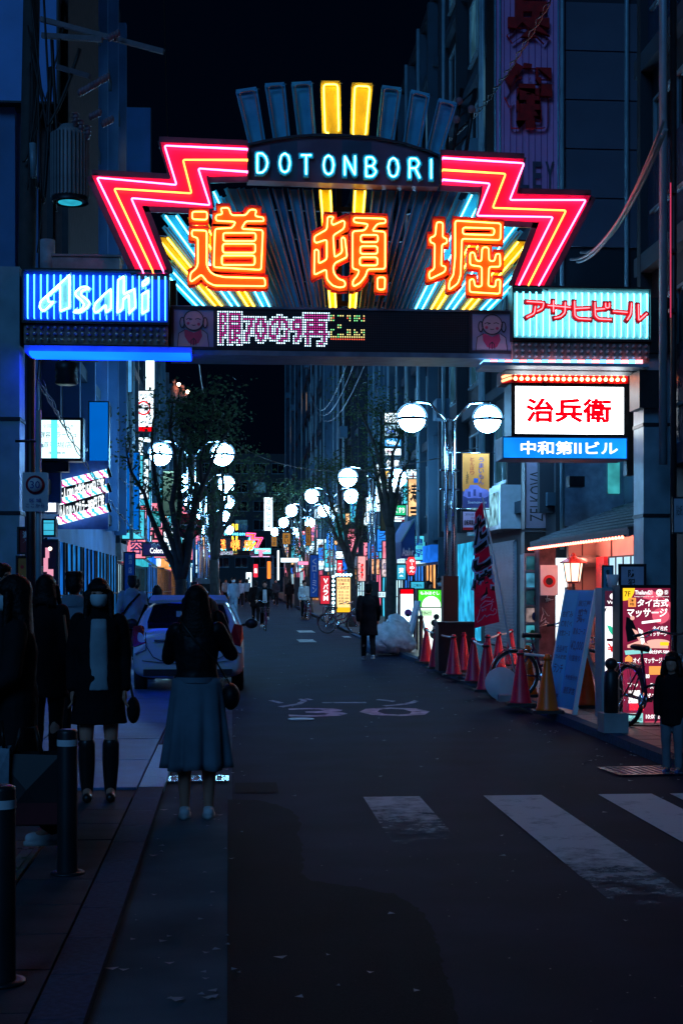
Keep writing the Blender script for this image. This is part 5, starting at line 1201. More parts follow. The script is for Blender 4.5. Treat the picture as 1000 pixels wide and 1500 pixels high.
print_on(pn, *q, BY-.008, [
 ('', .0,.0,1,.0,T_BLK,0,'r'),([(.42,.93),(.6,.99),(1,.9),(1,.86),(.78,.90)], 0,0,0,0,E_MP,0,'p'),([(.55,.84),(.8,.95),(1,.86),(1,.78),(.8,.74)], 0,0,0,0,E_MK,0,'p'),('', .62,.75,.98,.86,E_MP,0,'o'),
 ([(0,1),(.26,1),(.24,.965),(.18,.93),(.10,.915),(0,.912)], 0,0,0,0,E_MY,0,'p'),('7F', .04,.940,.17,.978,T_BLK,.01,'h'),('Thailand21', .26,.955,.62,.985,E_MW,.02,'h'),('', .70,.945,.85,.993,emat('maroon_box_cream', (1,.85,.75), 1.2),0,'o'),('泰', .87,.955,.96,.987,E_MW,.0,'h'),('', .74,.965,.76,.972,T_RED,0,'r'),('', .79,.965,.81,.972,T_RED,0,'r'),
 ('http://thai21.jp  Welcome', .25,.935,.97,.946,E_MW,.0,'h'),('', .12,.868,.28,.932,E_MO,0,'r'),('本格', .15,.875,.25,.926,T_BLK,.01,'v'),('タイ古式', .30,.868,.95,.925,E_MW,.03,'s'),('マッサージ', .08,.795,.92,.858,E_MW,.035,'s'),
 ([(.40,.765),(.80,.782),(.80,.765),(.40,.748)], 0,0,0,0,E_MW,0,'p'),([(.08,.80),(.20,.78),(.30,.70),(.30,.64),(.10,.62),(.06,.72)], 0,0,0,0,T_BLK,0,'p'),('', .16,.775,.25,.805,E_MS,0,'o'),([(.20,.715),(.30,.70),(.42,.63),(.50,.61),(.95,.60),(.95,.575),(.1,.58),(.1,.60),(.34,.63)], 0,0,0,0,E_MS,0,'p'),([(.32,.72),(.42,.70),(.46,.62),(.40,.60)], 0,0,0,0,E_MW,0,'p'),('', .50,.60,.98,.64,E_MS,0,'o'),
 ('タイ古式', .62,.70,.93,.733,E_MW,.02,'s'),('マッサージ', .55,.662,.93,.693,E_MW,.02,'s'),([(.04,.56),(.6,.575),(.6,.545),(.06,.53)], 0,0,0,0,E_MC,0,'p'),('', .78,.595,.96,.62,E_MY,0,'r'),
 ('60分¥5,500', .55,.535,.97,.565,E_MW,.03,'h'),('オイルマッサージ', .22,.47,.82,.51,E_MW,.02,'h'),('', .05,.47,.20,.51,E_MO,0,'r'),([(.05,.51),(.125,.53),(.20,.51)], 0,0,0,0,E_MO,0,'p'),('', .55,.39,.80,.45,E_MO,0,'r'),('¥6,480', .34,.36,.56,.395,E_MW,.03,'h'),('フット', .10,.30,.44,.335,E_MW,.03,'h'),('コース', .42,.29,.64,.33,E_MW,.03,'h'),
 ('', .12,.19,.36,.28,E_MW,0,'r'),('', .14,.14,.44,.19,E_RED,0,'r'),('ボディ', .45,.21,.85,.26,E_MW,.03,'h'),('', .06,.03,.42,.12,E_MC,0,'r'),('30分¥2,980', .10,.06,.40,.09,T_BLK,.01,'h'),('10:00-24:00', .48,.08,.94,.11,E_MW,.02,'h'),('', .46,.02,.96,.06,E_MP,0,'r')])
SY2 = 16.1
t, pn, q = S('massage_light_box', 'white light box with green leaf and big red ¥4 half hidden behind the maroon one', 'sign board', (880,861,952,1062), SY2, emat('white_box_light', (.95,.93,1.0), 1.5, .08, 2), depth=.28, frame=M_TEALST, fw=.035)
E_MG = emat('leaf_green_light', (.02,.50,.30), 1.0); MRP = mat('crimson_print', (.55,.01,.05), .5, 0, 0)
print_on(pn, *q, SY2-.008, [('', 0,.88,1,1,emat('dark_header', (.05,.01,.03), 1),0,'r'),('', .12,.93,.34,.985,E_MW,0,'o'),('Welcome', .06,.90,.60,.925,E_MW,.02,'h'),([(.0,.86),(.06,.88),(.05,.87),(.02,.84),(.0,.84)], 0,0,0,0,T_BLK,0,'p'),
 ([(.05,.74),(.16,.73),(.24,.69),(.30,.65),(.20,.655),(.11,.69)], 0,0,0,0,E_MG,0,'p'),('', .05,.615,.9,.637,MRP,0,'r'),('ろ', .26,.66,.45,.75,MRP,.02,'h'),('¥4', .06,.535,.42,.60,T_ERED,.03,'h'),('', .06,.385,.48,.45,MRP,0,'r'),('個室完備', .09,.425,.45,.442,E_MW,.02,'h'),('', .10,.40,.40,.41,E_MY,0,'r'),
 ('', .26,.20,.9,.28,MRP,0,'r'),('06-', .28,.235,.47,.272,E_MW,.03,'h'),('', .25,.12,.50,.20,T_ERED,0,'o'),('24h', .30,.145,.45,.175,E_MW,.03,'h'),('', .25,.02,.95,.09,E_MC,0,'r'),('', .28,.05,.40,.06,T_RED,0,'r')])
# small white planter cup on the board
p = P(898, 862, 16.2); cup = thing('planter_cup', 'white cup standing on top of the white light box', 'cup', (p.x, 16.24, p.z+.012)); MB().lathe((p.x,16.24,p.z+.012), [(.05,0),(.075,.15),(.068,.15),(.045,.02)], 14).build('cup_body', M_WHITE, cup)
# blue A-board
ab = thing('a_frame_board', 'blue printed A frame board leaning on the right kerb', 'sign board', (3.98, 17.0, .09))
MB_BL = mat('blue_poster_board', (.02,.38,.85), .5, 0, .15, 2)
bl = Vector((3.90, 17.45, .14)); br = Vector((4.04, 16.55, .14)); tl_ = Vector((4.17, 17.5, 1.56)); tr = Vector((4.31, 16.6, 1.56))
def onb(u, v, e=0.0):
    p = bl.lerp(br, u).lerp(tl_.lerp(tr, u), v); n = (br-bl).cross(tl_-bl).normalized(); n = n if n.x < 0 else -n
    return p+n*e
def bslab(u0, v0, u1, v1, e0, e1):
    m = MB(); q = [onb(u0,v0,e0),onb(u1,v0,e0),onb(u1,v1,e0),onb(u0,v1,e0),onb(u0,v0,e1),onb(u1,v0,e1),onb(u1,v1,e1),onb(u0,v1,e1)]
    return m.add(q, [(3,2,1,0),(4,5,6,7),(0,1,5,4),(1,2,6,5),(2,3,7,6),(3,0,4,7)])
pb = bslab(.02,.0,.98,1,0,.02).build('front_panel', MB_BL, ab)
bslab(.02,.02,.47,.985,.021,.026).build('poster', mat('blue_poster_left', (.03,.50,.95), .5, 0, .15, 2), pb); bslab(.49,.02,.98,.985,.021,.026).build('poster', mat('blue_poster_right', (.015,.34,.8), .5, 0, .15, 2), pb)
m = MB(); r9 = random.Random(9)
def bprint(s, u0, v0, u1, v1, bo=.02):
    v, f, a, b, c, d = text_data(s, bo); m.add([onb(u0+(u1-u0)*(q[0]-a)/(b-a), v0+(v1-v0)*(q[1]-c)/(d-c), .028) for q in v], f)
for s, u0, v0, u1, v1 in (('お好み',.06,.76,.42,.82),('焼肉食べ',.06,.68,.44,.735),('放題コース',.06,.60,.44,.65),('全品半額',.06,.46,.44,.52),('飲み放題',.05,.40,.45,.44),('ランチ',.08,.28,.4,.36),('営業時間',.08,.08,.4,.11),('居酒屋',.54,.86,.94,.91),('鶏',.58,.72,.9,.84),('宴会コース',.53,.62,.94,.68),('¥2,000',.53,.48,.95,.57),('個室有り',.55,.40,.92,.45),('予約受付中',.54,.24,.94,.28),('道頓堀店',.55,.12,.93,.18)): bprint(s, u0, v0, u1, v1)
m.build('print', mat('deep_blue_print', (.012,.07,.28), .5, 0, 0), pb)
m = MB(); m.bar(onb(1.01,-.03,.01), onb(1.01,1.01,.01), .045, .05); m.build('side_rail', M_WHITE, ab)
m = MB(); m.bar(onb(-.01,-.03,.01), onb(-.01,1.01,.01), .03, .04); m.build('side_rail', M_WHITE, ab)
for u in (.3, 1.0): MB().bar(onb(u,-.05,0), onb(u,.03,0), .05).build('foot', M_WHITE, ab)
rl = Vector((4.62,17.35,.085)); rr = Vector((4.72,16.7,.085))
for a, b in ((tl_, rl), (tr, rr)): MB().bar(a, b, .04).build('rear_leg', M_WHITE, ab)
MB().bar(rl.lerp(tl_, .25), rr.lerp(tr, .25), .03).build('rear_brace', M_WHITE, ab)
# second leaning board by the green light box
ab2 = thing('a_frame_board', 'pale blue edged board seen side on beside the green light box', 'sign board', (P(598,960,34).x, 34, .09)); a = P(593, 962, 34); b = P(610, 880, 34)
MB().add([(a.x,33.6,.1),(a.x,34.4,.1),(b.x,34.4,b.z),(b.x,33.6,b.z),(a.x+.05,33.6,.1),(a.x+.05,34.4,.1),(b.x+.05,34.4,b.z),(b.x+.05,33.6,b.z)], [(0,1,2,3),(7,6,5,4),(0,4,5,1),(2,6,7,3),(3,7,4,0),(1,5,6,2)]).build('panel', mat('pale_blue_board', (.2,.4,.55), .5), ab2)
MB().bar((b.x+.03,34,b.z-.02), (b.x+.3,34,.1), .05).build('rear_leg', M_WHITE, ab2)
# ---- traffic cones and bars
CONE_R = mat('red_cone_plastic', (.80,.015,.05), .4, 0, .15, 5); CONE_Y = mat('yellow_cone_plastic', (.95,.13,.0), .4, 0, .15, 5); CONE_B = mat('black_rubber', (.015,.015,.016), .7)
def make_cone(m, lab, grp):
    t = thing('traffic_cone', lab, 'traffic cone', (0,0,0), grp)
    c = MB().lathe((0,0,.03), [(.145,0),(.14,.02),(.128,.04),(.045,.56),(.034,.60),(.034,.665),(.026,.675)], 20).build('cone', m, t)
    MB().lathe((0,0,.63), [(.040,0),(.046,.01),(.046,.035),(.040,.045)], 16).build('collar', m, c)
    b = MB(); b.add([(-.19,-.15,0),(-.15,-.19,0),(.15,-.19,0),(.19,-.15,0),(.19,.15,0),(.15,.19,0),(-.15,.19,0),(-.19,.15,0)]+[(x*.96,y*.96,.035) for x, y in [(-.19,-.15),(-.15,-.19),(.15,-.19),(.19,-.15),(.19,.15),(.15,.19),(-.15,.19),(-.19,.15)]], [tuple(range(8))[::-1], tuple(range(8,16))]+[(i,(i+1)%8,8+(i+1)%8,8+i) for i in range(8)])
    b.build('base_plate', CONE_B, t); return t
CN = [(762,1033,'r','largest red traffic cone, nearest, in front of the yellow cone'),(711,1013,'r','red traffic cone just left of the white disc'),(693,1000,'r','red traffic cone in front of the black bin, second left of the white disc'),(664,990,'r','red traffic cone between the lamp post and the black bin'),
      (638,979,'r','red traffic cone in front of the right half of the green light box'),(624,971,'r','red traffic cone leftmost of the row beside the thin black post'),(730,983,'r','red traffic cone behind the white disc, set back towards the shutter'),(748,975,'r','small red traffic cone rearmost, left of the yellow cone'),
      (679,984,'r','red traffic cone mostly hidden behind the black bin'),(714,990,'r','red traffic cone peeping over the cone left of the white disc'),(772,1020,'y','yellow traffic cone standing behind the largest red cone'),(801,1044,'y','orange yellow traffic cone touching the left edge of the blue A board'),(858,1036,'y','orange cone glimpsed under the blue A board')]
prot = {}; cpos = {}
for i, (px, py, k, lab) in enumerate(CN):
    p = GR(px, py); grp = 'cones along the right kerb'; s = CAMZ-.09; d = ray(px, py); tt = -s/d.z; p = Vector((d.x*tt, d.y*tt, .09))
    if k not in prot: prot[k] = o = make_cone(CONE_R if k == 'r' else CONE_Y, lab, grp)
    else: o = copy_tree(prot[k]); o['label'] = lab
    o.location = p; o.rotation_euler.z = rng.uniform(-.5, .5); cpos[i] = p
M_BARW = mat('white_bar_plastic', (.7,.7,.68), .4)
for a, b, lab in ((5,4,'pale cone bar at the left end of the cone row'),(4,3,'pale cone bar crossing in front of the lamp post'),(2,1,'pale cone bar left of the white disc'),(7,6,'pale cone bar at the back of the cone row'),(6,9,'pale cone bar running behind the white disc')):
    A, B = cpos[a]+Vector((0,0,.66)), cpos[b]+Vector((0,0,.66)); t = thing('cone_bar', lab, 'cone bar', (A+B)/2, 'bars linking the traffic cones')
    MB().tube(sag(A, B, .02, 6), .017, 8).build('bar', M_BARW, t)
    for q, rt_ in ((A, 0), (B, 0)): m = MB(); m.lathe((q.x,q.y,q.z-.012), [(.05,0),(.058,.008),(.058,.02),(.05,.024)], 14); m.build('ring', M_BLACK, t)
A, B = cpos[0]+Vector((0,0,.66)), Vector((4.02,17.75,.72)); t = thing('cone_bar', 'pale cone bar from the largest red cone to the blue A board', 'cone bar', (A+B)/2, 'bars linking the traffic cones'); MB().tube([A, B], .017, 8).build('bar', M_BARW, t); MB().lathe((A.x,A.y,A.z-.012), [(.05,0),(.058,.008),(.058,.02),(.05,.024)], 14).build('ring', M_BLACK, t)
# black bin, thin post, white disc, grey base
p = Vector((GR(692,1001).x+.05, 25.6, .09)); bn = thing('refuse_bin', 'square black bin among the red cones', 'bin', p); MB().box(p.x-.33,p.y-.2,.09,p.x+.33,p.y+.25,.92).build('bin_body', M_BLACK, bn); MB().box(p.x-.35,p.y-.22,.921,p.x+.35,p.y+.27,.97).build('lid', M_STEEL, bn)
p = GR(616, 972); pt = thing('post', 'thin black ball topped post left of the leftmost cone', 'post', (p.x, p.y, .09)); MB().lathe((p.x,p.y,.09), [(.06,0),(.06,.06),(.045,.08),(.045,.78),(.03,.82),(.055,.86),(.055,.90),(.02,.93)], 12).build('post_body', M_BLACK, pt)
d = ray(736, 1027); tt = -1.51/d.z; p = Vector((d.x*tt, d.y*tt, .09)); dc = thing('round_board', 'round white disc leaning behind the largest red cone', 'disc', p)
m = MB().lathe((0,0,0), [(.22,0),(.225,.008),(.225,.022),(.21,.03)], 30, 'y'); m.xf(lambda q: Vector((p.x+q.x, p.y+q.y+(q.z+.22)*.25, p.z+.225+q.z*.97))); m.build('disc', mat('grey_white_disc', (.52,.56,.60), .5, 0, .1), dc)
MB().cbox((p.x+.08,p.y-.02,.135), (.30,.26,.085)).build('foot', M_GREY, dc)
# sloping flag with takoyaki lettering
d = ray(757, 1010); tt = -1.5/d.z; FB = Vector((d.x*tt, d.y*tt, .1)); FY = FB.y; FT = P(706, 728, FY)
fg = thing('takoyaki_flag', 'tall red flag lettered たこ焼 on a leaning pole by the cones', 'flag', FB)
MB().tube([FB, FB.lerp(FT, .5)+Vector((.02,0,0)), FT], [.018,.016,.010], 8).build('pole', M_WHITE, fg)
MB().lathe((FB.x,FB.y,.09), [(.19,0),(.18,.07),(.05,.10),(.04,.3)], 14).build('base', M_GREY, fg)
TL, TR, BR, BL = P(694.5,752,FY), P(706,735,FY), P(731,911,FY), P(694.5,920.5,FY)
def ff(u, v, e=0.0): p = BL.lerp(BR, u).lerp(TL.lerp(TR, u), v); return p+Vector((0, -e+.05*math.sin(5*v+2*u)*(1-u), 0))
N = 14; vs = [ff(i/4, j/N) for j in range(N+1) for i in range(5)]
vs2 = [p+Vector((0,.004,0)) for p in vs]; fs = [(j*5+i, j*5+i+1, j*5+i+6, j*5+i+5) for j in range(N) for i in range(4)]
FLR = translucent(mat('red_flag_cloth', (.95,.015,.10), .7, 0, .12, 4), .5)
fc = MB().add(vs+vs2, fs+[tuple(75+q for q in f)[::-1] for f in fs], True).build('cloth', FLR, fg)
for bold, mm, e, nm in ((.10, mat('flag_white_outline', (.55,.55,.75), .6, 0, 0), .010, 'letter_outline'), (.035, T_BLK, .016, 'letter')):
    m = MB()
    for i, ch in enumerate('たこ焼'):
        v, f, a, b, c, d2 = text_data(ch, .035); v, f, a2, b2, c2, d3 = text_data(ch, bold)
        z1 = .93-.235*i; z0 = z1-.215; cx = (a+b)/2; cz = (c+d2)/2; k = 1.15/(b-a); kz = (z1-z0)/(d2-c)
        m.add([ff(.46+(q[0]-cx)*k*.95, (z0+z1)/2+(q[1]-cz)*kz, e) for q in v], f)
    m.build(nm, mm, fc)
m = MB(); LN = [[(.30,.16),(.5,.185),(.78,.165),(.80,.15),(.55,.145),(.28,.135),(.30,.16)],[(.78,.165),(.86,.18)],[(.78,.16),(.88,.155)],[(.32,.20),(.55,.215),(.75,.20)],[(.34,.12),(.38,.12),(.38,.105),(.34,.105),(.34,.12)],[(.46,.12),(.50,.12),(.50,.105),(.46,.105),(.46,.12)],[(.25,.13),(.2,.09),(.1,.05),(.12,.025),(.3,.04),(.45,.07)],[(.45,.07),(.5,.05),(.66,.06),(.8,.05),(.92,.06),(.95,.085),(.85,.1),(.8,.08),(.7,.1),(.8,.14)]]
for ln in LN: m.tube([ff(a, b*1.0+.02, .012) for a, b in ln], .006, 4)
m.build('octopus_line', mat('flag_pink_line', (.75,.45,.6), .6, 0, 0), fc)
# orange banner and notice on the nearest lamp
LY = 30.1
t, pn, q = S('hanging_banner', 'orange banner うまいもん West hanging beside the nearest right lamp post', 'banner', (677,664,716,744), LY, mat('orange_banner_cloth', (.95,.24,.03), .75, 0, .12, 3), depth=.02, bare=True, fw=.0)
NAVY = mat('banner_navy', (.06,.06,.20), .7); LIL = mat('banner_lilac', (.28,.22,.55), .7)
print_on(pn, *q, LY-.008, [('', 0,0,1,.30,NAVY,0,'r'),([(.02,.22),(.1,.34),(.22,.35),(.28,.42),(.55,.42),(.7,.36),(.95,.33),(.98,.22),(.8,.18),(.2,.18)], 0,0,0,0,LIL,0,'p'),('', .2,.2,.3,.3,NAVY,0,'r'),('', .4,.22,.5,.34,NAVY,0,'r'),('', .62,.2,.72,.28,NAVY,0,'r'),('うまいもん', .60,.42,.80,.93,NAVY,.01,'v'),('とんぼり', .28,.60,.44,.93,T_RED,.0,'v'),('', .42,.46,.58,.54,T_BLUE,0,'r'),('Soemon-cho', .2,.08,.9,.13,T_WHT,.0,'h')])
m = MB(); m.text('~West', 0, 0, q[3]*.22, q[2]*.10, 0, .01); m.xf(lambda p: Vector((q[0]+q[2]*.13+p.z, LY-.012, q[1]+q[3]*.66-p.x))); m.build('print', T_BLK, pn)
m = MB(); a = P(657, 663, LY); b = P(731, 664, LY); m.tube([a, b], .012, 6); m.tube([P(657, 745, LY), P(716, 746, LY)], .01, 6); m.build('rod', M_CHROME, t)
S('hanging_notice', 'pale pink notice board under the orange banner', 'notice', (675,747,700,779), LY, mat('pink_notice', (.62,.42,.60), .6, 0, .1), [('', 0,0,1,.14,T_RED,0,'r'),('ご通行中の皆様', .1,.78,.8,.92,T_BLK,.0,'h'),('自転車禁止', .08,.26,.95,.56,T_BLK,.03,'h'),('歩道', .6,.6,.9,.72,T_RED,.0,'h')], depth=.02, bare=True)
# bollard on its block, bucket, cable
d = ray(897, 1072); tt = -1.51/d.z; p = Vector((d.x*tt, d.y*tt, .09)); bo = thing('bollard', 'black ball topped bollard on a concrete block in front of the white light box', 'bollard', p)
MB().cbox((p.x,p.y,.09+.10), (.26,.26,.20)).build('block', M_CONC, bo); MB().lathe((p.x-.02,p.y,.29), [(.075,0),(.075,.42),(.05,.44),(.035,.45),(.035,.47)], 14).build('post', M_BLACK, bo); MB().ball((p.x-.02,p.y,.80), .065, 14, 10).build('ball_top', M_BLACK, bo)
p = P(872, 1045, 16.5); bk = thing('water_weight', 'grey plastic water weight behind the blue A board', 'weight', (4.38,16.35,.09)); MB().lathe((4.38,16.35,.09), [(.13,0),(.15,.05),(.15,.24),(.11,.27),(.04,.28)], 14).build('weight_body', M_GREY, bk); MB().tube([(4.32,16.35,.36),(4.33,16.35,.42),(4.43,16.35,.42),(4.44,16.35,.36)], .014, 6).build('handle', M_GREY, bk)
cb = tag(MB().tube([Vector((4.5,15.5,.1))+Vector((x,y,0)) for x, y in ((0,0),(-.18,-.15),(-.2,-.35),(0,-.42),(.2,-.36),(.32,-.2),(.4,-.1))], .008, 5).build('power_cable', M_WIRE), 'loose black cable on the pavement below the maroon light box', 'cable')
# trash bags
BAG = mat('thin_blue_white_plastic', (.42,.55,.62), .22, 0, .25, 6, .9, 14)
for i, (px, py, s, lab) in enumerate([(556,960,.36,'pale plastic trash bag at the left of the heap'),(574,962,.42,'largest pale trash bag at the front of the heap'),(588,958,.30,'pale trash bag at the right of the heap'),(566,946,.38,'trash bag behind the front ones in the heap'),(580,938,.30,'trash bag piled on top of the heap')]):
    y = 33+(.5 if i > 2 else 0); z = gz(y)+.09 if i < 4 else .45; p = P(px, 900, y); r = random.Random(i+40)
    m = MB().ball((0,0,0), 1.0, 40, 24)
    nz = [(r.uniform(2,9), r.uniform(2,9), r.uniform(0,6)) for _ in range(6)]
    m.xf(lambda q: Vector((p.x, y, z+s*.62))+Vector((q.x*s, q.y*s*.8, max(q.z*s*.72+.10*s*max(0, q.z)**6*3, -s*.6)))*(.90+.09*sum(abs(math.sin(a*q.x+b*q.z*.8+(a-b)*q.y*.6+c)) for a, b, c in nz)-.1))
    t = thing('trash_bag', lab, 'trash bag', (p.x, y, z), 'trash bags heaped on the right kerb'); m.build('bag', BAG, t)
    k = MB(); top_ = Vector((p.x, y, z+s*1.38)); k.lathe(top_-Vector((0,0,.05)), [(.03,0),(.02,.05),(.06,.12),(.07,.14)], 8); k.build('knot', BAG, t)
# ================================================================ BICYCLES
def make_bike(frame_m):
    """bicycle along local -Y (front at -Y), wheels on z=0"""
    t = thing('bicycle', 'x', 'bicycle', (0,0,0))
    TY = mat('bike_tyre', (.012,.012,.013), .7, 0, 0); RIM = M_CHROME
    for yy in (-.55, .50):
        w = MB(); w.tube([(0, yy+.325*math.cos(a), .335+.325*math.sin(a)) for a in [2*math.pi*i/26 for i in range(26)]], .020, 7, True); w = w.build('wheel', TY, t)
        m = MB(); m.tube([(0, yy+.298*math.cos(a), .335+.298*math.sin(a)) for a in [2*math.pi*i/26 for i in range(26)]], .010, 5, True); m.build('rim', RIM, w)
        m = MB()
        for i in range(18): a = 2*math.pi*i/18; m.tube([(.02*(-1)**i, yy, .335), (0, yy+.295*math.cos(a), .335+.295*math.sin(a))], .0022, 3)
        m.lathe((-.04,yy,.335), [(.022,0),(.022,.08)], 8, 'x'); m.build('spokes', RIM, w)
        m = MB(); pts = [(0, yy+.362*math.cos(a), .335+.362*math.sin(a)) for a in [R(q) for q in (range(40, 200, 12) if yy < 0 else range(-10, 150, 12))]]
        for a, b in zip(pts[:-1], pts[1:]): m.bar(a, b, .05, .006)
        m.build('mudguard', frame_m, t)
    m = MB(); bb = (0, .10, .30); hd = (0,-.36,.86); hl = (0,-.40,.66); st = (0,.25,.74)
    m.tube([hd, hl], .022, 8); m.tube([hl, (0,-.18,.40), bb], .020, 8); m.tube([(0,-.38,.76), (0,-.12,.50), (0,.16,.44)], .018, 8); m.tube([bb, st], .018, 8)
    for s in (-1, 1):
        m.tube([(s*.012,.10,.30), (s*.05,.50,.335)], .011, 6); m.tube([(s*.012,.235,.68), (s*.05,.50,.335)], .010, 6); m.tube([(s*.03,-.41,.66), (s*.045,-.46,.5), (s*.045,-.55,.335)], .012, 6)
    m.build('frame', frame_m, t)
    m = MB(); m.tube([(0,-.355,.86),(0,-.335,1.0),(0,-.35,1.03)], .014, 8)
    m.tube([(-.30,-.08,.98),(-.29,-.20,1.0),(-.20,-.33,1.06),(-.06,-.36,1.03),(.06,-.36,1.03),(.20,-.33,1.06),(.29,-.20,1.0),(.30,-.08,.98)], .012, 8); h = m.build('handlebar', M_CHROME, t)
    for s in (-1, 1):
        MB().tube([(s*.30,-.08,.98),(s*.295,-.19,.998)], .018, 8).build('grip', M_BLACK, h)
        MB().tube([(s*.29,-.21,1.0),(s*.22,-.30,1.03),(s*.29,-.30,.98),(s*.30,-.2,.965)], .006, 5).build('brake_lever', M_CHROME, h)
    s = MB(); s.loft([[(w*math.cos(a)*1.0, y+.0*a, z+.035*math.sin(a)) for a in [2*math.pi*i/10 for i in range(10)]] for y, w, z in ((.13,.02,.85),(.18,.04,.855),(.26,.08,.86),(.33,.105,.865),(.37,.09,.865),(.39,.05,.86))]); s = s.build('saddle', mat('saddle_vinyl', (.02,.014,.016), .4), t)
    MB().tube([st, (0,.27,.84)], .013, 8).build('seat_post', M_CHROME, s)
    m = MB(); m.lathe((-.055,.10,.30), [(.09,0),(.09,.006)], 16, 'x'); m.tube([(-.06,.10,.30),(-.075,.16,.15)], .010, 6); m.tube([(.06,.10,.30),(.075,.04,.45)], .010, 6); m.tube([(-.06,.10,.30),(.06,.10,.30)], .012, 6); m.cbox((-.12,.16,.145), (.09,.06,.02)); m.cbox((.12,.04,.455), (.09,.06,.02)); m.build('crank', M_CHROME, t)
    m = MB(); b0 = (0,-.53,.78)
    for z in (.66, .74, .82): e = .02*(z-.66)/.08; m.tube([(-.15-e,-.42,z),(.15+e,-.42,z),(.15+e,-.66-e,z),(-.15-e,-.66-e,z)], .004, 4, True)
    for x in (-.15,-.075,0,.075,.15): m.tube([(x,-.42,.82),(x,-.42,.66),(x,-.66,.66),(x*1.2,-.70,.82)], .003, 4)
    for y in (-.48,-.54,-.60): m.tube([(-.19,y,.82),(-.15,y,.66),(.15,y,.66),(.19,y,.82)], .003, 4)
    m.build('basket', M_CHROME, t)
    MB().lathe((0,-.47,.60), [(.045,.0),(.05,.05),(.02,.09)], 10, 'y').build('headlight', M_CHROME, t)
    m = MB()
    for s_ in (-.06, .06): m.tube([(s_,.28,.66),(s_,.66,.68)], .006, 5)
    for y in (.34,.44,.54,.64): m.tube([(-.06,y,.67),(.06,y,.67)], .005, 4)
    m.tube([(.05,.5,.34),(.06,.62,.68)], .005, 4); m.tube([(-.05,.5,.34),(-.06,.62,.68)], .005, 4); m.build('rack', M_CHROME, t)
    m = MB(); m.tube([(-.05,.5,.33),(-.16,.56,.02)], .008, 5); m.build('stand', M_CHROME, t)
    return t
bike0 = make_bike(mat('plum_bike_paint', (.10,.015,.05), .25, 0, .1))
bike0['label'] = 'plum city bicycle parked in front of the maroon light box'; bike0['group'] = 'parked and ridden bicycles'
bike0.location = (4.40, 14.75, .088); bike0.rotation_euler = (R(0), R(4), R(14))
def bike(x, y, z, rz, lab, lean=0):
    b = copy_tree(bike0); b['label'] = lab; b.location = (x, y, z); b.rotation_euler = (0, R(lean), R(rz)); return b
bike(P(800,1030,19.2).x, 19.0, .088, 100, 'dark bicycle parked behind the blue A board by the orange cone')
bike(1.13, 49.7, gz(49.7), 2, 'bicycle ridden towards the camera down the middle of the street')
bike(3.55, 46.5, gz(46.5)+.02, 60, 'bicycle parked at the foot of the yellow menu board')
bike(3.95, 53, gz(53)+.09, 30, 'bicycle parked beside the red V flag')
bike(3.2, 62, gz(62), 10, 'bicycle held by the distant cyclist on the right')
bike(3.9, 57, gz(57)+.09, -20, 'bicycle parked below the blue upright flag')
# ================================================================ LEFT SIDE, NEAR
t, pn, q = S('barber_light_box', 'white light box of the barber reading 理容プラージュ 道頓堀店', 'shop sign', (47,612,122,675), 27, emat('barber_white', (.62,.95,1.0), 1.7, .12, 1.5), [('全国理容 西日本', .18,.80,.86,.90,T_BLK,.0,'h'),('理容プラージュ', .12,.54,.92,.70,T_BLK,.01,'h'),('道頓堀店', .16,.28,.82,.44,T_BLK,.0,'h'),('年中無休', .30,.10,.68,.18,T_BLK,.01,'h'),('', .36,.0,.5,1,emat('box_cyan_band', (.10,.72,.85), 1.2),0,'r')], depth=.4, fw=.05)
MB().box(P(63,0,27).x, 27.05, P(0,690,27).z, P(100,0,27).x, 27.3, P(0,676,27).z).build('bracket', M_STEEL, t)
S('barber_light_box', 'narrow white light box with pink characters left of the slanted barber poles', 'shop sign', (64,688,85,752), 27.4, emat('barber_white2', (.85,.92,1.0), 2.0), [('顔剃り', .3,.45,.6,.8,mat('magenta_print', (.6,.02,.2), .5, 0, 0),.01,'v'),('理容店', .55,.08,.85,.42,T_BLUE,.0,'v')], depth=.35, fw=.03, frame=M_WHITE)
bp = thing('barber_pole_sign', 'three slanted glowing barber poles with price boards between', 'barber sign', (P(121,730,28).x, 28, 3.2))
m = MB(); a, b = P(84, 775, 28.12), P(159, 675, 28.12); m.box(a.x, 28.1, a.z, b.x, 28.2, b.z); m.build('back_panel', mat('barber_blue_panel', (.03,.12,.45), .5), bp)
STR = [emat('pole_white', (.65,.88,1.0), 1.8), emat('pole_cyan', (.04,.50,.75), 1.3), emat('pole_pink', (.85,.03,.35), 1.0)]
for (l0, l1) in ((711,693),(736,715),(763,744)):
    A, B = P(85, l0, 27.95), P(158, l1, 27.95); L = (B-A).length; ux = (B-A).normalized(); n = 16; rr = .085
    o = MB(); o.tube([A-ux*.03, A], rr*1.1, 14); o.tube([B, B+ux*.06], rr*1.1, 14); o = o.build('pole_cap', M_STEEL, bp)
    mm = [MB(), MB(), MB()]; up = Vector((0,0,1)); up = (up-ux*up.dot(ux)).normalized(); sd = ux.cross(up)
    K = 36; nn = 14
    for i in range(K):
        for j in range(nn):
            def pt(ii, jj): a_ = 2*math.pi*jj/nn; return A+ux*(L*ii/K)+(up*math.cos(a_)+sd*math.sin(a_))*rr
            ph = (i/K*L/.26-j/nn) % 1.0; c = 2 if ph < .18 else 1 if .42 < ph < .62 else 0
            mm[c].add([pt(i,j),pt(i+1,j),pt(i+1,j+1),pt(i,j+1)], [(0,1,2,3)], True)
    for c in range(3): mm[c].build(['white_stripe','cyan_stripe','pink_stripe'][c], STR[c], o)
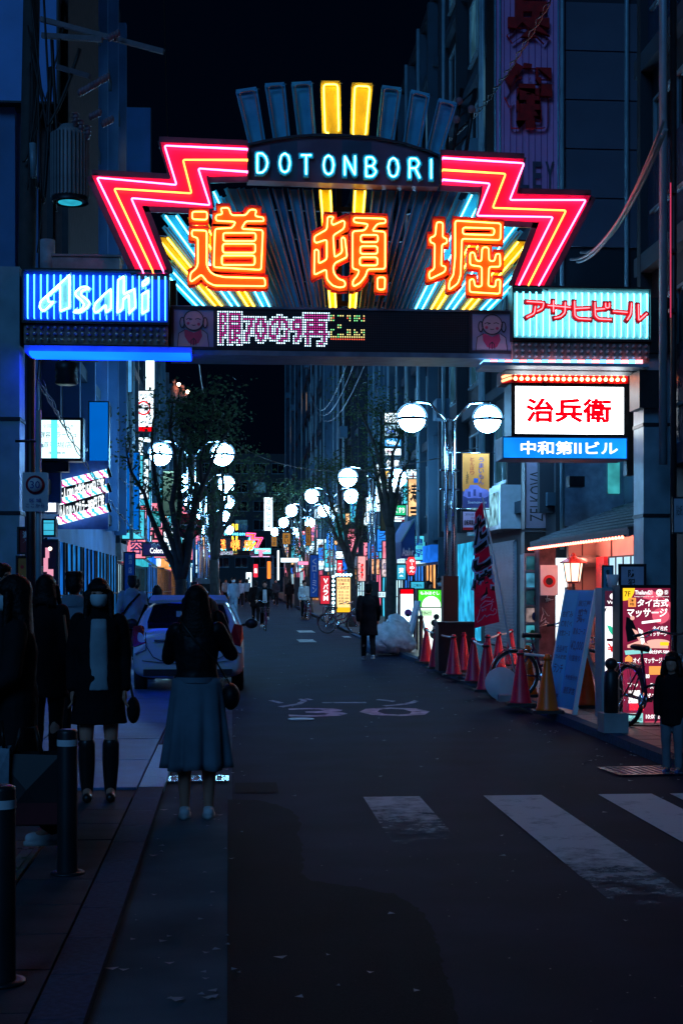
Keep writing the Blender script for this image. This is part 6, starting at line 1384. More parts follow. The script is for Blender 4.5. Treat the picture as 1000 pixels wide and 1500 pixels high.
for s, (l0, l1) in (('大人1780 中学生1540円 理容', (727,709)), ('小人1210 ヘアカラー3850円 理容', (752,733))):
    A, B = P(86, l0, 27.9), P(154, l1, 27.9); ux = (B-A); h = .17
    q = [A-Vector((0,0,h)), B-Vector((0,0,h)), B+Vector((0,0,h)), A+Vector((0,0,h))]
    o = MB().add(q+[p+Vector((0,.05,0)) for p in q], [(0,1,2,3),(7,6,5,4),(0,4,5,1),(2,6,7,3),(3,7,4,0),(1,5,6,2)]).build('price_board', M_BLACK, bp)
    v, f, a, b, c, d2 = text_data(s, .03); m = MB(); m.add([A+ux*(.02+.96*(p[0]-a)/(b-a))+Vector((0,-.006,(-.8+1.6*(p[1]-c)/(d2-c))*h)) for p in v], f); m.build('lettering', T_EWHT, o)
# 30 zone road sign on its pole
ZY2 = 17.5
sg = thing('speed_limit_sign', 'white road sign with 30 in a red ring reading 区域ここから on a grey pole', 'road sign', (P(55,860,ZY2+.1).x, ZY2, .03))
a, b = P(33, 749, ZY2), P(71, 692, ZY2); w, h = b.x-a.x, b.z-a.z
o = MB().plate([fillet([(a.x,a.z),(b.x,a.z),(b.x,b.z),(a.x,b.z)], .03, True, 4)], ZY2, .02).build('plate', mat('sign_reflective_white', (.50,.56,.62), .45, 0, .06), sg)
cx, cz = (a.x+b.x)/2, b.z-h*.32
MB().lathe((cx,ZY2-.012,cz), [(w*.365,.0),(w*.365,-.003)], 30, 'y').build('red_ring', mat('road_sign_red', (.30,.012,.03), .5), o); MB().lathe((cx,ZY2-.016,cz), [(w*.275,0),(w*.275,-.002)], 30, 'y').build('ring_centre', mat('sign_reflective_white', (.50,.56,.62), .45), o)
m = MB(); m.text('30', cx-w*.19, cz-h*.095, cx+w*.19, cz+h*.095, ZY2-.020, .005); m.build('numeral', mat('road_sign_blue', (.02,.05,.25), .5), o)
m = MB(); m.text('区 域', a.x+w*.28, a.z+h*.23, a.x+w*.74, a.z+h*.33, ZY2-.014, .01); m.text('ここから', a.x+w*.14, a.z+h*.10, a.x+w*.86, a.z+h*.20, ZY2-.014, .01); m.build('lettering', mat('road_sign_blue', (.02,.05,.25), .5), o)
pp_ = P(57, 600, ZY2+.07); MB().tube([(pp_.x,ZY2+.07,.03),(pp_.x,ZY2+.07,P(57,600,ZY2).z)], .035, 10).build('post', M_TEALST, sg)
m = MB(); m.tube([(pp_.x-.28,ZY2+.07,P(0,645,ZY2).z),(pp_.x,ZY2+.07,P(0,645,ZY2).z)], .016, 6); m.build('bracket', M_STEEL, sg)
pp_ = P(46, 600, 18.3); p2 = thing('pole', 'dark slim pole just left of the 30 zone sign post', 'pole', (pp_.x,18.3,.03)); MB().tube([(pp_.x,18.3,.03),(pp_.x,18.3,P(0,525,18.3).z)], .06, 8).build('pole_body', M_STEEL, p2)
# things under the barber signs
S('wall_plate', 'red and white shield shaped shop plate left of the pole', 'shop sign', (26,772,48,812), 19.2, mat('dull_red_plate', (.22,.02,.03), .6, 0, .2), [('満', .3,.6,.8,.9,T_WHT,.03,'h'),('員御礼', .2,.35,.9,.55,T_WHT,.02,'h')], depth=.04)
S('wall_plate', 'orange plate with a dark ring at the left border', 'shop sign', (24,814,42,852), 19.5, mat('orange_plate', (.50,.18,.03), .6, 0, .2), [('', .3,.4,.7,.75,T_RED,0,'o')], depth=.04)
S('lit_shop_sign', 'cyan bin shaped light box under the barber signs', 'shop sign', (62,760,82,786), 26, E_CYAN, [('', 0,.3,1,.34,T_BLK,0,'r'),('', 0,.8,1,.84,T_BLK,0,'r')], depth=.3)
S('wall_poster', 'dark red poster with a pale pink figure below the barber signs', 'poster', (53,790,86,860), 25, mat('dark_red_poster', (.12,.01,.02), .6, 0, .3), [('', .40,.62,.62,.86,emat('poster_figure', (.9,.35,.5), .8),0,'r'),('', .3,.30,.55,.62,emat('poster_figure', (.9,.35,.5), .8),0,'r'),('', .55,.75,.78,.92,emat('poster_glow', (1,.75,.65), 2.0),0,'o'),('', .5,.2,.85,.36,emat('poster_figure', (.9,.35,.5), .8),0,'r')], depth=.05)
fi = thing('fish_sign', 'blue fish shaped board under the cyan light box', 'shop sign', P(70, 804, 25.6)); pf = [(58,792),(66,790),(75,797),(83,797),(84,806),(76,809),(66,806),(60,800)]
MB().plate([[(P(x,y,25.6).x, P(x,y,25.6).z) for x, y in pf]], 25.6, .05).build('board', mat('fish_blue', (.05,.25,.55), .5), fi); m = MB(); m.tube([P(61,797,25.56),P(68,801,25.56),P(75,800,25.56),P(82,802,25.56)], .01, 4); m.ball(P(78,801,25.56), .02, 8, 6); m.build('fish_line', T_BLK, fi)
S('drink_light_box', 'small white and cyan drink cabinet low at the left', 'show case', (52,830,61,866), 22, emat('drink_light', (.45,.75,.95), 1.3, .5, 9), [('酒', .2,.4,.8,.6,T_BLUE,.02,'h')], depth=.2)
# drum, AC and pipes on the barber corner
dr = thing('hanging_drum', 'dark ribbed drum hanging high on the barber corner', 'drum', P(98, 560, 24.5)); p = P(98, 548, 24.5); MB().lathe((p.x,24.5,p.z-.18), [(.17,0),(.20,.03),(.18,.10),(.20,.12),(.18,.2),(.20,.24),(.19,.36),(.15,.38)], 16).build('drum_body', M_STEEL, dr); MB().tube([(p.x,24.5,p.z+.2),(p.x,24.5,p.z+.9)], .03, 6).build('hanger', M_STEEL, dr)
for px, w_, c in ((62, .22, M_WALLB), (118, .3, M_WALLB), (142, .25, M_WALLM)):
    pass
# utility pole with transformer, cross arms and cables
UY = 21.3; ux = P(50, 500, UY).x
up_ = thing('utility_pole', 'dark utility pole with ribbed transformer and cross arms at the upper left', 'utility pole', (ux, UY, .03))
MB().tube([(ux-.22,UY,.03),(ux,UY,12)], [.14,.12], 14).build('pole', mat('tarred_concrete', (.05,.05,.05), .8), up_)
tc_ = P(103, 240, UY-.2); TR_ = P(131, 240, UY-.2).x-tc_.x; zt_, zb_ = P(0,182,UY-.2).z, P(0,292,UY-.2).z
o = MB().lathe((tc_.x,UY-.2,zb_), [(TR_*.86,0),(TR_*.9,.03),(TR_*.88,zt_-zb_-.12),(TR_*.6,zt_-zb_-.04),(TR_*.5,zt_-zb_)], 24).build('transformer', mat('transformer_paint', (.26,.28,.30), .5, .1, .15), up_)
fin = MB().box(-.012,-.035,0,.012,.03,zt_-zb_-.18).mesh('cooling_fin', mat('transformer_paint', (.26,.28,.30), .5))
for k in range(30):
    a = 2*math.pi*k/30; f = link('cooling_fin', fin, o); f.location = Vector((tc_.x+math.cos(a)*TR_*.9, UY-.2+math.sin(a)*TR_*.9, zb_+.05))-wloc(o); f.rotation_euler.z = a+math.pi/2
MB().lathe((tc_.x,UY-.2,zb_-.03), [(TR_*.62,0),(TR_*.62,.028)], 20).build('bottom_glow', emat('transformer_cyan', (.02,.38,.55), .9, .3, 6), o)  # cyan light on the pale underside, put in as a glowing disc
m = MB(); m.lathe((tc_.x,UY-.2,zb_-.028), [(TR_*.97,0),(TR_*.97,.07),(TR_*.64,.07),(TR_*.64,0)], 24, cap=False); m.build('bottom_rim', M_STEEL, o)
for k, (px, py) in enumerate(((118,188),(128,196),(110,178))):
    q = P(px, py, UY-.35); m = MB(); m.tube([q+Vector((0,0,-.08)),q+Vector((.02,0,.12))], .035, 8)
    for z in (-.02,.04,.10): m.lathe(q+Vector((.01,0,z)), [(.03,0),(.06,.012),(.03,.025)], 10)
    m.build('bushing', mat('porcelain', (.24,.16,.2), .25), up_)
for (a, b) in (((60,28),(172,58)),((150,52),(240,76)),((62,52),(150,58)),((84,98),(132,112))):
    MB().bar(P(*a, UY-.15), P(*b, UY-.35), .07).build('cross_arm', mat('arm_paint', (.11,.08,.10), .5), up_)
for px, py in ((167,52),(152,116),(138,124),(124,132),(140,168),(158,178)):
    q = P(px, py, UY-.4); m = MB(); m.tube([q-Vector((.09,0,.05)), q+Vector((.07,0,.05))], .03, 8)
    for e in (-.06,-.02,.02,.06): m.ball(q+Vector((e,0,e*.55)), (.035,.055,.06), 8, 6)
    m.build('insulator', mat('porcelain', (.24,.16,.2), .25), up_)
r2 = random.Random(11)
for k in range(13):
    a = P(r2.uniform(40,120), r2.uniform(-20,120), UY-.2); b = P(r2.uniform(30,95), r2.uniform(150,380), UY-.2)
    MB().tube(sag(a, b, r2.uniform(.1,.45), 10), r2.choice((.012,.018,.028)), 5).build('cable', M_WIRE, up_)
c = P(48, 210, UY-.2); MB().tube([c, P(50, 260, UY-.2)], .05, 8).build('cable_sleeve', M_TEALST, up_)
q = P(72, 375, UY-.3); MB().tube([P(70,405,UY-.3), P(70,352,UY-.3)], .11, 12).build('pink_cylinder', mat('grey_tube_cover', (.5,.45,.5), .5), up_)
bx = thing('junction_box', 'flat grey rusty steel box standing above the left beer sign', 'steel box', P(120, 403, GY+.05)); a, b = P(78, 403, GY+.05), P(176, 378, GY+.05); MB().box(a.x, GY, a.z, b.x, GY+.5, b.z).build('box_body', mat('rust_streaked_box', (.30,.31,.32), .6, .2, .45, 3), bx); MB().box(a.x-.02, GY-.02, b.z, b.x+.02, GY+.52, b.z+.03).build('lid', M_GREY, bx)
MB().box(-3.6, 24.3, 6.3, -2.78, 30, 14).build('projecting_bay', mat('brown_pier', (.10,.055,.05), .7), barb)
m = MB()
for x in (-3.35,-3.05,-2.8): m.box(x-.05, 24.22, 6.4, x+.05, 24.3, 14)
m.build('bay_pilaster', M_STEEL, barb)
# overhead wires
WR = [((60,556),21,(240,800),40,'pair of twisted wires dropping from the left pole past the barber sign'),((50,545),21,(178,655),45,'twisted chain like wire running from the left pole to the blue panel'),
      ((845,384),22,(972,176),15,'thick curved cable bundle at the right of the gate'),((835,380),22,(968,200),15,'second curved cable beside the thick right one'),((850,370),22,(975,190),15,'thin curved cable above the thick right bundle'),
      ((640,215),26,(805,0),17,'twisted dark cable crossing in front of the lilac vertical sign'),((240,-20),25,(246,215),26,'thin cable hanging above the left arrow'),((290,515),30,(305,545),60,'cable running from the beam to the left trees'),
      ((455,575),80,(540,520),30,'lowest of three sagging wires under the beam on the right'),((452,565),80,(525,515),30,'middle of three sagging wires under the beam on the right'),((450,555),80,(515,512),30,'highest of three sagging wires under the beam on the right'),((330,640),60,(700,655),30,'wire crossing the street behind the lamps'),((60,505),21,(48,620),21,'loose wire loop below the left beam end'),((175,700),40,(215,705),46,'little string of lights beside the blank blue panel')]
for (a, ya, b, yb, lab) in WR:
    A, B = P(*a, ya), P(*b, yb); th_ = .022 if 'thick' in lab or 'twisted' in lab else .011
    t = thing('overhead_wire', lab, 'cable', A); pts = sag(A, B, .05*(B-A).length if 'curved' in lab else .03*(B-A).length, 16)
    if 'twisted' in lab:
        for ph in (0, math.pi):
            q = []
            for i in range(65):
                k = i/64; c_ = A.lerp(B, k)-Vector((0,0,.12*(B-A).length*.25*4*k*(1-k))); q.append(c_+Vector((math.cos(i*1.1+ph), 0, math.sin(i*1.1+ph)))*.03)
            MB().tube(q, .010, 4).build('strand', M_WIRE if 'lilac' in lab else mat('grey_wire', (.25,.27,.3), .5, 0, 0), t)
    else: MB().tube(pts, th_, 5).build('strand', mat('grey_wire', (.25,.27,.3), .5, 0, 0) if 'curved' in lab or 'sagging' in lab else M_WIRE, t)
tr_ = thing('neon_support_mast', 'dark lattice mast behind the right end of the crown bars', 'mast', P(668, 250, GY+1))
m = MB(); a, b = P(660, 240, GY+1), P(676, 130, GY+1); m.tube([a, b], .03, 6); m.tube([a+Vector((.2,0,0)), b+Vector((.2,0,0))], .03, 6)
for k in range(5): m.tube([a.lerp(b, k/5), (a.lerp(b, (k+1)/5))+Vector((.2,0,0))], .015, 4)
m.build('lattice', M_STEEL, tr_)
for px, py in ((672,148),(690,160),(668,175)): MB().ball(P(px,py,GY+.9), .06, 8, 6).build('insulator', mat('porcelain', (.24,.16,.2), .25), tr_)
# bollards in the left foreground
def bollard(px, pt_, pb_, lab):
    d = ray(px, pb_); tt = -(CAMZ-KZ)/d.z; p = Vector((d.x*tt, d.y*tt, KZ)); h = P(px, pt_, p.y).z-KZ
    t = thing('bollard', lab, 'bollard', p, 'black pavement bollards on the left'); r = .055
    MB().lathe(p, [(r*1.02,0),(r*1.02,.02),(r,.03),(r,h-.02),(r*.93,h-.005),(r*.7,h)], 22).build('post', mat('bollard_black', (.015,.017,.02), .4), t)
    MB().lathe(p+Vector((0,0,h-.09)), [(r*1.03,0),(r*1.03,.035)], 22, cap=False).build('reflective_band', mat('band_white', (.75,.78,.8), .35), t)
    MB().lathe(p, [(r*1.7,0),(r*1.7,.012),(r*1.3,.014)], 22).build('base_plate', M_STEEL, t); return t
bollard(99, 1068, 1280, 'slim black bollard with white band in front of the masked woman')
bollard(3, 1150, 1440, 'nearest black bollard with white band at the left photo edge')
# ================================================================ WHITE CAR
def make_car():
    CX, CY = -.66, 21.4
    t = thing('parked_car', 'white hatchback parked at the left kerb seen from behind', 'car', (CX, CY, 0))
    PAINT = mat('white_car_paint', (.62,.64,.66), .18, 0, .03, 2, spec=.6)
    sec = [ # y, [ (halfwidth, z) ... from sill to roof centre ]
     (0.00, [(.60,.30),(.66,.42),(.68,.60),(.66,.74),(.60,.84),(.30,.86),(0,.86)]),
     (0.06, [(.74,.26),(.79,.42),(.80,.62),(.77,.80),(.70,.93),(.36,.96),(0,.96)]),
     (0.18, [(.80,.23),(.83,.42),(.83,.64),(.80,.84),(.70,1.08),(.36,1.13),(0,1.14)]),
     (0.42, [(.82,.22),(.845,.42),(.845,.66),(.82,.90),(.655,1.30),(.35,1.36),(0,1.375)]),
     (0.60, [(.82,.22),(.845,.42),(.85,.68),(.83,.93),(.645,1.36),(.36,1.42),(0,1.435)]),
     (1.30, [(.82,.22),(.845,.42),(.85,.68),(.83,.92),(.640,1.38),(.36,1.45),(0,1.465)]),
     (2.00, [(.82,.22),(.845,.42),(.85,.67),(.83,.91),(.650,1.34),(.36,1.40),(0,1.415)]),
     (2.60, [(.82,.22),(.845,.42),(.85,.65),(.82,.88),(.72,1.06),(.40,1.10),(0,1.11)]),
     (3.00, [(.82,.22),(.84,.42),(.84,.62),(.80,.80),(.70,.90),(.40,.93),(0,.94)]),
     (3.60, [(.76,.22),(.80,.40),(.79,.56),(.74,.70),(.62,.76),(.36,.79),(0,.80)]),
     (3.82, [(.56,.26),(.62,.38),(.62,.50),(.56,.60),(.44,.64),(.24,.66),(0,.665)])]
    rings = []
    for y, pr in sec:
        ring = [(CX+w, CY+y, z) for w, z in pr]+[(CX-w, CY+y, z) for w, z in pr[-2::-1]]+[(CX-.3, CY+y, pr[0][1]-.02), (CX+.3, CY+y, pr[0][1]-.02)]
        rings.append(ring)
    b = MB().loft(rings).build('body', PAINT, t)
    md = b.modifiers.new('smooth', 'SUBSURF'); md.levels = 2; md.render_levels = 2
    def patch(name, pts, m, par=t, th=.012):
        mb = MB(); n = len(pts); c = sum((Vector(p) for p in pts), Vector())/n; nn = (Vector(pts[1])-Vector(pts[0])).cross(Vector(pts[2])-Vector(pts[0])).normalized()
        q = [Vector((CX+p[0], CY+p[1], p[2])) for p in pts]
        mb.add([p+nn*th for p in q]+[p-nn*.02 for p in q], [tuple(range(n))]+[(i, n+i, n+(i+1) % n, (i+1) % n) for i in range(n)]); return mb.build(name, m, par)
    # rear window, tailgate, lights
    GL = mat('car_glass', (.006,.008,.010), .05, 0, 0, spec=.9)
    patch('rear_window', [(-.60,.105,.97),(.60,.105,.97),(.61,.16,1.06),(.53,.365,1.31),(.30,.385,1.345),(-.30,.385,1.345),(-.53,.365,1.31),(-.61,.16,1.06)], GL, th=.028)
    MB().box(CX-.18, CY+.20, 1.12, CX-.02, CY+.23, 1.24).build('window_sticker', mat('sticker_white', (.4,.5,.5), .6), t)
    SEAM = mat('panel_gap', (.02,.02,.022), .6, 0, 0)
    m = MB(); m.tube([(CX+x, CY+y, z) for x, y, z in ((-.63,.055,.92),(-.62,.0,.72),(-.52,-.015,.56),(-.4,-.015,.50),(.4,-.015,.50),(.52,-.015,.56),(.62,.0,.72),(.63,.055,.92))], .007, 5); m.build('tailgate_seam', SEAM, t)
    m = MB(); m.box(CX-.30, CY-.022, .60, CX+.30, CY+.02, .76); m.build('plate_recess', PAINT, t); m = MB(); m.box(CX-.165, CY-.034, .60, CX+.165, CY-.0225, .755); pl = m.build('number_plate', mat('plate_white', (.6,.62,.62), .4), t)
    MB().text('24-58', CX-.12, .615, CX+.12, .70, CY-.036, .01).build('plate_number', mat('plate_green', (.01,.12,.05), .5), pl)
    MB().box(CX-.5, CY-.03, .79, CX+.5, CY+.0, .815).build('tailgate_handle', M_CHROME, t)
    TLm = mat('tail_light_red', (.35,.01,.015), .12, 0, .3, 9, spec=.9)
    for s in (-1, 1):
        patch('tail_light', [(s*.60,.035,.76),(s*.78,.04,.70),(s*.825,.20,.80),(s*.80,.26,1.0),(s*.68,.11,1.02)][::s], TLm, th=.035)
        patch('tail_lamp_lower', [(s*.62,.02,.66),(s*.79,.03,.60),(s*.80,.05,.69),(s*.62,.03,.75)][::s], mat('clear_lamp', (.5,.52,.55), .1), th=.03)
        for k, y in enumerate((.72, 3.05)):
            w = MB(); w.lathe((CX+s*.74, CY+y, .30), [(.18,-.09),(.29,-.09),(.30,-.06),(.30,.06),(.29,.09),(.18,.09)], 26, 'x'); w = w.build('wheel', mat('car_tyre', (.015,.015,.016), .75), t)
            m = MB(); m.lathe((CX+s*(.74+.092), CY+y, .30), [(.19,0),(.17,.008*s),(.05,.012*s)], 20, 'x'); m.build('rim', M_CHROME, w)
        patch('side_window', [(s*.80,.62,.98),(s*.80,2.35,.96),(s*.68,1.98,1.30),(s*.665,.75,1.33)][::-s], GL, th=.03)
        m = MB(); m.ball((CX+s*.98, CY+2.15, 1.0), (.11,.07,.085), 12, 8); m.bar((CX+s*.80, CY+2.2, .97), (CX+s*.95, CY+2.18, .98), .04); m.build('wing_mirror', M_BLACK, t)
    patch('roof_spoiler', [(-.60,.40,1.375),(.60,.40,1.375),(.55,.60,1.45),(-.55,.60,1.45)], PAINT, th=.03)
    MB().box(CX-.10, CY+.37, 1.395, CX+.10, CY+.39, 1.41).build('high_brake_light', TLm, t)
    m = MB(); m.box(CX-.66, CY-.02, .27, CX+.66, CY+.08, .37); m.build('lower_bumper', M_BLACK, t)
    m = MB(); m.tube([(CX-.68, CY-.012, .50), (CX-.3, CY-.02, .46), (CX+.3, CY-.02, .46), (CX+.68, CY-.012, .50)], .006, 4); m.build('bumper_crease', SEAM, t)
    MB().tube([(CX+.35, CY+1.0, 1.47), (CX+.35, CY+.9, 1.60)], .006, 5).build('aerial', M_BLACK, t)
    return t
car = make_car()
v = thing('parked_van', 'dark small van with a red light far behind the white car', 'van', (P(296,870,48).x-.1, 48, gz(48)))
p = v.location; m = MB(); m.loft([[(p.x+w*a, 48+y, gz(48)+z) for a, z in ((.72,.3),(.74,.9),(.70,1.3),(.60,1.78),(0,1.84),(-.60,1.78),(-.70,1.3),(-.74,.9),(-.72,.3))] for y, w in ((0,.97),(.1,1),(3,1),(3.3,.9))]); m.build('body', mat('van_paint', (.05,.06,.08), .25), v)
MB().box(p.x-.55, 47.97, gz(48)+1.15, p.x+.55, 48.0, gz(48)+1.65).build('rear_window', M_GLASS, v)
for s in (-1, 1): MB().box(p.x+s*.68-.05, 47.96, gz(48)+.8, p.x+s*.68+.05, 48.0, gz(48)+1.1).build('tail_light', mat('tail_light_red', (.35,.01,.015), .12), v); MB().lathe((p.x+s*.62, 48.6, gz(48)+.3), [(.3,-.08),(.3,.08)], 14, 'x').build('wheel', CONE_B, v)
MB().ball((p.x-.15, 47.95, gz(48)+1.72), .05, 8, 6).build('red_lamp', emat('van_red_lamp', (1,.12,.25), 5), v)
# ================================================================ PEOPLE
SKIN = mat('skin', (.55,.25,.17), .55, 0, .08, 6)
HAIR = mat('black_hair', (.008,.007,.007), .5, 0, .3, 14, .5, 60, spec=.18)
_TEXC = bpy.data.textures.new('cloth_folds', 'CLOUDS'); _TEXC.noise_scale = .11
class PR(MB):
    def cap(s, a, b, ra, rb, n=10):
        a = Vector(a); b = Vector(b); t = (b-a).normalized(); pts = []; rs = []
        for q in (-1, -.8, -.45): pts.append(a+t*ra*q); rs.append(max(.002, ra*math.sqrt(max(0, 1-q*q))))
        pts.append(a); rs.append(ra); pts.append(a.lerp(b, .5)); rs.append((ra+rb)/2); pts.append(b); rs.append(rb)
        for q in (.45, .8, 1): pts.append(b+t*rb*q); rs.append(max(.002, rb*math.sqrt(max(0, 1-q*q))))
        u = t.orthogonal().normalized(); w = t.cross(u)
        return s.loft([[p+u*(r*math.cos(2*math.pi*j/n))+w*(r*math.sin(2*math.pi*j/n)) for j in range(n)] for p, r in zip(pts, rs)])
    def rings(s, L, n=18, fn=None):     # (z, rx, ry, cx, cy)
        R_ = []
        for z, rx, ry, cx, cy in L: R_.append([(cx+rx*math.cos(2*math.pi*j/n), cy+ry*math.sin(2*math.pi*j/n), z) for j in range(n)])
        return s.loft(R_)
def fuse(pr, name, m, parent, vox=.016, folds=0.0, smooth=2):
    o = pr.build(name, m, parent)
    md = o.modifiers.new('fuse', 'REMESH'); md.mode = 'VOXEL'; md.voxel_size = vox; md.use_smooth_shade = True
    if smooth: q = o.modifiers.new('soft', 'SMOOTH'); q.factor = .5; q.iterations = smooth
    if folds: d = o.modifiers.new('folds', 'DISPLACE'); d.texture = _TEXC; d.strength = folds; d.mid_level = .5
    return o
CL = {}
def cloth(name, c, r=.85): return mat(name, c, r, 0, .18, 5, spec=.12)
def person(label, X, Y, rz, H=1.65, z=None, fem=False, pose='stand', top=('jacket', None, .78), bottom=('trousers', None), hair='short', mask=False, shoes=None, vox=.016, arms='down', glasses=False, inner=None, group=None, seat=0, fingers=True, hk=1.0):
    """figure facing -Y in its own frame; returns (thing, joints)"""
    if z is None: z = gz(Y)
    t = thing('person', label, 'person', (0,0,0), group); s = H/1.70
    w = .86 if fem else 1.0
    J = {}
    for k, sx in (('l', 1), ('r', -1)):
        J['hip'+k] = Vector((sx*.088, 0, .90)); J['knee'+k] = Vector((sx*.092, -.015, .49)); J['ank'+k] = Vector((sx*.088, .02, .085))
        J['sh'+k] = Vector((sx*.175*w, .01, 1.385)); J['el'+k] = Vector((sx*.225*w, .03, 1.115)); J['wr'+k] = Vector((sx*.225*w, -.03, .875))
    if pose == 'walk':
        J['kneel'] = Vector((.09,-.16,.50)); J['ankl'] = Vector((.09,-.22,.095)); J['kneer'] = Vector((-.09,.0,.48)); J['ankr'] = Vector((-.09,.24,.14))
        J['elr'] += Vector((0,-.05,.0)); J['wrr'] += Vector((0,-.16,.04)); J['ell'] += Vector((0,.06,0)); J['wrl'] += Vector((0,.10,.02))
    if pose == 'ride':
        for k, sx in (('l', 1), ('r', -1)):
            J['hip'+k] = Vector((sx*.085, .10, .92)); J['knee'+k] = Vector((sx*.10, -.26, .76 if sx > 0 else .60)); J['ank'+k] = Vector((sx*.10, -.06, .48 if sx > 0 else .22))
            J['el'+k] = Vector((sx*.26, -.12, 1.16)); J['wr'+k] = Vector((sx*.28, -.36, 1.06))
    if arms == 'photo':
        for k, sx in (('l', 1), ('r', -1)):
            J['el'+k] = Vector((sx*.215, -.14, 1.17)); J['wr'+k] = Vector((sx*.105, -.22, 1.47))
        J['elr'] = Vector((-.255,-.10,1.20)); J['wrr'] = Vector((-.150,-.15,1.50)); J['wrl'] = Vector((.085,-.22,1.47))
    if arms == 'carry':
        J['ell'] = Vector((.225,-.02,1.12)); J['wrl'] = Vector((.20,-.20,.98)); J['elr'] = Vector((-.235,.02,1.12)); J['wrr'] = Vector((-.235,-.05,.86))
    if arms == 'phone': J['ell'] = Vector((.22,-.06,1.12)); J['wrl'] = Vector((.08,-.24,1.22))
    b = PR()
    ty = .09 if pose == 'ride' else 0
    def sh(p): return p
    b.rings([(.80,.10,.085,0,ty),(.86,.15*(1.03 if fem else 1),.11,0,ty),(.95,.155,.105,0,ty),(1.06,.128*w,.09,0,ty*.8),(1.16,.135*w,.095,0,ty*.6),(1.27,.160*w,.11,0,ty*.3),(1.36,.165*w,.10,0,0),(1.41,.125*w,.075,0,0),(1.445,.062,.058,0,0)])
    b.cap((0,.012,1.41), (0,-.005,1.52), .054*w, .050*w)
    b.ball((0,-.005,1.600), (.076,.094,.112), 16, 12); b.ball((0,-.040,1.545), (.056,.060,.062), 12, 8)
    b.ball((0,-.102,1.572), (.013,.018,.024), 8, 6)
    for sx in (-1, 1): b.ball((sx*.078,.005,1.58), (.012,.022,.030), 8, 6)
    for k, sx in (('l', 1), ('r', -1)):
        b.cap(J['sh'+k], J['el'+k], .047*w, .037*w); b.cap(J['el'+k], J['wr'+k], .037*w, .025*w)
        d = (J['wr'+k]-J['el'+k]).normalized(); q = d.orthogonal().normalized()
        sd = Vector((0,1,0)) if abs(d.y) < .8 else Vector((1,0,0)); sd = (sd-d*sd.dot(d)).normalized(); up = d.cross(sd)
        c = J['wr'+k]+d*.05; b.cap(J['wr'+k]+d*.01, c+d*.03, .026*w, .030*w, 8)
        if fingers:
            for i, (off, ln) in enumerate(((-.028,.070),(-.010,.082),(.010,.076),(.027,.060))):
                p0 = c+d*.035+sd*off; p1 = p0+d*ln*.5+up*.008*sx; p2 = p1+d*ln*.42+up*.026*sx; b.cap(p0, p1, .0105, .0095, 7); b.cap(p1, p2, .0095, .008, 7)
            p0 = c-d*.01-sd*.028; p1 = p0+d*.028-sd*.022; b.cap(p0, p1, .012, .010, 7); b.cap(p1, p1+d*.028+up*.006*sx, .010, .008, 7)
        hp, kn, an = J['hip'+k], J['knee'+k], J['ank'+k]
        b.cap(hp, kn, .082, .054); b.cap(kn, kn.lerp(an, .35)+Vector((0,.014,0)), .052, .056); b.cap(kn.lerp(an, .35)+Vector((0,.014,0)), an, .056, .036)
        tp = an+Vector((0,-.13,-.048)); hl = an+Vector((0,.045,-.045)); b.cap(an, tp, .038, .030); b.cap(hl, tp, .034, .030)
    def hd_(p): return p if p.z < 1.45 or hk == 1 else Vector((p.x*hk, p.y*hk, 1.45+(p.z-1.45)*hk))
    b.xf(lambda p: hd_(p)*s)
    body = fuse(b, 'body', SKIN, t, vox*s)
    # face
    if vox < .02:
        f = MB()
        for sx in (-1, 1): f.ball(Vector((sx*.032,-.089,1.600))*s, (.014*s,.010*s,.006*s), 8, 6)
        f.build('eyes', mat('dark_eye', (.01,.008,.008), .2, 0, 0), body)
        f = MB()
        for sx in (-1, 1): f.tube([Vector((sx*.018,-.096,1.622))*s, Vector((sx*.034,-.093,1.627))*s, Vector((sx*.050,-.082,1.621))*s], .004*s, 4)
        f.build('eyebrows', HAIR, body)
        if not mask: MB().ball(Vector((0,-.098,1.533))*s, (.022*s,.010*s,.006*s), 8, 6).build('mouth', mat('lips', (.35,.11,.10), .4), body)
    if mask:
        f = PR(); f.loft([[Vector((.064*math.sin(a)*k, -.015-(.095+.012*e)*math.cos(a)*(.98 if k > .9 else .9), zz))*s for a in [R(q) for q in range(-100, 101, 20)]]+[Vector((.056*math.sin(a)*k, -.015-(.080)*math.cos(a)*.9, zz))*s for a in [R(q) for q in range(100, -101, -20)]] for zz, k, e in ((1.498,.72,.0),(1.52,.95,.6),(1.55,1.12,1.2),(1.578,1.15,.9),(1.592,1.05,.4))])
        f.build('face_mask', mat('mask_cloth', (.55,.68,.72), .7, 0, .05), t)
    if glasses:
        f = MB()
        for sx in (-1, 1): f.tube([Vector((sx*.035+.024*math.cos(a), -.108, 1.598+.018*math.sin(a)))*s for a in [2*math.pi*i/12 for i in range(12)]], .0025*s, 4, True); f.tube([Vector((sx*.058,-.106,1.6))*s, Vector((sx*.08,0,1.6))*s], .0025*s, 4)
        f.build('glasses', M_CHROME, t)
    # hair
    h = PR(); h.ball((0,.010,1.618), (.088,.104,.106), 16, 12)
    if hair == 'short':
        h.ball((0,.045,1.585), (.082,.075,.09), 12, 9); h.ball((0,-.055,1.675), (.066,.045,.035), 10, 8)
        for i in range(9): a = i*.7; h.ball((.06*math.cos(a), .02+.06*math.sin(a), 1.69), (.03,.03,.035), 8, 6)
        cut = lambda p: Vector((p.x, max(p.y, -.070) if p.z < 1.635 else p.y, p.z))
    else:
        L = {'long': 1.22, 'bob': 1.46, 'vlong': 1.16}[hair]
        h.rings([(L,.075,.030,0,.085),(L+.06,.125,.05,0,.075),(1.40,.130,.062,0,.060),(1.50,.108,.078,0,.035),(1.58,.098,.095,0,.020),(1.66,.086,.095,0,.010)])
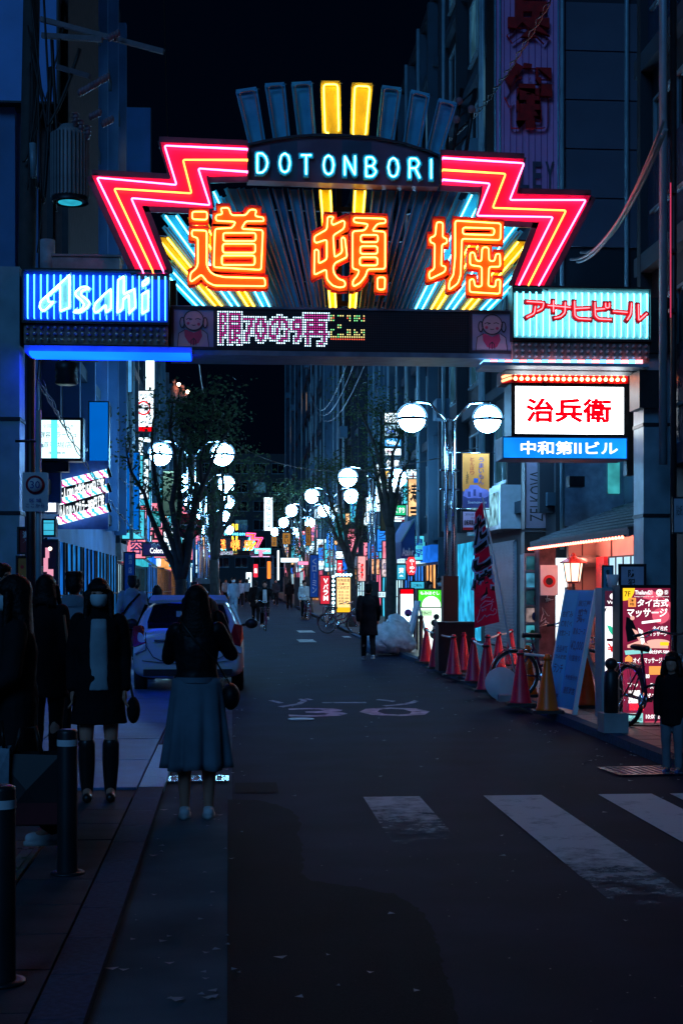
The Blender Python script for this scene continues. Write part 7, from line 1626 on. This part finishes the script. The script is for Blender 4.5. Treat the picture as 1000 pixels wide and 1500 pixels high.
        for sx in (-1, 1): h.cap((sx*.085,-.035,1.60), (sx*.105,-.055,max(1.30, L)), .028, .024)
        h.ball((0,-.072,1.650), (.066,.030,.030), 10, 8)
        for i in range(5): h.cap((-.05+.025*i,-.090,1.66), (-.055+.0275*i,-.100,1.628), .014, .008, 6)
    h.xf(lambda p: hd_(p)*s); fuse(h, 'hair', HAIR, t, max(vox*.8, .011)*s, .012*s)
    # clothes
    kind, tm, hem = top
    if kind:
        c = PR(); g_ = .025 if kind != 'coat' else .035
        R_ = [(hem,.165+(.05 if kind == 'coat' else .01),.125+(.03 if kind == 'coat' else .0),0,ty)]
        if hem < .70: R_ += [(.78,.195,.14,0,ty)]
        R_ += [(.95,.165+g_,.115+g_,0,ty),(1.08,.145*w+g_,.10+g_,0,ty*.8),(1.25,.165*w+g_,.115+g_,0,ty*.3),(1.36,.168*w+g_*.8,.105+g_*.7,0,0),(1.42,.12*w+g_*.5,.08+g_*.5,0,0),(1.455,.066,.062,0,.004)]
        c.rings(sorted(R_))
        for k in 'lr':
            e = J['wr'+k].lerp(J['el'+k], .06); c.cap(J['sh'+k], J['el'+k], .058*w+g_*.6, .048*w+g_*.6); c.cap(J['el'+k], e, .046*w+g_*.6, .036+g_*.5)
        if kind == 'hoodie':
            c.rings([(1.38,.14,.09,0,.05),(1.44,.125,.085,0,.055),(1.49,.095,.06,0,.06)])
        if kind in ('coat', 'jacket'): c.rings([(1.40,.10,.085,0,.01),(1.47,.085,.075,0,.012),(1.49,.075,.066,0,.014)])
        c.xf(lambda p: p*s); fuse(c, {'coat':'coat','jacket':'jacket','hoodie':'hoodie'}[kind], tm, t, vox*s, .022*s)
        if inner is not None:
            m = PR(); m.rings([(max(hem+.12,.86),.075,.03,0,-.128),(1.05,.072,.03,0,-.116),(1.22,.07,.034,0,-.134),(1.34,.062,.036,0,-.122),(1.405,.066,.045,0,-.075)]); m.xf(lambda p: p*s); fuse(m, 'sweater', inner, t, .012*s, .008*s)
    bk = bottom[0]
    if bk in ('trousers', 'shorts'):
        c = PR(); c.rings([(.80,.14,.10,0,ty),(.88,.172,.125,0,ty),(.98,.165,.118,0,ty),(1.03,.15,.11,0,ty)])
        for k in 'lr':
            hp, kn, an = J['hip'+k], J['knee'+k], J['ank'+k]
            if bk == 'trousers': c.cap(hp, kn, .098, .074); c.cap(kn, an+Vector((0,0,.02)), .072, .058)
            else: c.cap(hp, hp.lerp(kn, .42), .104, .098)
        c.xf(lambda p: p*s); fuse(c, bk, bottom[1], t, vox*s, .018*s)
    if bk == 'skirt':
        m = MB(); n = 72; R_ = []; rr_ = random.Random(4)
        for i in range(15):
            k = i/14; zz = 1.03-k*(1.03-.365); ring = []
            for j in range(n):
                a = 2*math.pi*j/n; amp = .030*k**1.3; f = math.sin(9*a+.6*math.sin(2*a)+.9*k)*amp+math.sin(15*a+2)*amp*.45
                rx = .170+.066*k**.8+f; ry = .130+.075*k**.8+f; ring.append(Vector((rx*math.cos(a), ry*math.sin(a)+.01, zz+.008*math.sin(5*a)*k))*s)
            R_.append(ring)
        m.loft(R_, cap=False); o = m.build('skirt', bottom[1], t); q = o.modifiers.new('thick', 'SOLIDIFY'); q.thickness = .006
        MB().lathe((0,.01*s,1.0*s), [(.155*s,0),(.158*s,.04*s)], 24, cap=False).build('waistband', bottom[1], o)
    if shoes:
        sm, kind2 = shoes
        for k in 'lr':
            an = J['ank'+k]; kn = J['knee'+k]; c = PR(); tp = an+Vector((0,-.135,-.045)); hl = an+Vector((0,.055,-.040)); c.cap(hl, tp, .042, .038); c.cap(an+Vector((0,.01,-.028)), tp+Vector((0,.03,0)), .042, .034)
            if kind2 == 'boot': c.cap(an, kn.lerp(an, .5)+Vector((0,.014,0)), .048, .066); c.cap(kn.lerp(an, .5)+Vector((0,.014,0)), kn.lerp(an, .12), .066, .066)
            c.xf(lambda p: p*s); o = fuse(c, 'boot' if kind2 == 'boot' else 'shoe', sm, t, .011*s)
            if kind2 == 'sneaker':
                q = MB(); q.lathe((0,0,0), [(1,0),(1.03,.5),(1,1)], 18); a0 = (hl+tp)/2; q.xf(lambda p: Vector((a0.x+p.x*.046, a0.y+p.y*.138, an.z-.087+p.z*.028))*s); q.build('sole', mat('rubber_sole', (.5,.52,.52), .6), o)
    t.location = (X, Y, z); t.rotation_euler = (0, 0, R(rz)); return t, J, s
BLK = cloth('black_cloth', (.007,.007,.009)); NVY = cloth('navy_cloth', (.02,.025,.045)); DGR = cloth('charcoal_cloth', (.035,.036,.04)); GRH = cloth('grey_blue_hoodie', (.22,.28,.36)); DEN = cloth('blue_denim', (.05,.08,.15)); WSH = mat('white_canvas_shoe', (.72,.72,.74), .6, 0, .05); BSH = mat('black_leather', (.012,.012,.012), .35, 0, .2)
LEA = mat('black_leather_jacket', (.008,.008,.010), .5, 0, .3, 8, .3, 30, spec=.2)
# photographer in the skirt
pX, pY = -.245, 9.95
t, J, s = person('woman seen from behind in black jacket and long grey blue skirt raising a phone', pX, pY, 180, 1.60, fem=True, z=.0, top=('jacket', LEA, .93), bottom=('skirt', cloth('grey_blue_skirt', (.13,.19,.24))), hair='vlong', shoes=(WSH, 'sneaker'), vox=.011, arms='photo')
ph = thing('phone', 'phone held up in both hands by the woman in the skirt', 'phone', (pX, pY+.28*s, 1.50*s)); MB().cbox((pX, pY+.275, 1.535), (.155,.009,.075)).build('phone_body', M_BLACK, ph); MB().cbox((pX, pY+.2695, 1.535), (.145,.0015,.066)).build('screen', emat('phone_screen', (.15,.4,.8), .8, .5, 12), ph)
bag = thing('shoulder_bag', 'small black bag on a strap at the right hip of the woman in the skirt', 'bag', (pX+.235, pY+.02, .80)); MB().ball((pX+.235, pY+.03, .835), (.065,.10,.095), 14, 10).build('bag_body', LEA, bag)
MB().tube([(pX+.225,pY-.02,.93),(pX+.13,pY-.155,1.10),(pX-.02,pY-.165,1.25),(pX-.11,pY-.11,1.37),(pX-.10,pY,1.42)], .007, 5).build('strap', BSH, bag)
# masked woman facing the camera
t, J, s = person('masked woman walking towards the camera in open black coat, pale sweater and knee boots', -.97, 10.5, 5, 1.615, z=KZ, fem=True, top=('coat', BLK, .60), bottom=('shorts', BLK), hair='long', mask=True, shoes=(BSH, 'boot'), vox=.011, inner=cloth('pale_knit', (.30,.38,.42)))
for k, sx in ((0, .25),): 
    b2 = thing('hand_bag', 'small dark bag swinging at the side of the masked woman in boots', 'bag', (-.70, 10.5, .65)); MB().ball((-.72,10.5,.70), (.05,.09,.10), 12, 8).build('bag_body', BLK, b2); MB().tube([(-.72,10.45,.78),(-.74,10.47,.90),(-.72,10.55,.78)], .006, 5).build('strap', BSH, b2)
# nearest woman on the far left with the shopping bags
lX, lY = -1.26, 8.35
t, J, s = person('woman at the left edge in profile with face mask and long dark coat carrying bags', lX, lY, -80, 1.62, z=KZ, fem=True, pose='walk', top=('coat', cloth('dark_coat', (.016,.015,.017)), .55), bottom=('trousers', BLK), hair='long', mask=True, shoes=(WSH, 'sneaker'), vox=.011, arms='carry')
def shop_bag(label, X, Y, z0, w, d, h, m, band=None):
    b = thing('shopping_bag', label, 'bag', (X, Y, z0)); v = MB(); 
    v.add([(X-w*.46,Y-d*.5,z0),(X+w*.46,Y-d*.5,z0),(X+w*.46,Y+d*.5,z0),(X-w*.46,Y+d*.5,z0),(X-w*.5,Y-d*.35,z0+h),(X+w*.5,Y-d*.45,z0+h*.97),(X+w*.5,Y+d*.4,z0+h),(X-w*.5,Y+d*.4,z0+h*.98),(X,Y-d*.62,z0+h*.5),(X,Y+d*.6,z0+h*.5)], [(3,2,1,0),(0,1,8),(1,5,8),(5,4,8),(4,0,8),(1,2,6,5),(2,3,9),(3,7,9),(7,6,9),(6,2,9),(3,0,4,7)]); o = v.build('bag_body', m, b)
    if band: MB().box(X-w*.47, Y-d*.62, z0+.01, X+w*.47, Y+d*.52, z0+h*.32).build('lower_band', band, o)
    for yy in (-.25, .25): MB().tube([(X-w*.22,Y+d*yy,z0+h*.96),(X-w*.14,Y+d*yy*.4,z0+h+.13),(X+w*.1,Y+d*yy*.4,z0+h+.14),(X+w*.2,Y+d*yy,z0+h*.96)], .006, 5).build('handle', BSH, b)
    return b
shop_bag('black shopping bag with dark red lower part hanging beside the slim bollard', -1.13, 8.05, .28, .36, .16, .40, mat('black_bag_paper', (.012,.012,.014), .45), mat('dark_red_band', (.10,.006,.010), .5))
shop_bag('crinkled clear plastic bag at the left of the black shopping bag', -1.28, 7.98, .42, .12, .10, .30, mat('clear_plastic_film', (.25,.32,.38), .2, 0, .3, 12))
# the crowd at the left
person('man with glasses at the left edge in dark clothes looking right', -1.86, 11.6, 60, 1.74, z=KZ, top=('jacket', DGR, .80), bottom=('trousers', BLK), hair='short', glasses=True, shoes=(BSH, 'shoe'), vox=.014)
t, J, s = person('person seen from behind in black with a brown bag strap', -1.62, 12.6, 165, 1.66, z=KZ, top=('coat', BLK, .62), bottom=('trousers', BLK), hair='bob', fem=True, shoes=(BSH, 'shoe'), vox=.014)
st = thing('tote_bag', 'brown strapped tote on the shoulder of the person seen from behind', 'bag', (-1.40, 12.5, .9)); m = MB(); m.tube([(-1.44,12.38,1.36),(-1.41,12.34,1.15),(-1.38,12.36,.98)], .012, 5); m.tube([(-1.45,12.56,1.38),(-1.38,12.5,1.15),(-1.36,12.46,.98)], .012, 5); m.build('strap', mat('brown_strap', (.22,.10,.05), .6), st); MB().ball((-1.36,12.42,.84), (.07,.14,.17), 12, 8).build('bag_body', BLK, st)
person('person from behind with pale hood over a dark coat', -1.53, 14.0, 175, 1.70, z=KZ, top=('hoodie', cloth('pale_hood_cloth', (.20,.26,.32)), .85), bottom=('trousers', BLK), hair='short', shoes=(BSH, 'shoe'), vox=.015)
t, J, s = person('man in grey blue hoodie with a cross strap walking away beside the white car', -1.80, 26, 180, 1.76, z=KZ, pose='walk', top=('hoodie', GRH, .86), bottom=('trousers', BLK), hair='short', shoes=(BSH, 'shoe'), vox=.017)
cs_ = thing('sling_bag', 'dark sling bag across the back of the man in the hoodie', 'bag', (-1.8, 25.8, 1.0)); MB().tube([(-1.98,25.90,1.10),(-1.85,25.84,1.28),(-1.66,25.88,1.48)], .018, 6).build('strap', BLK, cs_); MB().ball((-2.0,25.93,1.05), (.06,.07,.12), 10, 8).build('bag_body', BLK, cs_)
person('dark dressed person past the hoodie man near the blue banner', -2.0, 30, 170, 1.72, z=KZ, pose='walk', top=('coat', BLK, .62), bottom=('trousers', BLK), hair='short', shoes=(BSH, 'shoe'), vox=.022)
person('person in dark clothes with a pale bag by the big tree', -1.72, 33, 160, 1.60, z=KZ, fem=True, top=('jacket', NVY, .8), bottom=('trousers', DEN), hair='long', shoes=(WSH, 'shoe'), vox=.022)
person('short haired person between the masked woman and the shop fronts', -2.25, 24.5, 150, 1.70, z=KZ, top=('jacket', DGR, .8), bottom=('trousers', BLK), hair='short', shoes=(BSH, 'shoe'), vox=.02)
# in the street
person('man in long black coat walking away at the right kerb', 2.96, 30.9, 178, 1.66, pose='walk', top=('coat', BLK, .56), bottom=('trousers', BLK), hair='short', shoes=(cloth('grey_shoe', (.25,.27,.3)), 'sneaker'), vox=.017)
person('taller of the two people behind the green topped light box', 5.35, 36.5, 20, 1.74, z=.09, top=('jacket', NVY, .8), bottom=('trousers', BLK), hair='short', mask=True, vox=.018, shoes=(BSH, 'shoe'))
person('shorter dark haired person behind the green topped light box', 5.02, 36.2, 40, 1.66, z=.09, fem=True, top=('jacket', BLK, .8), bottom=('trousers', BLK), hair='bob', vox=.018, shoes=(BSH, 'shoe'))
person('cyclist in dark suit and white shirt riding towards the camera', 1.13, 49.75, 2, 1.74, z=gz(49.7), pose='ride', top=('jacket', BLK, .84), bottom=('trousers', BLK), hair='short', inner=cloth('white_shirt', (.6,.62,.65)), shoes=(WSH, 'sneaker'), vox=.02)
person('dark walker just left of the cyclist in the suit', .92, 56, 178, 1.72, pose='walk', top=('coat', BLK, .7), bottom=('trousers', BLK), hair='short', shoes=(BSH, 'shoe'), vox=.026, fingers=False)
person('masked walker in pale clothes with a dark shoulder bag left of the cyclist', .07, 66, 5, 1.84, pose='walk', top=('hoodie', GRH, .84), bottom=('trousers', cloth('pale_jeans', (.18,.24,.3))), hair='short', mask=True, shoes=(WSH, 'shoe'), vox=.03, fingers=False)
person('figure in white top holding a bicycle at the right kerb far off', 3.15, 62.3, 20, 1.72, pose='stand', top=('hoodie', cloth('white_top', (.5,.54,.58)), .84), bottom=('trousers', BLK), hair='short', shoes=(BSH, 'shoe'), vox=.03, fingers=False)
for i, (px, Y, c, rz, lab) in enumerate([(321,110,BLK,180,'tiny dark walker under the far gate on the left'),(331,95,GRH,0,'tiny pale walker under the far gate'),(352,88,cloth('light_grey_top', (.35,.4,.45)),10,'small walker in light grey among the distant crowd'),(362,100,GRH,175,'tiny blue clad walker in the middle of the distant crowd'),(311,84,BLK,170,'small dark walker at the distant left kerb'),(404,90,DGR,0,'tiny figure by the distant right shops'),(424,80,BLK,180,'small dark figure beside the distant right lamp'),(446,66,NVY,150,'small figure in navy below the blue upright flag'),(340,125,BLK,0,'tiny farthest figure in the middle of the street')]):
    person(lab, GX(px, Y), Y, rz, 1.72, pose='walk', top=('jacket', c, .82), bottom=('trousers', BLK), hair='short' if i % 3 else 'bob', vox=.032, fingers=False, shoes=(BSH, 'shoe'))
# child at the right edge
t, J, s = person('child at the right edge in black jacket and pale trousers looking left', 3.76, 11.95, -30, .99, z=.0, top=('jacket', BLK, .72), bottom=('trousers', cloth('pale_trousers', (.16,.18,.21))), hair='bob', shoes=(mat('blue_kid_shoe', (.06,.08,.2), .4, 0, .3, 20), 'sneaker'), vox=.014, hk=1.3)
